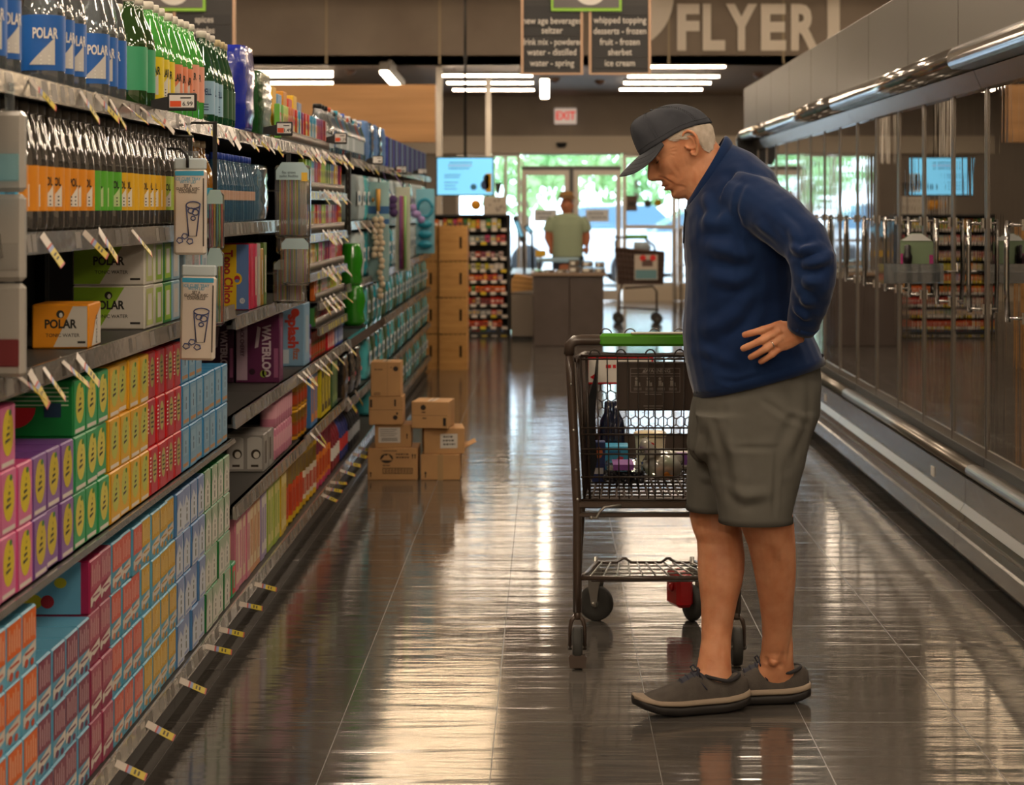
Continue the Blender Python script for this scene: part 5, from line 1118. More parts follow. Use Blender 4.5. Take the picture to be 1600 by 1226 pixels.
def pr6(m, w_, h, d):
    m.rect((0, -.0012, 0), X3, Z3, -w_*.1, w_*.32, h*.22, h*.78, 1); squiggle(m, (0, -.0014, 0), X3, Z3, -w_*.05, w_*.28, h*.30, h*.74, 3, 0, 6); return [kraft_d, plain('cfc9be', .6)]
def pr7(m, w_, h, d):
    m.rect((0, -.0012, 0), X3, Z3, -w_/2, w_/2, h*.48, h*.49); m.oval((-w_*.18, -.0013, h*.78), X3, Z3, 0, 0, .014, .014); m.rect((0, -.0013, 0), X3, Z3, -w_*.22, -w_*.12, h*.58, h*.62); m.rect((0, -.0013, 0), X3, Z3, -w_*.2, -w_*.1, h*.36, h*.40); m.rect((0, -.0013, 0), X3, Z3, w_*.36, w_*.44, h*.1, h*.40); return [kraft_d]
YB0 = 10.2; s0 = YB0/F; bx_ = lambda px: (px-VX)*s0
carton_case('cardboard box at the bottom of the left stack, printed with a barcode panel', bx_(613.5), YB0, 0, 78*s0, .24, 50*s0, 0, pr1)
carton_case('cardboard box with a white shipping label, second from the floor in the left stack', bx_(614), YB0+.01, 50*s0+.001, 57*s0, .20, 36*s0, .03, pr2)
carton_case('cardboard box with a wide seam, second from the top of the left stack', bx_(603), YB0-.01, 86*s0+.002, 53*s0, .18, 44*s0, 0, pr3)
carton_case('tall cardboard box on top of the left stack, seam down its face', bx_(603), YB0-.01, 130*s0+.003, 47*s0, .17, 54*s0, 0, pr4)
t = carton_case('cardboard box on the floor at the bottom of the right stack', bx_(688), YB0, 0, 61*s0, .22, 40*s0, 0, pr5)
t = carton_case('cardboard box with open flap and white sticker, middle of the right stack', bx_(694), YB0+.02, 40*s0+.001, 64*s0, .22, 40*s0, .10, pr6)
m = MB(); m.prism([(0, 0), (.062, .03), (.062, .033), (0, .003)], 'y', .03, .19); m.xf(Matrix.Translation((32*s0, 0, .025))); m.build('flap', kraft, t, world=False)
carton_case('tilted cardboard box on top of the right stack', bx_(672), YB0-.02, 80*s0+.004, 58*s0, .20, 42*s0, -.12, pr7, ry=0)

# wooden crates at the end of the shelving
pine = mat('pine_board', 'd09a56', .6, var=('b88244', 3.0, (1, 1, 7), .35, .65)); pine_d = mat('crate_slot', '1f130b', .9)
Yc_ = 17.1; sc = Yc_/F
lv = ['topmost', 'third from the floor', 'second from the floor', 'bottom']
def crate(x0, x1, z0, z1, y0, label):
    t = thing('wooden_crate', label, 'wooden crate', ((x0+x1)/2, y0, z0), 0)
    m = MB(); w_ = .012; zc = (z0+z1)/2; xs = x0+(x1-x0)*.72
    # front with a slot handle: four boards round the hole
    m.box(x0, xs, y0, y0+w_, z0, z1).box(xs+.022, x1, y0, y0+w_, z0, z1).box(xs, xs+.022, y0, y0+w_, z0, zc-.045).box(xs, xs+.022, y0, y0+w_, zc+.055, z1)
    m.box(x0, x0+w_, y0+w_, y0+.33, z0, z1).box(x1-w_, x1, y0+w_, y0+.33, z0, z1).box(x0, x1, y0+.33, y0+.342, z0, z1).box(x0+w_, x1-w_, y0+w_, y0+.33, z0, z0+w_); m.build('crate_boards', pine, t)
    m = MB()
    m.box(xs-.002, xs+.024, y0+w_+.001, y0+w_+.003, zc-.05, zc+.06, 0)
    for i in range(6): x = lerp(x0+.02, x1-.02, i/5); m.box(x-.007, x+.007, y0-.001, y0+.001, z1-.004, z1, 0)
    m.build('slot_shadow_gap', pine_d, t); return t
for i in range(4):
    z1 = EYE-((352.5, 408, 465, 522)[i]-VY)*sc; z0 = EYE-((407, 464, 521, 578)[i]-VY)*sc
    crate((686-VX)*sc, (730-VX)*sc, max(0, z0), z1-.002, Yc_, 'pine crate with slot handle beside the aisle, %s of its stack' % lv[i])
    crate((686-VX)*sc-.27, (686-VX)*sc-.012, max(0, z0), z1-.002, Yc_+.02, 'pine crate behind the shelving end, %s of the inner stack' % lv[i])

# checkout candy rack
Yr = 21.6; sr = Yr/F; X = lambda p: (p-VX)*sr; Zr = lambda p: EYE-(p-VY)*sr
rnd = random.Random(21)
rk_m = mat('black_rack', '1c1b1a', .5); cand = ['c23a20', 'd8721c', '3e7a3a', 'c9a62c', 'd94a3a', '8a2c2a', 'd9d2c6', '5c8ac0', 'c03a6a', 'e0701c', 'a83a20', '2c2a28', '709c4a']
def rack(x0, x1, y0, label, ref):
    t = thing('candy_rack', label, 'display rack', ((x0+x1)/2, y0+.2, 0)); zt = Zr(335)
    m = MB(); m.cbox(x0, x0+.03, y0, y0+.4, 0, zt, .004).cbox(x1-.03, x1, y0, y0+.4, 0, zt, .004).box(x0+.03, x1-.03, y0+.36, y0+.4, 0, zt).box(x0, x1, y0, y0+.4, zt-.02, zt).box(x0, x1, y0, y0+.4, 0, .05); m.build('frame', rk_m, t)
    sh = [(357, 341, ['3e7a3a', 'c8c4b8', 'd9722c', '4a9c5a', 'b9b03a']), (378, 367, ['9aa5a0', 'c04a4a']), (402, 392, ['a8a09c', '9a4a5a', 'c0a8a0']), (421, 411, ['b9b02c', 'c9c0b8']), (438, 428, ['c8402c', 'd9722c', 'b9a0b8']), (456, 446, ['d8441c', 'e0681c']), (475, 464, ['c8301c', '8a2c2a', 'c8b8a8']), (492, 483, ['c0a8a0', '8a8a8a']), (510, 500, ['c8482c', 'd0501c']), (524, 515, ['b0a8a0', '5a7ab0', 'c04a4a'])]
    for k, (pb, pt, cols) in enumerate(sh):
        z0 = Zr(pb); m = MB().box(x0+.03, x1-.03, y0+.01, y0+.36, z0-.012, z0)
        m.box(x0+.03, x1-.03, y0, y0+.01, z0-.03, z0+.002)
        nt_ = int((x1-x0)/.11)
        for j in range(nt_): xx = x0+.05+j*.11+rnd.uniform(0, .02); m.box(xx, xx+.06, y0-.004, y0, z0-.03, z0+.002, 1 if rnd.random() < .75 else 2)
        m.build('shelf', [rk_m, plain('d9cfc6', .5), plain('d9bc2c', .5)], t)
        x = x0+.04; q = 0; h = (pb-pt)*sr
        while x < x1-.10:
            w_ = rnd.uniform(.04, .065); col = rnd.choice(cols if rnd.random() < .8 else cand); hh = h*rnd.uniform(.8, 1.0)
            mm = MB().cbox(x, x+w_-.006, y0+.03, y0+.2, z0+.001, z0+hh, .004); mm.box(x+.006, x+w_-.012, y0+.028, y0+.03, z0+hh*.35, z0+hh*.6, 1)
            onmesh(mm, 'candy_pack', [plain(col, .4), plain(rnd.choice(['e0d8cc', '2a2a2a', 'd9b02c']), .5)], 'small candy pack, %s along the %s shelf of the %s' % (nth(q), ['top', 'second', 'third', 'fourth', 'fifth', 'sixth', 'seventh', 'eighth', 'ninth', 'bottom'][k], ref), 'candy', ((x+x+w_)/2, y0+.1, z0), 'packs on the checkout racks')
            x += w_; q += 1
    return t
rack(X(648), X(797), Yr, 'black checkout rack of candy between crates and counter', 'black candy rack')
# things on top of the rack
zt = Zr(335)
t = thing('round_sale_sign', 'round orange sign standing on the candy rack', 'sign', (X(743), Yr+.1, zt)); MB().lathe([(.001, 0), (.055, 0), (.055, .008), (.001, .008)], 22, 0, (X(743), Yr+.1, Zr(320)), 'y').build('disc', plain('d9961c', .5), t); MB().tube([(X(743), Yr+.11, zt), (X(743), Yr+.11, Zr(322))], .005, 6).build('stem', rk_m, t)
t = thing('gift_card_bin', 'pale printed carton on top of the candy rack', 'carton', (X(773), Yr+.15, zt)); m = MB().cbox(X(755), X(791), Yr+.05, Yr+.25, zt, Zr(307), .004)
for i in range(14): m.oval((X(757)+rnd.random()*32*sr, Yr+.049, lerp(zt+.03, Zr(309), rnd.random())), X3, Z3, 0, 0, .012, .012, 1, 8)
m.build('carton', [plain('b8b0a4', .6), plain('8a8078', .6)], t)
t = thing('tablet_holder', 'black wedge-shaped screen back on a stand beside the blue screen', 'monitor', (X(777), Yr+.2, zt)); MB().prism([(X(772), Zr(285)), (X(783), Zr(285)), (X(779), Zr(303)), (X(775), Zr(303))], 'y', Yr+.28, Yr+.34).build('monitor', rk_m, t); MB().box(X(776), X(778), Yr+.30, Yr+.32, zt, Zr(303)).build('stand', rk_m, t)
# checkout lane with card readers
t = thing('checkout_lane', 'grey checkout counter between candy rack and bakery counter', 'checkout counter', (X(815), 22.3, 0))
s2 = 22.0/F; X2 = lambda p: (p-VX)*s2; Z2 = lambda p: EYE-(p-VY)*s2
MB().cbox(X2(797), X2(838), 22.0, 24.0, .04, .62, .01).build('cabinet', plain('8a8278', .5), t); MB().box(X2(799), X2(838), 22.02, 24.0, 0, .04).build('toe_kick', rk_m, t); MB().cbox(X2(796), X2(840), 21.98, 24.0, .62, .66, .006).build('counter_top', plain('4c4844', .3), t)
for x0, y0, x1, y1, lb in ((804, 338, 818, 377, 'black card reader on a pole beside the candy rack'), (821, 352, 831, 364, 'small black card reader right of the taller one')):
    t = thing('card_reader', lb, 'card reader', at(x1, 430, 22.1)); a, b_ = at(x0, y0, 22.1), at(x1, y1, 22.1); d = (b_-a).normalized(); nrm = Vector((d.z, 0, -d.x))
    m = MB(); w_ = .03; V = [a-nrm*w_, a+nrm*w_, b_+nrm*w_, b_-nrm*w_]; m.add(V+[v+Vector((0, .05, 0)) for v in V], [(0, 1, 2, 3), (7, 6, 5, 4), (0, 4, 5, 1), (1, 5, 6, 2), (2, 6, 7, 3), (3, 7, 4, 0)]); c = (a+b_)/2
    m.flat([tuple(((Vector(v)-c)*.6+c)[i] for i in (0, 2)) for v in V], (0, a.y-.003, 0), X3, Z3, 1) ; m.build('reader', [plain('23272b', .3), mat('reader_face', '6fb4d8', .2, emit='7cc0e0', estr=.5)], t); MB().tube([b_+Vector((0, .03, 0)), Vector((b_.x+.01, b_.y+.03, .66))], .014, 8).build('pole', rk_m, t)
# wooden produce bin
a, b_ = at(799, 456, 21.0), at(829, 428, 21.0)
t = thing('wooden_bin', 'slanted pale wooden bin beside the bakery counter', 'bin', ((a.x+b_.x)/2, 21.1, a.z-.02)); MB().prism([(a.x, a.z), (b_.x+.02, a.z+.02), (b_.x+.02, b_.z-.04), (a.x+.04, b_.z), (a.x, b_.z-.07)], 'y', 21.0, 21.35).build('bin_boards', plain('b8894c', .6), t)
m = MB()
for k in range(3): m.prism([(a.x+.01, a.z+.05+.05*k), (b_.x+.025, a.z+.03+.05*k), (b_.x+.025, a.z+.036+.05*k), (a.x+.01, a.z+.056+.05*k)], 'y', 20.995, 21.0)
m.build('board_gap', plain('5a3f20', .7), t)
t = thing('low_cabinet', 'beige low cabinet under the slanted wooden bin', 'cabinet', ((a.x+b_.x)/2, 21.2, 0)); MB().cbox(a.x-.0, b_.x+.03, 21.0, 21.6, .03, a.z-.025, .008).build('body', plain('776c60', .6), t); MB().box(a.x+.02, b_.x+.02, 21.03, 21.6, 0, .03).build('toe_kick', rk_m, t)
# bakery counter
Yk = 20.0; sk = Yk/F; X = lambda p: (p-VX)*sk; Zk = lambda p: EYE-(p-VY)*sk
t = thing('bakery_counter', 'dark brown panelled counter with baked goods on top', 'counter', (X(888), Yk+.4, 0))
dk = mat('dark_brown_laminate', '4a3e37', .45, var=('43372f', 5)); MB().cbox(X(834), X(890)-.003, Yk, Yk+.9, 0, Zk(431), .004).build('counter_panel', dk, t); MB().cbox(X(890), X(943), Yk, Yk+.9, 0, Zk(431), .004).build('counter_panel', dk, t)
MB().cbox(X(829), X(948), Yk-.04, Yk+.95, Zk(431), Zk(426), .006).build('counter_top', plain('8a7460', .35), t)
z0 = Zk(426); cl = _M['clamshell_plastic']; bread = mat('baked_crust', 'a86c34', .7, var=('7c4a20', 25)); r = random.Random(8)
spec = [(834, 848, 3.5, 0), (850, 866, 4, 0), (868, 886, 4, 1), (888, 907, 10, 0), (889, 906, 10, 1), (908, 928, 9, 0), (909, 927, 9, 1), (929, 946, 8, 0), (930, 945, 9, 1)]
lz = {}
for i, (p0, p1, h, lev) in enumerate(spec):
    base = z0 if lev == 0 or p0 == 868 else z0+spec[i-1][2]*sk+.002; hh = h*sk
    t = thing('pastry_box', '%s clear pastry box on the bakery counter from its left end%s' % (nth(i).capitalize(), ', stacked on another' if lev and p0 != 868 else ''), 'pastry box', (X((p0+p1)/2), Yk+.15, base), 0, 'pastry boxes on the bakery counter')
    MB().cbox(X(p0), X(p1), Yk+.02, Yk+.22, base, base+hh, .008).build('clamshell', cl, t)
    n = 4
    for k in range(n): MB().ball((lerp(X(p0)+.02, X(p1)-.02, k/(n-1)), Yk+.08+.05*(k % 2), base+hh*.45), (.016, .022, hh*.38), 10).build('pastry', bread, t)
    MB().box(X(p0)+.02, X(p1)-.05, Yk+.018, Yk+.02, base+hh*.2, base+hh*.7).build('label', plain('d8d2c4', .5), t)
t = thing('price_card', 'small yellow price card on a stand at the back of the bakery counter', 'sign', (X(839), Yk+.85, z0)); MB().box(X(836), X(853), Yk+.85, Yk+.856, Zk(404), Zk(394)).build('card', plain('c9a01c', .5), t); MB().tube([(X(844), Yk+.853, z0), (X(844), Yk+.853, Zk(404))], .004, 6).build('stand', rk_m, t)
# second table behind, cloth covered
MB_ = MB().box(at(838, 0, 24.4).x, at(905, 0, 24.4).x, 24.4, 25.1, .72, .76); 
t = thing('folding_table', 'pale blue topped table between the bakery counter and the doors', 'table', (at(868, 0, 24.4).x, 24.7, 0)); MB_.build('table_top', plain('8fb0c4', .4), t)
for x in (841, 902):
    for y in (24.45, 25.05): MB().tube([(at(x, 0, 24.4).x, y, 0), (at(x, 0, 24.4).x, y, .72)], .015, 8).build('leg', cmetal, t)
# cart corral rails right of the doors, partly behind the man
t = thing('metal_rack', 'pale metal wire rack by the entrance wall behind the man', 'rack', (at(1066, 0, 27).x, 27, 0)); m = MB(); 
for x in (1056, 1066, 1078):
    for y in (27.0, 27.4): m.tube([(at(x, 0, 27).x, y, 0), (at(x, 0, 27).x, y, 1.1)], .014, 6)
for z in (.1, .35, .6, .85, 1.09): m.box(at(1055, 0, 27).x, at(1080, 0, 27).x, 27, 27.4, z, z+.012)
m.build('rack_frame', plain('b0a392', .5), t)
# stickers on the glass right of the doors
for px, py, col, lb in ((1012, 318, '4c463e', 'round dark sticker on the right window'), (1028, 317, 'c8a018', 'round yellow sticker on the right window')):
    c = at(px, py, YB+.05); onmesh(MB().lathe([(.001, -.003), (.055, -.003), (.055, 0), (.001, 0)], 20, 0, c, 'y'), 'window_sticker', plain(col, .6), lb, 'sticker', c)
c = at(987, 318, YB+.05); onmesh(MB().box(c.x-.08, c.x+.08, YB+.045, YB+.05, c.z-.11, c.z+.12, 0).box(c.x-.05, c.x+.05, YB+.043, YB+.045, c.z-.04, c.z+.03, 1), 'window_notice', [plain('6a5648', .6), plain('3a332e', .6)], 'brown paper notice taped inside the right window', 'notice', c)
# ---------------------------------------------------------------- left shelving
LX = -1.0
def yx(px, X=LX): return -X*F/(VX-px)
steel_b = mat('shelf_black_steel', '171615', .5); shelf_t = mat('shelf_dark_grey', '3a3835', .5); lipm = mat('clear_price_channel', '6c6862', .2, metal=.25, bump=(26, .25, .003, (.3, 1, 3))); lab_w = mat('shelf_label_paper', '827d76', .4, coat=.1); lab_g = mat('shelf_label_grey', '625e59', .4, coat=.1); lip2 = mat('bright_price_channel', 'a8a49e', .16, metal=.7, bump=(26, .3, .003, (.3, 1, 3))); kickm = mat('kick_plate_grey', '5a5550', .35, metal=.4)
rs = random.Random(12)
def unit(y0, y1, levels, label, dense=.5, back='1b1918'):
    t = thing('shelving_unit', label, 'shelving', (LX-.3, y0, 0), 0, 'shelving units of the left aisle'); g = .0015; a, b = y0+g, y1-g
    m = MB().box(-1.62, -1.02, a, b, .02, .135).box(-1.62, -1.038, a, b, .0, .02, 1).box(-1.04, -1.022, a, b, .02, .095, 1); m.prism([(-1.02, .095), (-1.0, .10), (-1.0, .14), (-1.02, .14)], 'y', a, b, 0)
    m.build('base_deck', [shelf_t, kickm], t)
    st = MB().prism([(-.9985, .100), (-.990, .098), (-.9945, .140), (-1.0, .141)], 'y', a, b, 0)
    y = a+.03
    while y < b-.08: w_ = rs.uniform(.03, .07); st.quad((-.9905, y, .104), (-.9905, y+w_, .104), (-.9935, y+w_, .136), (-.9935, y, .136), 1 if rs.random() < .6 else 2); y += w_+rs.uniform(.004, .09)
    st.build('price_strip', [lip2, lab_w, lab_g], t)
    MB().box(-1.64, -1.62, a, b, 0, 1.95 if y0 < 9.8 else 1.75).build('back_panel', mat('back_panel_black', back, .7), t)
    u = MB()
    for yy in (a, b-.03): u.box(-1.62, -1.59, yy, yy+.03, .14, 1.95 if y0 < 9.8 else 1.75)
    u.build('upright', steel_b, t)
    for z in levels:
        thin = abs(z-.665) < .01; lo = .010 if thin else .034
        s = MB().box(-1.62, -1.004, a, b, z-.010 if thin else z-.022, z).box(-1.02, -1.0, a, b, z-lo, z); sh = s.build('shelf', shelf_t if z < 1.6 else steel_b, t)
        s = MB().prism([(-1.0, z-lo), (-.989, z-lo-.003), (-.994, z+(-.001 if thin else .006)), (-1.0, z+(-.001 if thin else .006))], 'y', a, b, 0); y = a+.02
        while y < b-.07:
            w_ = rs.uniform(.03, .065)
            if rs.random() < dense+.1 and not thin: s.quad((-.9893, y, z-.032), (-.9893, y+w_, z-.032), (-.9930, y+w_, z+.002), (-.9930, y, z+.002), 1 if rs.random() < .55 else 2)
            y += w_+rs.uniform(.004, .05)
        s.build('price_strip', [lip2 if z < 1.2 else lipm, lab_w, lab_g], sh)
    return t
LA = [.665, 1.085, 1.345, 1.645]; LB1 = [.44, .73, 1.045, 1.345, 1.645]; LB2 = [.45, .73, 1.645]; LC = [.42, .72, 1.01, 1.32, 1.645]
for y0, y1, lv_, lb in ((2.7, 3.62, LA, 'shelving unit closest to the camera, at the left picture edge'), (3.62, 4.55, LA, 'shelving unit with pink cartons, second from the camera'), (4.55, 5.45, LA, 'shelving unit with yellow and green cartons, third from the camera'), (5.45, 6.33, LA, 'shelving unit with red and blue cartons, fourth from the camera'),
        (6.33, 7.25, LB1, 'shelving unit with the yellow sparkling water case'), (7.25, 8.2, LB1, 'shelving unit with the purple sparkling water cases'), (8.2, 9.02, LB2, 'shelving unit holding the near half of drink mix racks'), (9.02, 9.87, LB2, 'shelving unit holding the far half of drink mix racks'),
        (9.87, 11.0, LC, 'shelving unit beside the black slotted upright'), (11.0, 12.2, LC, 'shelving unit behind the cardboard box stacks'), (12.2, 13.4, LC, 'shelving unit with turquoise water packs'), (13.4, 14.6, LC, 'shelving unit third from the far end of the left aisle'), (14.6, 15.8, LC, 'shelving unit second from the far end of the left aisle'), (15.8, 16.95, LC, 'shelving unit at the far end of the left aisle')):
    unit(y0, y1, lv_, lb, .75 if y0 > 6 else .45)
o = MB().cbox(-1.0, -.975, 9.86, 9.90, 1.26, 1.67, .003)
for i in range(9): o.box(-.9885, -.9865, 9.8585, 9.86, 1.29+i*.04, 1.31+i*.04, 1)
onmesh(o, 'slotted_upright', [steel_b, plain('6c675f', .5)], 'black slotted upright sticking out at the end of the drink mix racks', 'upright', (-.99, 9.88, 1.26))

# ---- cartons of cans
def carton(w_, h, d, base, art=None, side=None, extra=()):
    m = MB().cbox(-d, 0, .001, w_-.001, 0, h-.0008, .0035); mats = [plain(base, .42)]
    if art: mats += art(m, w_, h)
    if side: mats = side(m, w_, h, d, mats)
    return m.mesh('carton', mats)
U, V_ = Y3, Z3
def art_citrus(ov, deep, tint, word='LIME'):
    def f(m, w_, h):
        o = (.0007, 0, 0); m.rect(o, U, V_, .006, w_-.006, h*.03, h*.97, 1); m.rect((.0010, 0, 0), U, V_, w_*.12, w_*.88, h*.05, h*.12, 3)
        m.oval((.0011, 0, 0), U, V_, w_*.5, h*.56, w_*.34, h*.36, 2, 18); 
        r_ = random.Random(len(tint)+ord(tint[0])*7)
        for q in range(4): m.flat([(w_*(.32+.07*q), h*(.40+.10*q)), (w_*(.62-.02*q), h*(.44+.09*q)), (w_*(.62-.02*q), h*(.475+.09*q)), (w_*(.32+.07*q), h*(.455+.10*q))], (.0015, 0, 0), U, V_, 4)
        m.oval((.0014, 0, 0), U, V_, w_*.62, h*.86, w_*.09, h*.05, 5, 8); return [plain(tint, .42), plain(ov, .42), plain('d9cfc4', .42), plain('2e2c38', .5), plain('3d7c34', .5)]
    return f
def art_bars(top, low, line):
    def f(m, w_, h):
        o = (.0007, 0, 0); m.rect(o, U, V_, .006, w_-.006, h*.42, h*.96, 1); m.flat([(.006, h*.12), (w_-.006, h*.24), (w_-.006, h*.42), (.006, h*.30)], o, U, V_, 2)
        for i in range(5): y = w_*(.16+.155*i); m.rect((.0011, 0, 0), U, V_, y, y+w_*.055, h*(.5+.02*(i % 2)), h*(.90-.05*((i*2) % 3)), 3)
        m.oval((.0011, 0, 0), U, V_, w_*.3, h*.14, w_*.13, h*.07, 4, 10); m.oval((.0011, 0, 0), U, V_, w_*.68, h*.10, w_*.11, h*.06, 4, 10); m.rect((.0012, 0, 0), U, V_, w_*.2, w_*.8, h*.27, h*.31, 4)
        return [plain(top, .42), plain('cfc6ba', .45), plain(line, .45), plain(low, .45)]
    return f
def art_stripe(base2, mid):
    def f(m, w_, h):
        o = (.0007, 0, 0); m.rect(o, U, V_, w_*.22, w_*.94, h*.04, h*.96, 1)
        for i in range(7): m.rect((.0011, 0, 0), U, V_, .004, w_*.20, h*(.3+.08*i), h*(.335+.08*i), 2)
        m.oval((.0011, 0, 0), U, V_, w_*.58, h*.55, w_*.24, h*.32, 3, 14); squiggle(m, (.0015, 0, 0), U, V_, w_*.42, w_*.74, h*.36, h*.74, 4, 4) ; return [plain(base2, .42), plain('e8ddd0', .45), plain(mid, .42), plain('4c3a46', .5)]
    return f
def art_slim(c1, c2, c3):
    def f(m, w_, h):
        o = (.0007, 0, 0); m.rect(o, U, V_, w_*.08, w_*.92, h*.05, h*.94, 1); m.rect((.001, 0, 0), U, V_, w_*.2, w_*.8, h*.35, h*.85, 2); m.rect((.001, 0, 0), U, V_, w_*.14, w_*.86, h*.10, h*.18, 3); squiggle(m, (.0014, 0, 0), V_, -U, h*.4, h*.8, -w_*.62, -w_*.38, 1, 4)
        return [plain(c1, .42), plain(c2, .42), plain(c3, .42), plain('5a6a80', .5)]
    return f
def art_wave(c1, c2, word):
    def f(m, w_, h):
        o = (.0007, 0, 0); m.rect(o, U, V_, w_*.1, w_*.97, h*.03, h*.97, 1); m.flat([(w_*.1, h*.55), (w_*.45, h*.80), (w_*.8, h*.6), (w_*.97, h*.9), (w_*.97, h*.97), (w_*.1, h*.97)], (.001, 0, 0), U, V_, 2); squiggle(m, (.0013, 0, 0), V_, -U, h*.18, h*.66, -w_*.66, -w_*.40, 1, 3); m.rect((.001, 0, 0), U, V_, w_*.2, w_*.85, h*.06, h*.12, 2)
        return [plain(c1, .42), plain(c2, .42), plain('6e7468', .5)]
    return f
def side_melon(m, w_, h, d, mats):
    n = len(mats); o = (0, .0003, 0)
    for i in range(5): m.rect(o, X3, Z3, -d*.75, -.01, h*(.55+.075*i), h*(.575+.075*i), n)
    m.flat([(-d*.5+.05*math.cos(PI+PI*i/10), h*.52+.045*math.sin(PI+PI*i/10)) for i in range(11)], (0, .0001, 0), X3, Z3, n+1); m.rect((0, -.0001, 0), X3, Z3, -d*.24, -d*.1, h*.35, h*.6, n+2)
    return mats+[plain('a9c9a0', .5), plain('c22a30', .45), plain('16324a', .5)]
def side_fruit(m, w_, h, d, mats):
    n = len(mats); o = (0, .0003, 0); m.rect(o, X3, Z3, -d, -.02, .002, h-.002, n); m.oval((0, -.0001, 0), X3, Z3, -d*.5, h*.25, .026, .018, n+1); m.oval((0, -.0001, 0), X3, Z3, -d*.25, h*.6, .014, .012, n+1); m.oval((0, -.0003, 0), X3, Z3, -d*.42, h*.75, .013, .013, n+2); m.oval((0, -.0003, 0), X3, Z3, -d*.36, h*.25, .015, .015, n+2)
    return mats+[plain('5e9ab8', .45), plain('b8b02c', .45), plain('a02a34', .45)]
CW, CH, CD = .112, .1218, .26
C = {
 'pink': carton(CW, CH, CD, 'c8487e', art_citrus('d6c02c', '', 'd0709a', 'UVUB')),
 'purple': carton(CW, CH, CD, '70408a', art_citrus('c9b43a', '', '8a66a0', 'LIMN')),
 'green': carton(CW, CH, CD, '1e8a4c', art_citrus('cfc254', '', '3f9a64', 'LIME')),
 'melon': carton(CW, CH, CD, '0f7a38', art_citrus('c9c04a', '', '2f9a5a', 'LIME'), side_melon),
 'yellow': carton(CW, CH, CD, 'd99c14', art_citrus('b9bc5a', '', 'd9a93a', 'LEMO')),
 'red': carton(CW, CH, CD, 'c4101c', art_stripe('b8404c', 'b0a860')),
 'blue': carton(CW, CH, CD, '3a86b8', art_slim('7fa6c0', '8fb2c8', 'b98a5c')),
 'orange': carton(CW, CH, CD, '5fa6c4', art_bars('d8641a', 'b84a2c', 'e8b898')),
 'burgundy': carton(CW, CH, CD, '5a9ab8', art_bars('7c3a50', '6a3a58', 'c8a8ac')),
 'wine': carton(CW, CH, CD, '8a2a4c', art_bars('a05064', '8a4058', 'd0a8a4')),
 'coral': carton(CW, CH, CD, '4f94b0', art_bars('c85a4a', 'c07a5a', 'e0aa9c')),
 'mustard': carton(CW, CH, CD, '5a9cb8', art_bars('c89c30', 'b88a3a', 'e2cc90')),
 'pale blue': carton(CW, CH, CD, '4a7aac', art_wave('c8ced8', '8898c0', 'SODA')),
 'white and green': carton(CW, CH, CD, '1a7038', art_wave('d6d3c8', 'a8b8a0', 'SELTZ')),
 'fruit-printed': carton(CW, CH, CD, '9a1c4c', art_bars('a84a60', '8a4058', 'd0a8a4'), side_fruit),
}
rowname = {1: ['only'], 2: ['bottom', 'top'], 3: ['bottom', 'middle', 'top'], 4: ['bottom', 'second', 'third', 'top']}
CHB = .1192
def carton_run(z, groups, where, jitter=.003, X=LX-.004):
    prev = 'the near end'
    for kind, mesh_k, y0, y1, rows in groups:
        n = max(1, int(round((y1-y0)/CW))); word = kind
        for i in range(n):
            k = rows if isinstance(rows, int) else rows[min(i, len(rows)-1)]
            for r in range(k):
                mk = mesh_k if isinstance(mesh_k, str) else mesh_k(i, r, k)
                o = obj('drink_carton', C[mk].copy() if False else C[mk], None, (X-abs(rs.gauss(0, jitter))-.001*r, y0+i*CW, z+.001+r*(CHB if z < .3 else CH)))
                if z < .3: o.scale = (1, 1, CHB/CH)
                lb = '%s can carton, %s column from %s, %s row, %s' % (word, nth(i), prev, rowname[k][r], where)
                tag(o, lb, 'drink carton', '%s can cartons on the %s' % (kind, where))
        prev = {'pink': 'the pink ones', 'purple': 'the purple ones', 'green': 'the green ones', 'yellow': 'the yellow ones', 'red': 'the red ones', 'orange': 'the orange ones', 'burgundy': 'the burgundy ones', 'wine red': 'the wine ones', 'coral': 'the coral ones', 'mustard': 'the mustard ones', 'pale blue': 'the pale ones'}.get(kind, 'the last')
Y = yx
carton_run(.665, [('pink', 'pink', Y(55)-.112*9, Y(55), [2, 2, 3, 3, 3, 3, 3, 3, 2, 2]), ('purple', 'purple', Y(55)+.004, Y(55)+.004+.112*3, 2), ('green', lambda i, r, k: 'melon' if (i == 0 and r == 2) else 'green', Y(55)+.345, Y(55)+.345+.112*3, 3), ('yellow', 'yellow', Y(55)+.690, Y(55)+.690+.112*4, 3), ('red', 'red', Y(55)+1.142, Y(55)+1.142+.112*4, 3), ('blue', 'blue', Y(55)+1.594, Y(55)+1.594+.112*7, [3, 3, 3, 2, 2, 2, 2])], 'upper shelf')
carton_run(.141, [('orange', 'orange', Y(64)-.112*8, Y(64), 4), ('burgundy', 'burgundy', Y(64)+.004, Y(64)+.004+.112*4, 3), ('wine red', lambda i, r, k: 'fruit-printed' if (i == 0 and r == 3) else 'wine', Y(64)+.456, Y(64)+.456+.112*2, 4), ('coral', 'coral', Y(64)+.684, Y(64)+.684+.112*3, 4), ('mustard', 'mustard', Y(64)+1.024, Y(64)+1.024+.112*4, 4), ('pale blue', 'pale blue', Y(64)+1.476, Y(64)+1.476+.112*4, 4), ('white and green', 'white and green', Y(64)+1.928, Y(64)+1.928+.112*4, 4)], 'bottom shelf')

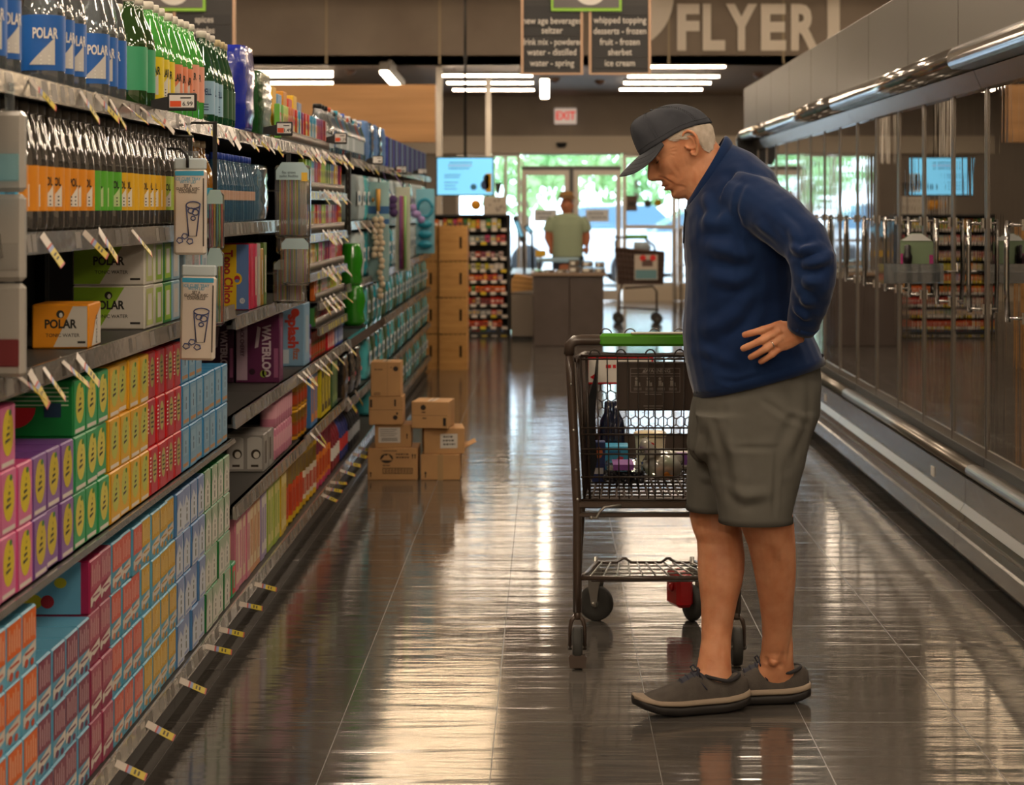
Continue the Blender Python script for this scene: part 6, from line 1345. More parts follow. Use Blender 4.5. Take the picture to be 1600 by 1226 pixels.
# ---- cases with writing on the side that faces the camera
def case(name, label, pxr, X, w_, h, d, z, col, front=None, side=None, group=None, rz=0, cat='case', y=None):
    """box whose right front corner shows at pixel column pxr"""
    yc = y if y else yx(pxr, X); t = tag(obj(name, None, None) if False else bpy.data.objects.new(name, None), label, cat, group); COL.objects.link(t); t.location = (X, yc, z+.001); t.rotation_euler = (0, 0, rz)
    MB().cbox(-w_, 0, 0, d, 0, h, .003).build('case_body', plain(col, .45), t, world=False)
    if front: m = MB(); mats = front(m, w_, h); m.build('front_print', mats, t, world=False)
    if side: m = MB(); mats = side(m, d, h); m.build('side_print', mats, t, world=False)
    return t
def polar_front(c1, full=True):
    def f(m, w_, h):
        o = (-w_, -.0007, 0); m.rect(o, X3, Z3, .004, w_-.004, .004, h-.004, 0); m.flat([(.004, .004), (w_*.38, .004), (w_*.72, h-.004), (.004, h-.004)], (-w_, -.0009, 0), X3, Z3, 1)
        m.text('POLAR', (-w_*.5, -.0012, h*.55), X3, Z3, h*.27, 2, .035, sx=.85); m.text('TONIC WATER', (-w_*.46, -.0012, h*.30), X3, Z3, h*.11, 2, .01); m.oval((-w_*.5, -.0012, h*.78), X3, Z3, 0, 0, h*.09, h*.09, 2); m.oval((-w_*.49, -.0014, h*.76), X3, Z3, 0, 0, h*.04, h*.055, 0); m.rect((0, -.0012, 0), X3, Z3, -w_*.2, -w_*.06, h*.12, h*.17, 2)
        return [plain('cdc8be', .45), plain(c1, .45), plain('26241f', .5)]
    return f
def plain_side(c1, c2):
    def f(m, d, h): o = (.0008, 0, 0); m.rect(o, U, V_, d*.15, d*.85, h*.08, h*.92, 0); m.rect((.0011, 0, 0), U, V_, d*.3, d*.7, h*.2, h*.8, 1); return [plain(c1, .45), plain(c2, .45)]
    return f
for k in (0, 1):
    case('beverage_case', 'lime green and white tonic water case facing the camera, %s of the stack' % ('bottom' if k == 0 else 'top'), 226, -1.03, .185, .112, .125, 1.085+k*.113, 'c6c1b6', polar_front('8ab22c'), plain_side('b8c078', 'cdc8be'))
    for j, (c_, nm) in enumerate((('c4c4b0', 'white and lime'), ('2c7a3a', 'dark green'), ('7fa6bc', 'silver blue'))):
        case('beverage_case', '%s tonic case behind the lime ones, %s row' % (nm, 'bottom' if k == 0 else 'top'), 0, -1.03, .185, .110, .115, 1.085+k*.113, c_, None, plain_side('8ab22c' if j < 2 else 'b8c0c4', 'cdc8be'), y=yx(226, -1.03)+.13+j*.12)
case('beverage_case', 'single orange and white tonic case at the front of the shelf', 139, -1.015, .125, .098, .16, 1.085, 'd98a12', polar_front('dc8c14'), lambda m, d, h: (m.flat([(d*.2, .004), (d*.95, .004), (d*.95, h*.9), (d*.5, h*.6)], (.0009, 0, 0), U, V_, 0), m.text('POLAR', (.0013, d*.6, h*.4), V_, -U, h*.22, 1, .02), [plain('cdc8be', .45), plain('26241f', .5)])[-1], rz=.06)
case('beverage_case', 'dark green tonic case in the shadow at the back of the shelf', 0, -1.17, .2, .10, .25, 1.085, '3d6a1c', None, y=4.15)
for k in range(3): case('beverage_case', 'silver seltzer case behind the hanging drink cards, %s' % ['nearest', 'middle', 'farthest'][k], 0, -1.03, .185, .2, .12, 1.085, ['8fa4ae', 'c04a60', '6fa8b8'][k], None, plain_side('b8c0c4', '8a9aa8'), y=5.66+k*.13)
def topo(m, w_, h):
    o = (0, -.0008, 0); m.rect(o, X3, Z3, -w_+.003, -w_*.36, .003, h-.003, 0); m.rect(o, X3, Z3, -w_*.36, -.003, .003, h-.003, 1); m.text('Topo Chico', (-w_*.60, -.0013, h*.50), -Z3, X3, h*.19, 2, .035, sx=.86); m.oval((-w_*.34, -.0013, h*.47), X3, Z3, 0, 0, .017, .020, 0); m.oval((-w_*.34, -.0016, h*.47), X3, Z3, 0, 0, .010, .012, 2); m.oval((-w_*.34, -.0018, h*.44), X3, Z3, 0, 0, .008, .006, 1); m.oval((-w_*.2, -.0013, h*.14), X3, Z3, 0, 0, .009, .010, 3); m.text('12', (-w_*.2, -.0016, h*.14), X3, Z3, .012, 1, .02); m.text('SABORES', (-w_*.86, -.0013, h*.6), -Z3, X3, .012, 2)
    return [plain('dcb414', .45), plain('5f7fb4', .45), plain('a8202c', .45), plain('d8d8d8', .5)]
case('sparkling_water_case', 'yellow and blue sparkling mineral water case standing on end, red script lettering', 390, -1.02, .125, .228, .10, 1.045, 'c01c44', topo, plain_side('b81c40', 'c83a50'))
for k, (c_, nm) in enumerate((('c4284c', 'crimson'), ('b8b4ac', 'pale grey'), ('c8942c', 'ochre'), ('6a8a3a', 'olive'))): case('sparkling_water_case', '%s slim case behind the yellow and blue case' % nm, 0, -1.02, .16, .225-.02*(k == 2), .075, 1.045, c_, None, plain_side(c_, 'd0c8b0'), y=yx(390, -1.02)+.105+k*.078)
def waterloo(flav):
    def f(m, w_, h):
        o = (0, -.0008, 0); m.rect(o, X3, Z3, -w_*.98, -w_*.73, .01, h-.01, 1) if flav else None; m.text('WATERLOO', (-w_*.30, -.0012, h*.46), -Z3, X3, w_*.27, 0, .04, sx=.80)
        if flav: m.text(flav, (-w_*.855, -.0012, h*.62), -Z3, X3, w_*.13, 2, .02, sx=.8)
        m.flat([(-w_*.56, h*.5), (-w_*.48, h*.52), (-w_*.42, h*.8), (-w_*.50, h*.82)], o, X3, Z3, 0); m.oval((-w_*.62, -.0012, h*.16), X3, Z3, 0, 0, .012, .012, 3); m.oval((-w_*.36, -.0012, h*.13), X3, Z3, 0, 0, .012, .014, 4); m.rect(o, X3, Z3, -w_*.12, -w_*.02, .02, h*.5, 5)
        return [plain('cbb9c2', .45), plain('b49aac', .45), plain('4a1a3c', .45), plain('2a0c20', .4), plain('8a9a3a', .4), plain('98587c', .4)]
    return f
case('sparkling_water_case', 'purple black cherry sparkling water case with white vertical lettering, right one', 436, -1.02, .165, .262, .12, .73, '5c1c48', waterloo('BLACK CHERRY'), plain_side('6a2a54', '8a4a70'))
case('sparkling_water_case', 'dark purple sparkling water case left of the black cherry one', 0, -1.192, .13, .262, .12, .73, '3c1432', waterloo(''), None, y=yx(436, -1.02))
def splash(m, w_, h):
    m.rect((0, -.0008, 0), X3, Z3, -w_*.97, -w_*.03, .006, h-.006, 0); m.text('splash', (-w_*.45, -.0012, h*.56), -Z3, X3, w_*.56, 1, .05); m.text('fizz', (-w_*.32, -.0012, h*.2), -Z3, X3, w_*.34, 2, .04); m.oval((-w_*.35, -.0014, h*.86), X3, Z3, 0, 0, .018, .018, 1); m.rect((0, -.0012, 0), X3, Z3, -w_*.9, -w_*.6, .012, .07, 3)
    return [plain('7fa6c4', .4), plain('b83a2c', .4), plain('a86a50', .4), plain('c0ccd4', .4)]
case('sparkling_water_case', 'light blue case with big red splash lettering', 475, -1.02, .105, .262, .20, .73, '7fa6c4', splash, plain_side('8aaec8', 'a8b8c4'))
def coco(m, w_, h):
    for k in (0, 1): cx = -w_*(.74-.5*k); m.rect((0, -.0008, 0), X3, Z3, cx-w_*.2, cx+w_*.2, h*.08, h*.88, 0); m.oval((cx, -.0009, h*.88), X3, Z3, 0, 0, w_*.2, h*.06, 0); m.oval((cx+.004, -.0012, h*.48), X3, Z3, 0, 0, w_*.13, h*.13, 1); m.oval((cx+.006, -.0014, h*.46), X3, Z3, 0, 0, w_*.08, h*.09, 2); m.rect((0, -.0012, 0), X3, Z3, cx-w_*.1, cx+w_*.1, h*.14, h*.20, 1)
    return [plain('bdbab4', .3), plain('33291f', .5), plain('d8d2c6', .4)]
for k in (0, 1, 2): case('coconut_water_pack', 'grey four-pack of coconut water cans, %s on its shelf' % ['nearest', 'middle', 'rear'][k], 412, -1.025-.0*k, .135, .136, .10, .44, '8f8b86', coco, plain_side('a09c96', '4a4038'), y=yx(412, -1.025)+k*.115)

# ---- bottles
def bottle_mesh(prof, n=18): return MB().lathe(prof, n).mesh('b', [])
def make_bottle(label, name, H_, R, glassm, capc, labc, z0, z1, word='', wordc='2a2a28', liquid=None, cat='bottle', neck=.014, waist=0, tri=None, capr=.016):
    t = thing(name, label, cat)
    prof = [(.001, .0), (R*.85, .0), (R, .012), (R, z0)] + ([(R*(1-waist), (z0+z1)/2)] if waist else []) + [(R, z1), (R*.97, z1+.02), (R*.72, z1+(H_-z1)*.45), (neck*1.15, z1+(H_-z1)*.72), (neck, H_-.018), (neck, H_)]
    MB().lathe(prof, 20).build('bottle_body', glassm, t, world=False)
    MB().lathe([(capr, H_-.014), (capr, H_+.004), (capr*.9, H_+.007), (.001, H_+.007)], 14).build('cap', plain(capc, .4), t, world=False)
    if labc:
        m = MB().lathe([(R+.0012, z0), (R+.0012, z1)], 22, 0, cap=False); mats = [plain(labc, .4)]
        if tri:
            rr = R+.002; hh = z1-z0; N_ = 10; a0, a1 = -PI*.30-.75, -PI*.30+.45
            for q in range(N_):
                ua, ub = q/N_, (q+1)/N_; A_, B_ = a0+(a1-a0)*ua, a0+(a1-a0)*ub
                m.add([(rr*math.cos(A_), rr*math.sin(A_), z0+hh*.10), (rr*math.cos(B_), rr*math.sin(B_), z0+hh*.10), (rr*math.cos(B_), rr*math.sin(B_), z0+hh*(.10+.50*ub)), (rr*math.cos(A_), rr*math.sin(A_), z0+hh*(.10+.50*ua))], [(0, 1, 2, 3)], 1)
            mats.append(plain(tri, .4))
        if word:
            k = len(mats); p, f = text_geo(word, (z1-z0)*.21, .03); rr = R+.0026; vs = [(rr*math.cos(-PI*.30+x*.72/rr), rr*math.sin(-PI*.30+x*.72/rr), (z0+z1)/2+(z1-z0)*.16+y*1.25) for x, y in p]; m.add(vs, f, k); mats.append(plain(wordc, .5))
            for q in range(3): a = -PI*.30; m.add([(rr*math.cos(a-.22), rr*math.sin(a-.22), z0+.012+q*.008), (rr*math.cos(a+.22), rr*math.sin(a+.22), z0+.012+q*.008), (rr*math.cos(a+.22), rr*math.sin(a+.22), z0+.015+q*.008), (rr*math.cos(a-.22), rr*math.sin(a-.22), z0+.015+q*.008)], [(0, 1, 2, 3)], k)
        m.build('label', mats, t, world=False)
    return t
g_clear = clear('bottle_clear', 'ccd6dc', .12, .04, .15); g_tonic = clear('bottle_tonic', 'a8a094', .12, .04, .13); g_green = clear('bottle_green', '62d858', .12, .04, .60); g_dgreen = clear('bottle_dark_green', '2c5a1c', .12, .04, .55); g_emer = clear('bottle_emerald', '1c6a3a', .12, .03, .5); g_amber = clear('bottle_amber', 'b87a20', .1, .03, .5); g_water = clear('bottle_water_blue', '5f9cc4', .14, .03, .3)
def line(proto, y0, pitch, n, X, z, desc, where, group, rows=((0, 0),), first=[None]):
    """a row of copies; desc gets ordinal text"""
    k = 0
    for j, (dx, dy) in enumerate(rows):
        for i in range(n):
            o = proto if (i == 0 and j == 0) else copy_tree(proto)
            o.location = (X+dx+rs.uniform(-.003, .003), y0+dy+i*pitch, z); o.rotation_euler = (0, 0, rs.uniform(-.35, .35))
            o['label'] = '%s, %s %s%s' % (desc, nth(i), where, '' if len(rows) == 1 else (', front row' if j == 0 else ', back row')); o['group'] = group
TZ = 1.6475
b = make_bottle('x', 'seltzer_bottle', .30, .044, g_clear, 'e8e8e8', '1f62b4', .035, .150, 'POLAR', 'e8e4dc', tri='d0ccc4')
line(b, 3.55, .094, 4, -1.06, TZ, 'clear litre bottle with blue label', 'along the first cluster of the top shelf', 'blue-labelled bottles on the top shelf')
b = copy_tree(b); line(b, 4.16, .094, 3, -1.055, TZ, 'clear litre bottle with blue label', 'in the second cluster of the top shelf', 'blue-labelled bottles on the top shelf')
b = copy_tree(b); line(b, 4.60, .094, 3, -1.055, TZ, 'clear litre bottle with blue label', 'in the third cluster beside the big green bottle', 'blue-labelled bottles on the top shelf')
b = make_bottle('x', 'seltzer_bottle', .285, .046, g_dgreen, 'e4ded2', '3c9c6c', .045, .155, '', '1c2a22'); m = MB()
line(b, 5.03, .098, 2, -1.055, TZ, 'big dark green bottle with mint label', 'from the blue-labelled bottles', 'green seltzer bottles on the top shelf')
b = make_bottle('x', 'seltzer_bottle', .285, .042, g_green, 'e4ded2', 'dcc41c', .035, .145, 'POLAR', '1c2a22', tri='d0ccc4')
line(b, 5.24, .088, 3, -1.055, TZ, 'green bottle with yellow label', 'beyond the mint-labelled ones', 'green seltzer bottles on the top shelf', ((0, 0), (-.09, -.03)))
b = make_bottle('x', 'seltzer_bottle', .28, .042, g_green, 'e4ded2', 'dc8058', .035, .145, 'POLAR', '1c2a22', tri='d0ccc4')
line(b, 5.51, .088, 3, -1.055, TZ, 'green bottle with orange label', 'beyond the yellow-labelled ones', 'green seltzer bottles on the top shelf', ((0, 0), (-.09, -.03)))
b = make_bottle('x', 'seltzer_bottle', .285, .044, g_green, 'e4ded2', 'e09a80', .06, .165, 'PERR', '1c2a22')
line(b, 5.80, .092, 2, -1.062, TZ, 'large light green bottle with peach label', 'beyond the orange-labelled ones', 'green seltzer bottles on the top shelf')
b = make_bottle('x', 'mineral_water_bottle', .275, .040, g_emer, 'd8d2c8', '8fb4cc', .03, .13, 'S.PELL', '28486c')
line(b, 6.0, .082, 3, -1.045, TZ, 'dark green glass bottle with pale blue label', 'from the peach-labelled pair', 'mineral water bottles on the top shelf')
b = make_bottle('x', 'mineral_water_bottle', .27, .040, g_emer, 'c8b890', '24502c', .03, .12, '', 'c8c4b0')
line(b, 6.26, .082, 3, -1.045, TZ, 'dark green glass bottle with green label', 'beyond the pale-blue-labelled ones', 'mineral water bottles on the top shelf')
def pouch(label, name, w_, h, d, m_, cat, top=None, bulge=.5, art=None, seed=0, neck=False):
    """soft shrink-wrapped pack, front towards the aisle"""
    t = thing(name, label, cat); r = random.Random(seed); m = MB(); rg = []; n = 20
    for i in range(15):
        v = i/14; sc = (1-.10*abs(2*v-1)**3)*(1 if not neck else (1 if v < .55 else 1-.62*min(1, (v-.55)/.3))); ring_ = []
        for j in range(n):
            a = 2*PI*j/n; ct, st = math.cos(a), math.sin(a); e = .5
            ring_.append((d/2*sc*abs(ct)**e*(1 if ct > 0 else -1)+r.uniform(-1, 1)*.0035, w_/2*sc*abs(st)**e*(1 if st > 0 else -1)+r.uniform(-1, 1)*.0035, h*v+r.uniform(-1, 1)*.001))
        rg.append(ring_)
    m.rings(rg); m.build('wrapped_pack', m_, t, world=False)
    if art: m = MB(); mats = art(m, w_, h, d/2+.004); m.build('pack_print', mats, t, world=False)
    return t
cob = mat('cobalt_film', '1c2c9c', .18, coat=.6, bump=(60, .6, .004)); dgf = mat('dark_green_film', '1f4a22', .18, coat=.6, bump=(60, .6, .004))
o = pouch('cobalt blue shrink-wrapped bottle pack on the top shelf', 'bottle_pack', .30, .29, .18, cob, 'bottle pack', seed=1, neck=False); o.location = (-1.09, 6.72, TZ)
o = pouch('tall cobalt blue wrapped bottle behind the blue pack', 'bottle_pack', .12, .33, .09, cob, 'bottle pack', seed=2, neck=True); o.location = (-1.245, 6.60, TZ+.0)
MB().lathe([(.016, .33), (.016, .345), (.001, .347)], 14).build('cap', plain('d8d8d4', .4), o, world=False)
o = pouch('dark green foil snack pack on the top shelf', 'bottle_pack', .36, .235, .14, dgf, 'bottle pack', seed=3); o.location = (-1.08, 7.2, TZ); MB().ball((0, 0, .235), (.02, .05, .012), 8).build('pack_top', plain('86a82c', .4), o, world=False)
# small tonic bottles on the second shelf
runs = [('d98a1c', 'orange-labelled', yx(46, -1.04), 9, '242018', 'd8d2c6'), ('55a42c', 'green-labelled', 0, 4, '242018', 'b8c890'), ('d8a81c', 'yellow-labelled', 0, 8, '242018', 'd8d2c6'), ('a8c048', 'lime-labelled', 0, 7, '242018', 'd8d4cc')]
y = yx(46, -1.04)-.07*2
b = make_bottle('x', 'tonic_bottle', .255, .033, g_tonic, '3c3a38', '3a9ac0', .055, .150)
line(b, y-.07*5, .07, 5, -1.04, 1.3465, 'small clear bottle with sky blue label', 'at the near end of the tonic bottles', 'tonic bottles on the second shelf')
for col, nm, _, n, wc, tri in runs:
    b = make_bottle('x', 'tonic_bottle', .255, .0335, g_tonic, '55504a', col, .045, .135, 'POL', wc, tri=tri)
    line(b, y, .0695, n, -1.04, 1.3465, 'small clear tonic bottle, %s' % nm, 'from the camera among its colour', 'tonic bottles on the second shelf'); y += .0695*n
b = make_bottle('x', 'juice_bottle', .245, .045, g_amber, 'c8b89c', '2a8aa8', .02, .11, '', '')
line(b, y+.03, .098, 3, -1.05, 1.3465, 'amber juice bottle with teal label', 'beyond the tonic bottles', 'juice bottles on the second shelf')
b = make_bottle('x', 'water_bottle', .215, .030, g_water, '23409c', 'b0907c', .075, .105, '', '')
line(b, 6.14, .062, 12, -1.03, 1.3465, 'blue-capped small water bottle', 'behind the hanging drink cards', 'blue-capped water bottles on the second shelf', ((0, 0), (-.065, .02)))
o = pouch('clear blue wrapped water pack beside blue-capped bottles', 'water_pack', .30, .20, .14, clear('blue_wrap', '7fb4d4', .18, .06, .35), 'water pack', seed=4); o.location = (-1.07, 7.05, 1.3465)
# drink mix racks: narrow shelves of packets
pk_cols = ['c23a2c', 'd9b02c', '3a7a3a', '6fae4c', 'c8641c', '7a2c6a', '2c5aa0', 'cfc8bc', 'd86a9a', 'a8c838', 'e0d8c8', '8a1c2c', '3a9ac0']
packs = {c_: MB().cbox(-.02, 0, 0, .030, 0, .12, .002).rect((.0006, 0, 0), Y3, Z3, .004, .026, .03, .09, 1).oval((.001, 0, 0), Y3, Z3, .015, .07, .008, .014, 2, 8).mesh('packet', [plain(c_, .35), plain(rs.choice(['e4dccc', 'd9c84c', 'c8301c', 'ece4d8']), .35), plain(rs.choice(pk_cols), .35)]) for c_ in pk_cols}
chrome_w = mat('wire_divider', 'a8a29a', .25, metal=.7)
names = {'c23a2c': 'red', 'd9b02c': 'yellow', '3a7a3a': 'dark green', '6fae4c': 'green', 'c8641c': 'orange', '7a2c6a': 'purple', '2c5aa0': 'blue', 'cfc8bc': 'cream', 'd86a9a': 'pink', 'a8c838': 'lime', 'e0d8c8': 'white', '8a1c2c': 'dark red', '3a9ac0': 'sky blue'}
def mixrack(z, y0, y1, h, which, top=False):
    t = thing('drink_mix_rack', 'narrow rack shelf of drink mix packets, %s' % which, 'rack shelf', (-1.0, (y0+y1)/2, z))
    m = MB().box(-1.2, -.9995, y0, y1, z-.006, z, 0); m.build('rack_tray', shelf_t, t)
    m = MB(); y = y0+.01
    while y < y1: m.tube([(-1.001, y, z), (-1.001, y, z+.035)], .0018, 4); y += .022
    m.tube([(-1.001, y0, z+.035), (-1.001, y1, z+.035)], .002, 5); m.build('wire_fence', chrome_w, t)
    m = MB().prism([(-.994, z-.035), (-.982, z-.04), (-.985, z-.004), (-.994, z-.002)], 'y', y0, y1, 0) if not top else MB().box(-1.004, -1.0005, y0, y1, z, z+.004); y = y0+.01 if not top else y1
    while y < y1-.04: m.quad((-.9822, y, z-.036), (-.9822, y+.034, z-.036), (-.9845, y+.034, z-.008), (-.9845, y, z-.008), 1 if rs.random() < .7 else 2); y += .045
    m.build('price_strip', [lipm, lab_w, plain('c8b83a', .4)], t)
    y = y0+.012; i = 0; c_ = rs.choice(pk_cols)
    while y < y1-.03:
        if i % 4 == 0: c_ = rs.choice(pk_cols)
        o = obj('drink_mix_packet', packs[c_], None, (-1.007-rs.uniform(0, .008), y, z+.0008)); o.scale = (1, 1, h/.12)
        tag(o, '%s drink mix packet, %s from near end of the %s' % (names[c_], nth(i), which.replace(' under the top shelf', '')), 'drink mix packet', 'drink mix packets on the racks'); y += .0335; i += 1
ya, yb_ = yx(478), yx(538)
mixrack(1.659, yx(440), yx(515), .13, 'rack on the top shelf', True)
for z, h, w_ in ((1.47, .13, 'highest rack'), (1.29, .12, 'second highest rack'), (1.126, .115, 'middle rack'), (.99, .09, 'second lowest rack'), (.88, .08, 'lowest rack')): mixrack(z, ya if z > 1.05 else 8.6, yb_, h, w_+' under the top shelf')
y = yx(440)+.02; i = 0
for col, nm in (('c83a50', 'red'), ('d9a81c', 'yellow'), ('6a9ac0', 'blue'), ('c8841c', 'orange'), ('c84a3a', 'red'), ('d9b01c', 'yellow'), ('7a8aa8', 'grey blue')):
    o = onmesh(MB().cbox(-1.16, -1.06, y, y+.11, 1.6602, 1.655+.19+.02*(i % 2), .003).rect((-1.0595, 0, 0), Y3, Z3, y+.02, y+.09, 1.72, 1.78, 1), 'tea_box', [plain(col, .45), plain('e0d4b8', .5)], '%s box behind the packets on the top shelf, %s from the camera' % (nm, nth(i)), 'box', (-1.1, y+.05, 1.656)); y += .16; i += 1
# items of the far top shelf: bottles, tumblers, packs
b = make_bottle('x', 'plastic_jug', .22, .05, g_clear, '1c1c1c', 'a8b0b4', .03, .09, '', '', neck=.02, capr=.022)
line(b, yx(516), .115, 3, -1.06, TZ, 'clear drinking bottle with black cap', 'beyond the top drink mix rack', 'drinking bottles on the far top shelf')
far = [('8f9ca4', 'grey', 'c8501c'), ('3a6a9c', 'blue', 'd8d8d8'), ('7a8890', 'smoky', '2c2c2c'), ('2ca0c0', 'turquoise', '2ca0c0'), ('c85a50', 'coral', 'd8d8d8'), ('4a8ac0', 'sky blue', 'e0e0e0'), ('6f9cc0', 'pale blue', '2a5ac0'), ('2f6a34', 'green', 'd8d8d8')]
y = yx(516)+.36
for i, (col, nm, cc) in enumerate(far*2):
    b = make_bottle('%s bottle, %s beyond the black-capped ones on the far top shelf' % (nm, nth(i)), 'drinking_bottle', .22-.006*(i % 3), .046, clear('b_'+col, col, .12, .05, .4), cc, rs.choice(['c8d0d4', '2c5a8c', 'a8b4b8']), .04, .11, neck=.02, capr=.024); b.location = (-1.06, y, TZ); y += .105
wr_blue = clear('wrap_blue', '4f94cc', .18, .06, .45)
for i in range(5): o = pouch('pale blue shrink-wrapped pack, %s from the far end of the top shelf' % nth(4-i), 'water_pack', .26, .24, .16, wr_blue if i % 2 else plain('5a7fb4', .7), 'water pack', seed=20+i); o.location = (-1.10, y+.15, TZ); y += .29
i = 0
while y < 16.7:
    o = onmesh(MB().cbox(-1.2, -1.02, y, y+.12, TZ+.0005, TZ+.2, .003), 'folder_box', plain(['2c3a9c', '1c1c24', '6a88b8', '3a3438'][i % 4], .8), '%s slim box, %s near the far end of the top shelf' % (['navy', 'black', 'blue grey', 'dark grey'][i % 4], nth(i)), 'box', (-1.1, y+.06, TZ)); y += .13; i += 1

# ---- lower shelves beyond the cartons
def carton_line(z, items, where, X=-1.012, d=.16):
    """items: (name, colour words, hex, hex2, y0, width, height, count)"""
    for name, nm, c1, c2, y0, w_, h, n, kind in items:
        m = MB()
        if kind == 'box': m.cbox(-d, 0, .001, w_-.001, 0, h, .003); m.rect((.0008, 0, 0), U, V_, w_*.12, w_*.88, h*.1, h*.9, 1); m.rect((.0012, 0, 0), U, V_, w_*.3, w_*.7, h*.25, h*.75, 0); m.rect((0, -.0008, 0), X3, Z3, -d*.9, -d*.1, h*.2, h*.8, 1)
        elif kind == 'can': m.lathe([(.001, 0), (w_*.46, 0), (w_*.47, .008), (w_*.47, h*.9), (w_*.48, h*.9), (w_*.48, h), (.001, h)], 20, 0, (-w_*.5, w_*.5, 0)); m.lathe([(w_*.474, h*.12), (w_*.474, h*.62)], 20, 1, (-w_*.5, w_*.5, 0), cap=False); m.lathe([(w_*.478, h*.2), (w_*.478, h*.5)], 10, 2, (-w_*.5, w_*.5, 0), cap=False, arc=(-2.2, .8))
        elif kind == 'pack':
            for q in (0, 1): m.lathe([(.001, 0), (w_*.22, 0), (w_*.24, .006), (w_*.24, h*.93), (w_*.20, h), (.001, h)], 14, 0, (-w_*.26, w_*(.25+.5*q), 0)); m.lathe([(w_*.245, h*.3), (w_*.245, h*.75)], 14, 1, (-w_*.26, w_*(.25+.5*q), 0), cap=False)
        elif kind == 'bot': m.lathe([(.001, 0), (w_*.46, 0), (w_*.48, .015), (w_*.48, h*.5), (w_*.44, h*.55), (w_*.46, h*.62), (w_*.36, h*.76), (w_*.16, h*.9), (w_*.16, h*.94)], 18, 0, (-w_*.5, w_*.5, 0)); m.lathe([(w_*.485, h*.22), (w_*.485, h*.48)], 18, 1, (-w_*.5, w_*.5, 0), cap=False); m.lathe([(w_*.19, h*.93), (w_*.19, h), (.001, h)], 12, 2, (-w_*.5, w_*.5, 0))
        me = m.mesh(name, [plain(c1, .35), plain(c2, .35), plain({'can': 'b03a1c', 'bot': 'e0dcd4'}.get(kind, 'd8d0c4'), .35)])
        for i in range(n):
            o = obj(name, me, None, (X-rs.uniform(0, .006), y0+i*w_, z+.001)); tag(o, '%s, %s one %s' % (nm, nth(i), where), name.replace('_', ' '), '%ss %s' % (name.replace('_', ' '), where))
B = yx(366)
carton_line(.141, [('tea_box', 'small green and red tea box', '3a9c6a', 'c8302c', B-.05, .08, .11, 2, 'box'), ('tall_drink_box', 'tall pink and orange drink box', 'c8788c', 'e0c0a8', B+.12, .078, .25, 4, 'box'), ('tall_drink_box', 'tall orange drink box', 'c88a5a', 'e0c8a0', B+.43, .085, .25, 3, 'box'), ('tall_drink_box', 'tall lilac drink box', '9a8ab0', 'd8d0c8', B+.69, .085, .25, 2, 'box'), ('tall_drink_box', 'tall yellow-green drink box', '9ab03a', 'd8d080', B+.87, .085, .25, 4, 'box'), ('tall_drink_box', 'tall yellow drink box', 'c8a82c', 'e0cc88', B+1.22, .09, .25, 2, 'box'),
    ('drink_mix_canister', 'yellow iced tea mix canister', 'dcb81c', 'c84a1c', B+1.42, .115, .25, 5, 'can'), ('drink_mix_canister', 'yellow lemonade mix canister', 'd8ac1c', 'd8c8b0', B+2.0, .115, .235, 4, 'can'), ('drink_mix_canister', 'pink-lidded drink mix canister', 'c83a6a', 'd8782c', B+2.47, .115, .25, 5, 'can'), ('soda_bottle', 'red-labelled plastic bottle', '7a1c2c', 'd8d4cc', B+3.06, .10, .235, 4, 'bot'), ('soda_bottle', 'blue-labelled plastic bottle', '2c3a7a', 'c83a3a', B+3.47, .10, .235, 4, 'bot'), ('soda_bottle', 'silver-labelled dark bottle', '20242c', 'b0b8c0', B+3.88, .10, .22, 6, 'bot')], 'on the bottom shelf past the cartons')
carton_line(.45, [('soda_pack', 'pink can pack', 'c07a90', 'd8a0ac', yx(437), .13, .118, 4, 'pack'), ('drink_jar', 'yellow squat jar', 'dca41c', '8a4a1c', yx(470), .10, .12, 4, 'can'), ('lemonade_box', 'blue and orange lemonade box', '3a7ab8', 'd8842c', yx(490), .13, .23, 2, 'box'), ('lemonade_box', 'yellow and black lemon tea box', 'd8c41c', '2a2c1c', yx(507), .13, .235, 3, 'box'), ('lemonade_box', 'dark green drink box', '2c5a3a', '7a9a5a', yx(523), .13, .232, 2, 'box')], 'on the shelf of jars')
for i in range(4): o = obj('soda_pack', bpy.data.objects['soda_pack'].data, None, (-1.014, yx(437)+.13*i, .45+.1205)); tag(o, 'pink can pack stacked on another, %s of the upper row beside the yellow jars' % nth(i), 'soda pack', 'soda packs on the shelf of jars')
for i in range(4): o = obj('drink_jar', bpy.data.objects['drink_jar'].data, None, (-1.014, yx(470)+.10*i, .45+.1225)); tag(o, 'yellow squat jar stacked on another, %s of the upper row' % nth(i), 'drink jar', 'drink jars on the shelf of jars')
blk = mat('black_film', '121214', .2, coat=.6, bump=(60, .5, .004))
for i in range(3): o = pouch('black shrink-wrapped bottle pack, %s of three under the strip beside the boxes' % ['nearest', 'middle', 'farthest'][i], 'bottle_pack', .30, .23, .18, blk, 'bottle pack', seed=30+i); o.location = (-1.10, 10.05+.33*i, .4225); MB().oval((.1, 0, 0), Y3, Z3, 0, .11, .03, .012).build('pack_print', plain('c84a5a', .4), o, world=False)
carton_line(.73, [('drink_can', 'purple drink can', '5a2c8a', 'b8a0c8', yx(475, -1.02)+.215, .066, .16, 1, 'can'), ('drink_jar', 'red fruit jar', 'a83a2c', '7a5a2c', yx(494), .09, .125, 6, 'can'), ('snack_bag_box', 'red slim box', 'c8202c', 'e0c8b8', yx(518), .07, .14, 4, 'box'), ('snack_bag_box', 'blue slim box', '2c4aa0', 'c8d0e0', yx(528), .07, .145, 5, 'box')], 'below the drink mix racks')
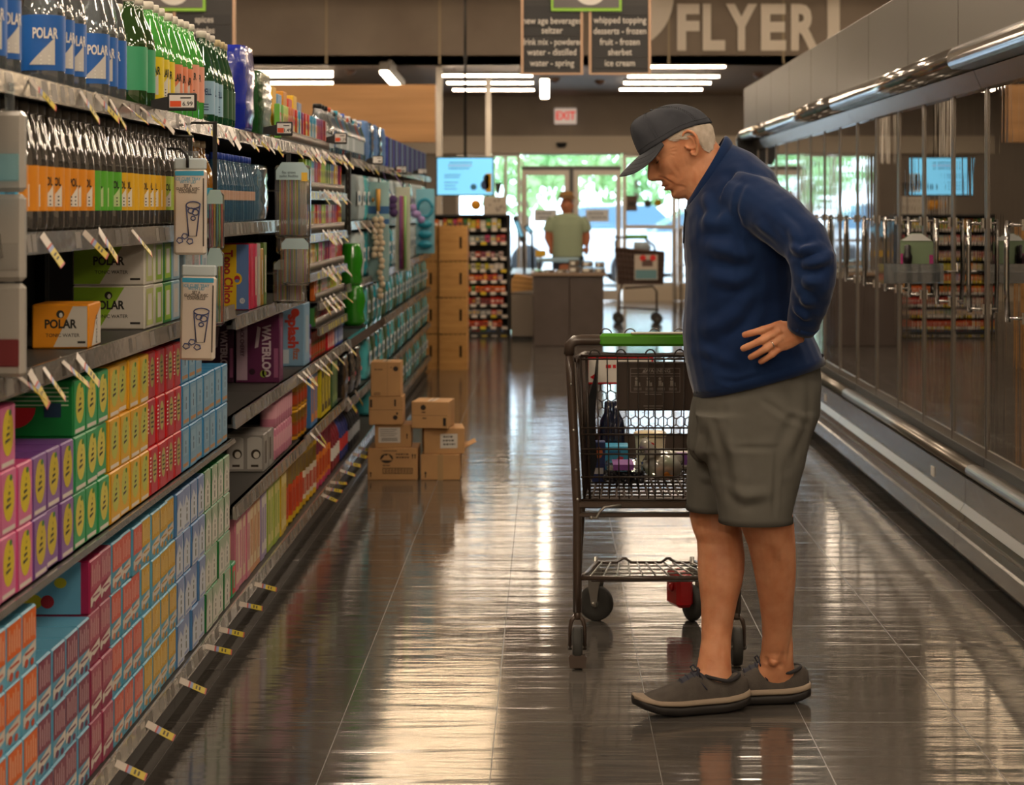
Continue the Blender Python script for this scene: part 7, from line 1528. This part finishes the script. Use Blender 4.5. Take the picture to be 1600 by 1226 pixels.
# front-hung large green bottles
gg = mat('green_plastic_bottle', '2f8a1c', .12, coat=.7)
for i, (px0, y0_, y1_, Yb) in enumerate(((549, 380, 446, 10.15), (553, 446, 508, 10.15))):
    a = at(px0, y1_, Yb); h = (y1_-y0_)*Yb/F; prof = [(.001, 0), (.046, 0), (.058, h*.1), (.050, h*.35), (.060, h*.6), (.056, h*.75), (.046, h*.92), (.044, h), (.001, h)]
    onmesh(MB().lathe(prof, 24, 0, a), 'soda_bottle', gg, 'large bright green wavy bottle, %s of two at the slotted upright' % ('upper' if i == 0 else 'lower'), 'bottle', a)
bk = MB().box(-1.02, -.93, 10.10, 10.2, at(0, 511, 10.15).z, at(0, 509.5, 10.15).z); 
b_ = thing('bottle_bracket', 'dark bracket ledge under the large green bottles', 'bracket', (-.99, 10.15, at(0, 510, 10.15).z)); MB().box(-1.05, -.93, 10.07, 10.23, at(0, 511, 10.15).z, at(0, 508.3, 10.15).z).build('ledge', steel_b, b_)
o = onmesh(MB().prism([(-.998, .715), (-.97, .700), (-.978, .742), (-.998, .745)], 'y', 9.9, 11.9), 'clear_shelf_strip', clear('strip_painted_blue_light', 'b8d8f0', .5, .05, .35), 'clear plastic shelf strip with bluish light painted into its tint, beyond the racks', 'shelf strip', (-.99, 10.9, .72))  # bluish light is put into the strip's tint
# far section goods
cyan = mat('turquoise_film', '1f98a8', .2, coat=.5, bump=(50, .5, .004)); cyan2 = mat('turquoise_light_film', '4fb4bc', .2, coat=.5, bump=(50, .5, .004))
fc = [('turquoise', cyan), ('pale turquoise', cyan2), ('dark green', mat('moss_film', '3c5a34', .3, bump=(50, .5, .004))), ('white and blue', plain('b8c8cc', .4)), ('grey', plain('7c8a8c', .4))]
def fart(m, w_, h, x): m.rect((x, 0, 0), Y3, Z3, -w_*.3, w_*.3, h*.35, h*.65, 0); m.rect((x+.001, 0, 0), Y3, Z3, -w_*.15, w_*.2, h*.42, h*.56, 1); return [plain('dfe6e6', .5), plain('2a6a8c', .5)]
protos = {}
lv = {.14: 'bottom', .42: 'second', .72: 'third', 1.01: 'fourth', 1.32: 'fifth'}
for zz, zt_ in ((.141, .42), (.42, .72), (.72, 1.01), (1.01, 1.32), (1.32, 1.645)):
    y = 12.0 if zz < .5 else (11.1 if zz < .8 else 10.5); i = 0; 
    if zz == .42: y = 11.2
    while y < 16.75:
        w_ = .30; k = (i+int(zz*10)) % 3 if zz < 1 else rs.choice([0, 1, 3, 4, 3]); nm, mm = fc[k if zz < 1 else k]
        if (nm, zz) not in protos: p = protos[(nm, zz)] = pouch('x', 'water_pack', w_*.94, min(.25, zt_-zz-.06), .18, mm, 'water pack', seed=int(zz*100)+k, art=fart)
        else: p = copy_tree(protos[(nm, zz)])
        p.location = (-1.100, y+.15, zz+.0022); tag(p, '%s wrapped pack, %s along the %s level past the cardboard boxes' % (nm, nth(i), lv[round(zz, 2)]), 'water pack', 'wrapped packs on the far shelves'); y += w_; i += 1

# ---- hanging displays on the shelf fronts
wht = mat('hang_card_white', 'd2c6ba', .4, coat=.5); ink = plain('4a5480', .5); cyb = plain('3a9ac0', .4)
def hook_arm(x, y, z, label): 
    t = thing('hanging_hook', label, 'hook', (x, y, z)); MB().tube([(-.995, y+.01, z+.05), (x-.02, y+.01, z+.05), (x, y, z+.03), (x, y, z)], .004, 6).build('hook_wire', steel_b, t); return t
def drink_card(px, y0, y1, Yd, w_px, label, tilt=0):
    a = at(px, y1, Yd); s = Yd/F; w_ = w_px*s; h = (y1-y0)*s
    t = thing('drink_kit_package', label, 'hanging package', (a.x, Yd, a.z)); t.rotation_euler = (0, tilt, 0)
    MB().cbox(-w_/2, w_/2, 0, .03, 0, h, .006).build('package', wht, t, world=False)
    MB().cbox(-w_/2, w_/2, .004, .024, h, h+.03, .004).rect((0, -.001, 0), X3, Z3, -w_/2+.004, w_/2-.004, h*.93, h*.985, 1).build('package_top', [mat('clear_card_top', 'b8c4c8', .2), cyb], t, world=False)
    m = MB(); o = (0, -.0012, 0); r = .0016
    for k, (ln, sz) in enumerate((('ICE CUBE TRAY', .012), ('WITH LID', .012))): m.text(ln, (-.004, -.0012, h*(.89-.035*k)), X3, Z3, sz, 1, .01, sx=.8)
    for k, ln in enumerate(('SET A', 'GLACONS AVEC', 'COUVERCLE')): m.text(ln, (-.004, -.0012, h*(.81-.035*k)), X3, Z3, .0105, 2, .02, sx=.8)
    def P(u, v): return (u*w_, -.0015, v*h)
    m.tube([P(-.1, .58), P(-.02, .22), P(.22, .22), P(.34, .60)], r, 4); m.tube([P(.12+.22*math.cos(q), .585+.04*math.sin(q)) for q in [2*PI*i/16 for i in range(17)]], r, 4)
    for cx, cy, rr in ((.05, .52, .09), (.19, .50, .10), (.12, .43, .07)): m.tube([P(cx+rr*math.cos(q), cy+rr*.35*math.sin(q)) for q in [2*PI*i/10 for i in range(11)]], r, 4)
    for cx, cy in ((-.30, .17), (-.14, .22), (.02, .16)): m.tube([P(cx+.10*math.cos(q), cy+.035*math.sin(q)) for q in [PI/4+2*PI*i/5 for i in range(6)]], r, 4)
    m.rect((0, -.0012, 0), X3, Z3, w_*.42, w_*.46, h*.1, h*.9, 2)
    m.build('package_print', [ink, cyb, plain('4a4440', .5)], t, world=False); return t
YD = 5.2
drink_card(296, 265, 398, YD, 50, 'upper white ice tray package with a drawn glass, blue top edge')
drink_card(307, 432, 563, YD-.05, 54, 'lower white ice tray package with a drawn glass, blue top edge', .02)
hook_arm(at(293, 0, YD).x, YD+.0, at(0, 262, YD).z, 'black hook holding the upper ice tray package'); 
t = thing('clip_strip', 'clear plastic strip that carries the ice tray packages', 'clip strip', at(300, 560, YD+.04)); MB().box(at(290, 0, YD+.04).x, at(310, 0, YD+.04).x, YD+.04, YD+.043, at(0, 560, YD).z, at(0, 235, YD).z).build('strip', clear('strip_clear', 'e0e8ec', .12, .05, .12), t); MB().box(at(294, 0, YD+.04).x, at(300, 0, YD+.04).x, YD+.043, YD+.05, at(0, 243, YD).z, at(0, 210, YD).z).tube([(-.995, YD+.045, at(0, 212, YD).z), (at(297, 0, YD).x, YD+.045, at(0, 212, YD).z)], .004, 6).build('strip_clip', steel_b, t)
def straw_pack(px, y0, y1, w_px, Yd, cols, label, tilt=0, text=True):
    a = at(px, y1, Yd); s = Yd/F; w_ = w_px*s; h = (y1-y0)*s; t = thing('straw_pack', label, 'straw pack', (a.x, Yd, a.z)); t.rotation_euler = (0, tilt, 0)
    m = MB(); n = len(cols); 
    for i, c_ in enumerate(cols):
        x = -w_*.36+w_*.72*i/(n-1); m.tube([(x, .012, .012), (x, .012, h*.80)], w_*.36/n*.9, 6, i)
    m.build('straws', [plain(c_, .4) for c_ in cols], t, world=False)
    MB().cbox(-w_/2, w_/2, .0, .024, .0, h, .008).build('clear_bag', clear('straw_bag', 'fbf8f4', .06, .05, .05), t, world=False)
    m = MB(); m.flat([(-w_*.46, h*.80), (w_*.46, h*.80), (w_*.46, h*.93), (w_*.3, h*1.04), (-w_*.3, h*1.04), (-w_*.46, h*.93)], (0, -.001, 0), X3, Z3, 0)
    if text:
        for k, ln in enumerate(('flex straws', 'pailles flexibles')): m.text(ln, (-w_*.1, -.002, h*(.90-.05*k)), X3, Z3, .014, 1, .01, sx=.8)
        m.rect((0, -.002, 0), X3, Z3, w_*.25, w_*.42, h*.78, h*.90, 2)
    m.build('header_card', [plain('a8c0c4', .4), plain('3a4448', .5), plain('dcb03a', .5)], t, world=False); return t
past = ['d8dc70', 'd8a0c0', 'd8b8a8', 'e0806c', 'e0e0a8', 'a8c8e0', 'd8b860', 'c890c0', '98c890', 'e0c8b8', 'd8d060', '90b0c8', 'dcd4c8', 'e0d4cc', 'd8d0c4', 'dcd6d0']
YS = 7.1
straw_pack(457, 258, 372, 56, YS, past, 'top pack of pastel striped straws in the hanging column'); straw_pack(455, 352, 397, 48, YS+.03, past[::-1], 'second pack of pastel straws, mostly hidden under the top one', text=False)
straw_pack(461, 375, 446, 46, YS-.02, past[3:]+past[:3], 'third pack of pastel straws in the hanging column', text=False); straw_pack(452, 408, 474, 52, YS+.05, past[5:]+past[:5], 'lowest pack of pastel straws in the hanging column', text=False)
t = thing('clip_strip', 'black clip strip holding the pastel straw packs', 'clip strip', at(452, 252, YS)); a = at(449, 268, YS+.06); MB().box(a.x-.004, a.x+.012, YS+.06, YS+.066, at(0, 470, YS).z, at(0, 238, YS).z).tube([(-.995, YS+.063, at(0, 232, YS).z), (a.x, YS+.063, at(0, 240, YS).z)], .004, 6).build('strip', steel_b, t)
# bright straws beside the ice tray packages
cols = ['8a2c8a', 'c83a6a', 'd8a83a', '3aa0b0', '6ab04a', 'c8502c']
for k, (y0_, y1_) in enumerate(((300, 392), (392, 510))): straw_pack(336, y0_, y1_, 26, 5.55, cols, '%s pack of bright coloured straws behind the ice tray packages' % ['upper', 'lower'][k], text=False)
t = thing('clip_strip', 'thin black strip carrying the bright straw packs', 'clip strip', at(336, 510, 5.58)); a = at(336, 0, 5.58); MB().box(a.x-.006, a.x+.006, 5.576, 5.58, at(0, 510, 5.58).z, 1.64).tube([(-.995, 5.578, 1.635), (a.x, 5.578, 1.635)], .004, 6).build('strip', steel_b, t)
# blurred packs at the left edge
t = None
for k, (y0_, y1_, nm) in enumerate(((170, 300, 'highest'), (300, 440, 'middle'), (440, 590, 'lowest'))):
    Yn = 3.62; a = at(16, y1_, Yn); b_ = at(40, y0_, Yn); t = thing('hanging_package', 'pale translucent hanging package at the left picture edge, %s of three' % nm, 'hanging package', (a.x, Yn, a.z)); MB().cbox(a.x-.06, b_.x-.004, Yn, Yn+.03, a.z, b_.z-.004, .008).build('package', mat('pale_translucent_pack', 'a8a39a', .3, coat=.4, bump=(20, .3, .004)), t)
    MB().cbox(a.x-.055, b_.x-.012, Yn-.002, Yn, a.z+.02, a.z+.07, .002).build('package_print', plain(['8ab4b8', '9c9890', '7a2c30'][k], .5), t)
t = thing('clip_strip', 'clear clip strip carrying the pale packages at the left edge', 'clip strip', at(20, 590, 3.67)); MB().box(at(10, 0, 3.67).x, at(24, 0, 3.67).x, 3.66, 3.664, at(0, 590, 3.67).z, at(0, 130, 3.67).z).tube([(-.995, 3.662, at(0, 132, 3.67).z), (at(18, 0, 3.67).x, 3.662, at(0, 132, 3.67).z)], .004, 6).build('strip', _M['strip_clear'], t)
# far hanging goods
Yh = 11.3
def card(px0, px1, y0_, y1_, Yd, col, name, label, cat='hanging package'):
    a, b_ = at(px0, y1_, Yd), at(px1, y0_, Yd); t = thing(name, label, cat, ((a.x+b_.x)/2, Yd, a.z)); MB().cbox(a.x, b_.x, Yd, Yd+.006, a.z, b_.z, .002).build('backing_card', plain(col, .5), t); MB().tube([(-.986, Yd+.003, 1.625), ((a.x+b_.x)/2, Yd+.003, 1.625), ((a.x+b_.x)/2, Yd+.003, b_.z-.004)], .004, 6).build('hang_hook', steel_b, t); return t, a, b_
t, a, b_ = card(576, 608, 284, 440, Yh, '8fb0b0', 'pastry_tool', 'kitchen utensil on a pale green card beside the cream pom-poms'); m = MB().tube([at(591, 330, Yh-.02), at(591, 295, Yh-.02)], [.010, .014], 8); m.ball(at(583, 312, Yh-.01), (.008, .005, .014), 8); m.build('wooden_handle', plain('c8903c', .5), t)
m = MB().rect((0, Yh-.001, 0), X3, Z3, a.x, b_.x, at(0, 334, Yh).z, at(0, 322, Yh).z, 0).rect((0, Yh-.001, 0), X3, Z3, a.x, b_.x, at(0, 350, Yh).z, at(0, 342, Yh).z, 0); m.build('card_print', plain('2c5a8c', .5), t)
for c_ in range(2):
    t = thing('pom_pom_string', 'string of cream pom-poms hanging from the shelf front, %s strand' % ['left', 'right'][c_], 'pom-pom string', at(590+c_*5, 340, Yh-.05)); m = MB()
    for i in range(7 if c_ == 0 else 14): m.ball(at(586+c_*9+2*math.sin(i*1.9), 343+i*9.2, Yh-.05+c_*.01), .0195, 10)
    m.build('pom_poms', mat('cream_wool', 'cbb89c', .95, bump=(120, .8, .004)), t, world=True); MB().tube([at(590, 330, Yh-.05), at(588+c_*8, 343, Yh-.05), at(586+c_*9, 343+(6 if c_ == 0 else 13)*9.2, Yh-.05)], .003, 5).build('string', plain('cbb89c', .8), t)
t, a, b_ = card(618, 641, 292, 423, 12.3, 'b8bca8', 'straw_pack', 'long purple and green straws on a pale card, right of the pom-poms', 'straw pack'); m = MB()
for i, (px, c_) in enumerate(((626, 0), (629, 1), (633, 2))): m.tube([at(px, 420, 12.28), at(px, 306, 12.28)], .008, 6, c_)
m.build('straws', [plain('7a3a7a', .4), plain('8a4a5a', .4), plain('8ab46a', .4)], t)
t, a, b_ = card(650, 679, 295, 396, 13.6, '6fa8b8', 'bottle_brush', 'pale blue card with turquoise bottle brushes near the shelf end'); m = MB(); c_ = at(664, 325, 13.57); m.tube([(c_.x+.05*math.cos(q), c_.y, c_.z+.06*math.sin(q)) for q in [2*PI*i/16 for i in range(17)]], .010, 6)
for i in range(3): m.ball(at(664, 350+i*16, 13.57), (.05, .02, .03), 10)
m.build('brush', plain('1c7f98', .35), t)
t = thing('pom_pom_string', 'lilac fluffy pom-poms between the straws and the bottle brushes', 'pom-pom string', at(652, 330, 12.9)); m = MB()
for px, py in ((645, 325), (652, 335), (658, 343), (648, 334)): m.ball(at(px, py, 12.9), .026, 10)
m.tube([(-.995, 12.9, 1.62), at(650, 322, 12.9)], .003, 5); m.build('pom_poms', mat('lilac_wool', '9c84b4', .95, bump=(120, .8, .004)), t)
t = thing('pom_pom_string', 'dark purple fluffy pom-poms left of the purple straws', 'pom-pom string', at(614, 320, 12.0)); m = MB()
for px, py in ((614, 312), (613, 322), (615, 332)): m.ball(at(px, py, 12.0), .028, 10)
m.tube([(-.995, 12.0, 1.62), at(614, 310, 12.0)], .003, 5); m.build('pom_poms', mat('plum_wool', '4a3560', .95, bump=(120, .8, .004)), t)

# ---- price arms and sale tags
def price_arm(px, py, Yd, w_px, h_px, label, orange=True, txt='6.99'):
    s = Yd/F; c = at(px, py, Yd); w_, h = w_px*s, h_px*s; t = thing('price_sign', label, 'price sign', (c.x, Yd, c.z-h/2))
    MB().cbox(c.x-w_/2, c.x+w_/2, Yd, Yd+.012, c.z-h/2, c.z+h/2, .003).prism([(-1.0, c.z-h*.35), (c.x-w_/2+.002, c.z-h/2), (c.x-w_/2+.002, c.z+h*.3), (-1.0, c.z+h*.1)], 'y', Yd+.002, Yd+.010).build('arm', mat('matte_black_plastic', '1a1918', .5), t)
    m = MB(); m.rect((c.x, Yd-.0008, c.z), X3, Z3, -w_*.42, w_*.42, -h*.32, h*.38, 0)
    if orange: m.rect((c.x, Yd-.0012, c.z), X3, Z3, -w_*.40, -w_*.02, -h*.28, h*.05, 1)
    m.text(txt, (c.x+w_*.2, Yd-.0012, c.z-h*.12), X3, Z3, h*.34, 2, .02) if Yd < 9.5 else m.rect((c.x, Yd-.0012, c.z), X3, Z3, w_*.06, w_*.34, -h*.2, -h*.04, 2); m.rect((c.x, Yd-.0012, c.z), X3, Z3, -w_*.05, w_*.32, h*.18, h*.26, 2); m.build('price_card', [plain('d0ccc6', .4), plain('cc4a1c', .4), plain('2a2826', .5)], t); return t
price_arm(284, 159, 5.02, 46, 28, 'black price arm reading 6.99 beside the green bottles'); price_arm(444, 201, 7.0, 26, 22, 'black price arm with orange card at the green pack', txt='1.49'); price_arm(532, 216, 9.0, 20, 18, 'black price arm with orange card at the slotted upright', txt='1.29'); price_arm(590, 250, 11.0, 17, 14, 'black price arm with white card past the slotted upright', False, '2.99'); price_arm(627, 265, 12.8, 17, 12, 'black price arm with orange card second from the far end', txt='4.99'); price_arm(660, 268, 14.8, 15, 10, 'black price arm with white card nearest the far end', False, '3.99')
tag_cols = [plain('b8aea2', .35), plain('a84a40', .4), plain('7a86a8', .4), plain('b8a428', .4), plain('4a4420', .5)]
def tag_mesh(base=False, white=False, L=.078, W=.024):
    m = MB(); d = Vector((.046, 0, -.060)).normalized() if not base else Vector((.070, 0, -.022)).normalized(); wv = Vector((0, W, .010)) if base else Vector((-.004, W*1.0, .012)); n = d.cross(wv).normalized()*.0012
    segs = [(0, .34, 0), (.34, .40, 1), (.40, .50, 2), (.50, .95, 3), (.95, 1.0, 1)] if not white else [(0, .45, 0), (.45, .55, 1), (.55, 1.0, 0)]
    for a, b_, k in segs: p, q = d*L*a, d*L*b_; V = [p, q, q+wv, p+wv]; m.add(V+[v-n for v in V], [(0, 1, 2, 3), (7, 6, 5, 4), (0, 4, 5, 1), (1, 5, 6, 2), (2, 6, 7, 3), (3, 7, 4, 0)], k)
    if not white:
        for a in (.60, .72): p, q = d*L*a+wv*.2, d*L*(a+.06)+wv*.2; m.add([v+n*(-1.6) for v in (p, q, q+wv*.6, p+wv*.6)]+[v+n*.3 for v in (p, q, q+wv*.6, p+wv*.6)], [(0, 1, 2, 3), (4, 5, 6, 7)], 4)
    return m.mesh('sale_tag', tag_cols)
T_up, T_w, T_b = tag_mesh(), tag_mesh(white=True), tag_mesh(base=True)
T_far, T_farw = tag_mesh(L=.085, W=.02), tag_mesh(white=True, L=.08, W=.02)
def tags(z, ys, where, me=None, X=-.991):
    for i, y in enumerate(ys):
        w_ = y < 0; y = abs(y); o = obj('sale_tag', (T_w if w_ else T_up) if me is None else me, None, (X, y, z-.004)); o.rotation_euler = (rs.uniform(-.15, .15), rs.uniform(-.25, .15), rs.uniform(-.25, .2))
        tag(o, '%s shelf tag, %s from the camera %s' % ('white' if w_ else 'yellow-ended', nth(i), where), 'shelf tag', 'shelf tags on the left aisle')
tags(1.645, [yx(p) for p in (38, 118, 143, 165, 186, 213)]+[-yx(236), yx(275), yx(312), -yx(336), -yx(352)], 'on the top shelf edge of the near units')
tags(1.345, [yx(p) for p in (55, 122, 148, 200)], 'on the edge under the tonic bottles'); tags(1.085, [yx(p) for p in (36, 60, 90, 112, -10 if False else 20)], 'on the edge under the orange case')
for i, (px, w_) in enumerate(((398, 0), (374, 0), (343, 1), (322, 0), (281, 0), (228, 0), (180, 0))):
    o = obj('sale_tag', T_b, None, (-.992, yx(px, -.99), .118)); o.rotation_euler = (0, rs.uniform(-.12, .18), rs.uniform(-.1, .1)); tag(o, 'yellow tag sticking out over the floor from the bottom edge, %s from the cardboard boxes' % nth(i), 'shelf tag', 'shelf tags on the left aisle')
tags(1.645, [yx(p)*(1 if k % 3 else -1) for k, p in enumerate((370, 380, 392, 404, 420, 450, 462, 468, 476, 482, 490, 500, 505, 512, 520, 527, 534))], 'on the top edge beyond the green pack')
tags(.73, [yx(p) for p in (462, 470, 476, 489, 497, 506, 517, 537)], 'on the edge below the purple cases', T_far); tags(.45, [yx(p) for p in (482, 490, 540, 552)], 'on the edge below the jars', T_far)
tags(1.29, [yx(p)*(-1 if k % 2 else 1) for k, p in enumerate((502, 508, 513, 518, 524))], 'on the second highest mix rack'); tags(1.47, [yx(p)*(-1 if k % 2 else 1) for k, p in enumerate((497, 503, 509, 516, 523, 531))], 'on the highest mix rack'); tags(1.126, [yx(p)*(-1 if k % 2 else 1) for k, p in enumerate((500, 508, 515, 527, 533))], 'on the middle mix rack'); tags(.99, [yx(p)*(-1 if k % 2 else 1) for k, p in enumerate((499, 505, 512, 519, 530))], 'on the second lowest mix rack')
tags(.141, [yx(p) for p in (498, 505, 513, 528, 537, 548, 556)], 'on the bottom edge near the cardboard boxes', T_b)
tags(1.645, [yx(p)*(1 if k % 2 else -1) for k, p in enumerate((551, 560, 570, 578, 600, 610, 640, 650))], 'on the top edge past the slotted upright', None); tags(1.32, [yx(p)*(-1) for k, p in enumerate((552, 562, 575))], 'on the fifth edge past the slotted upright')
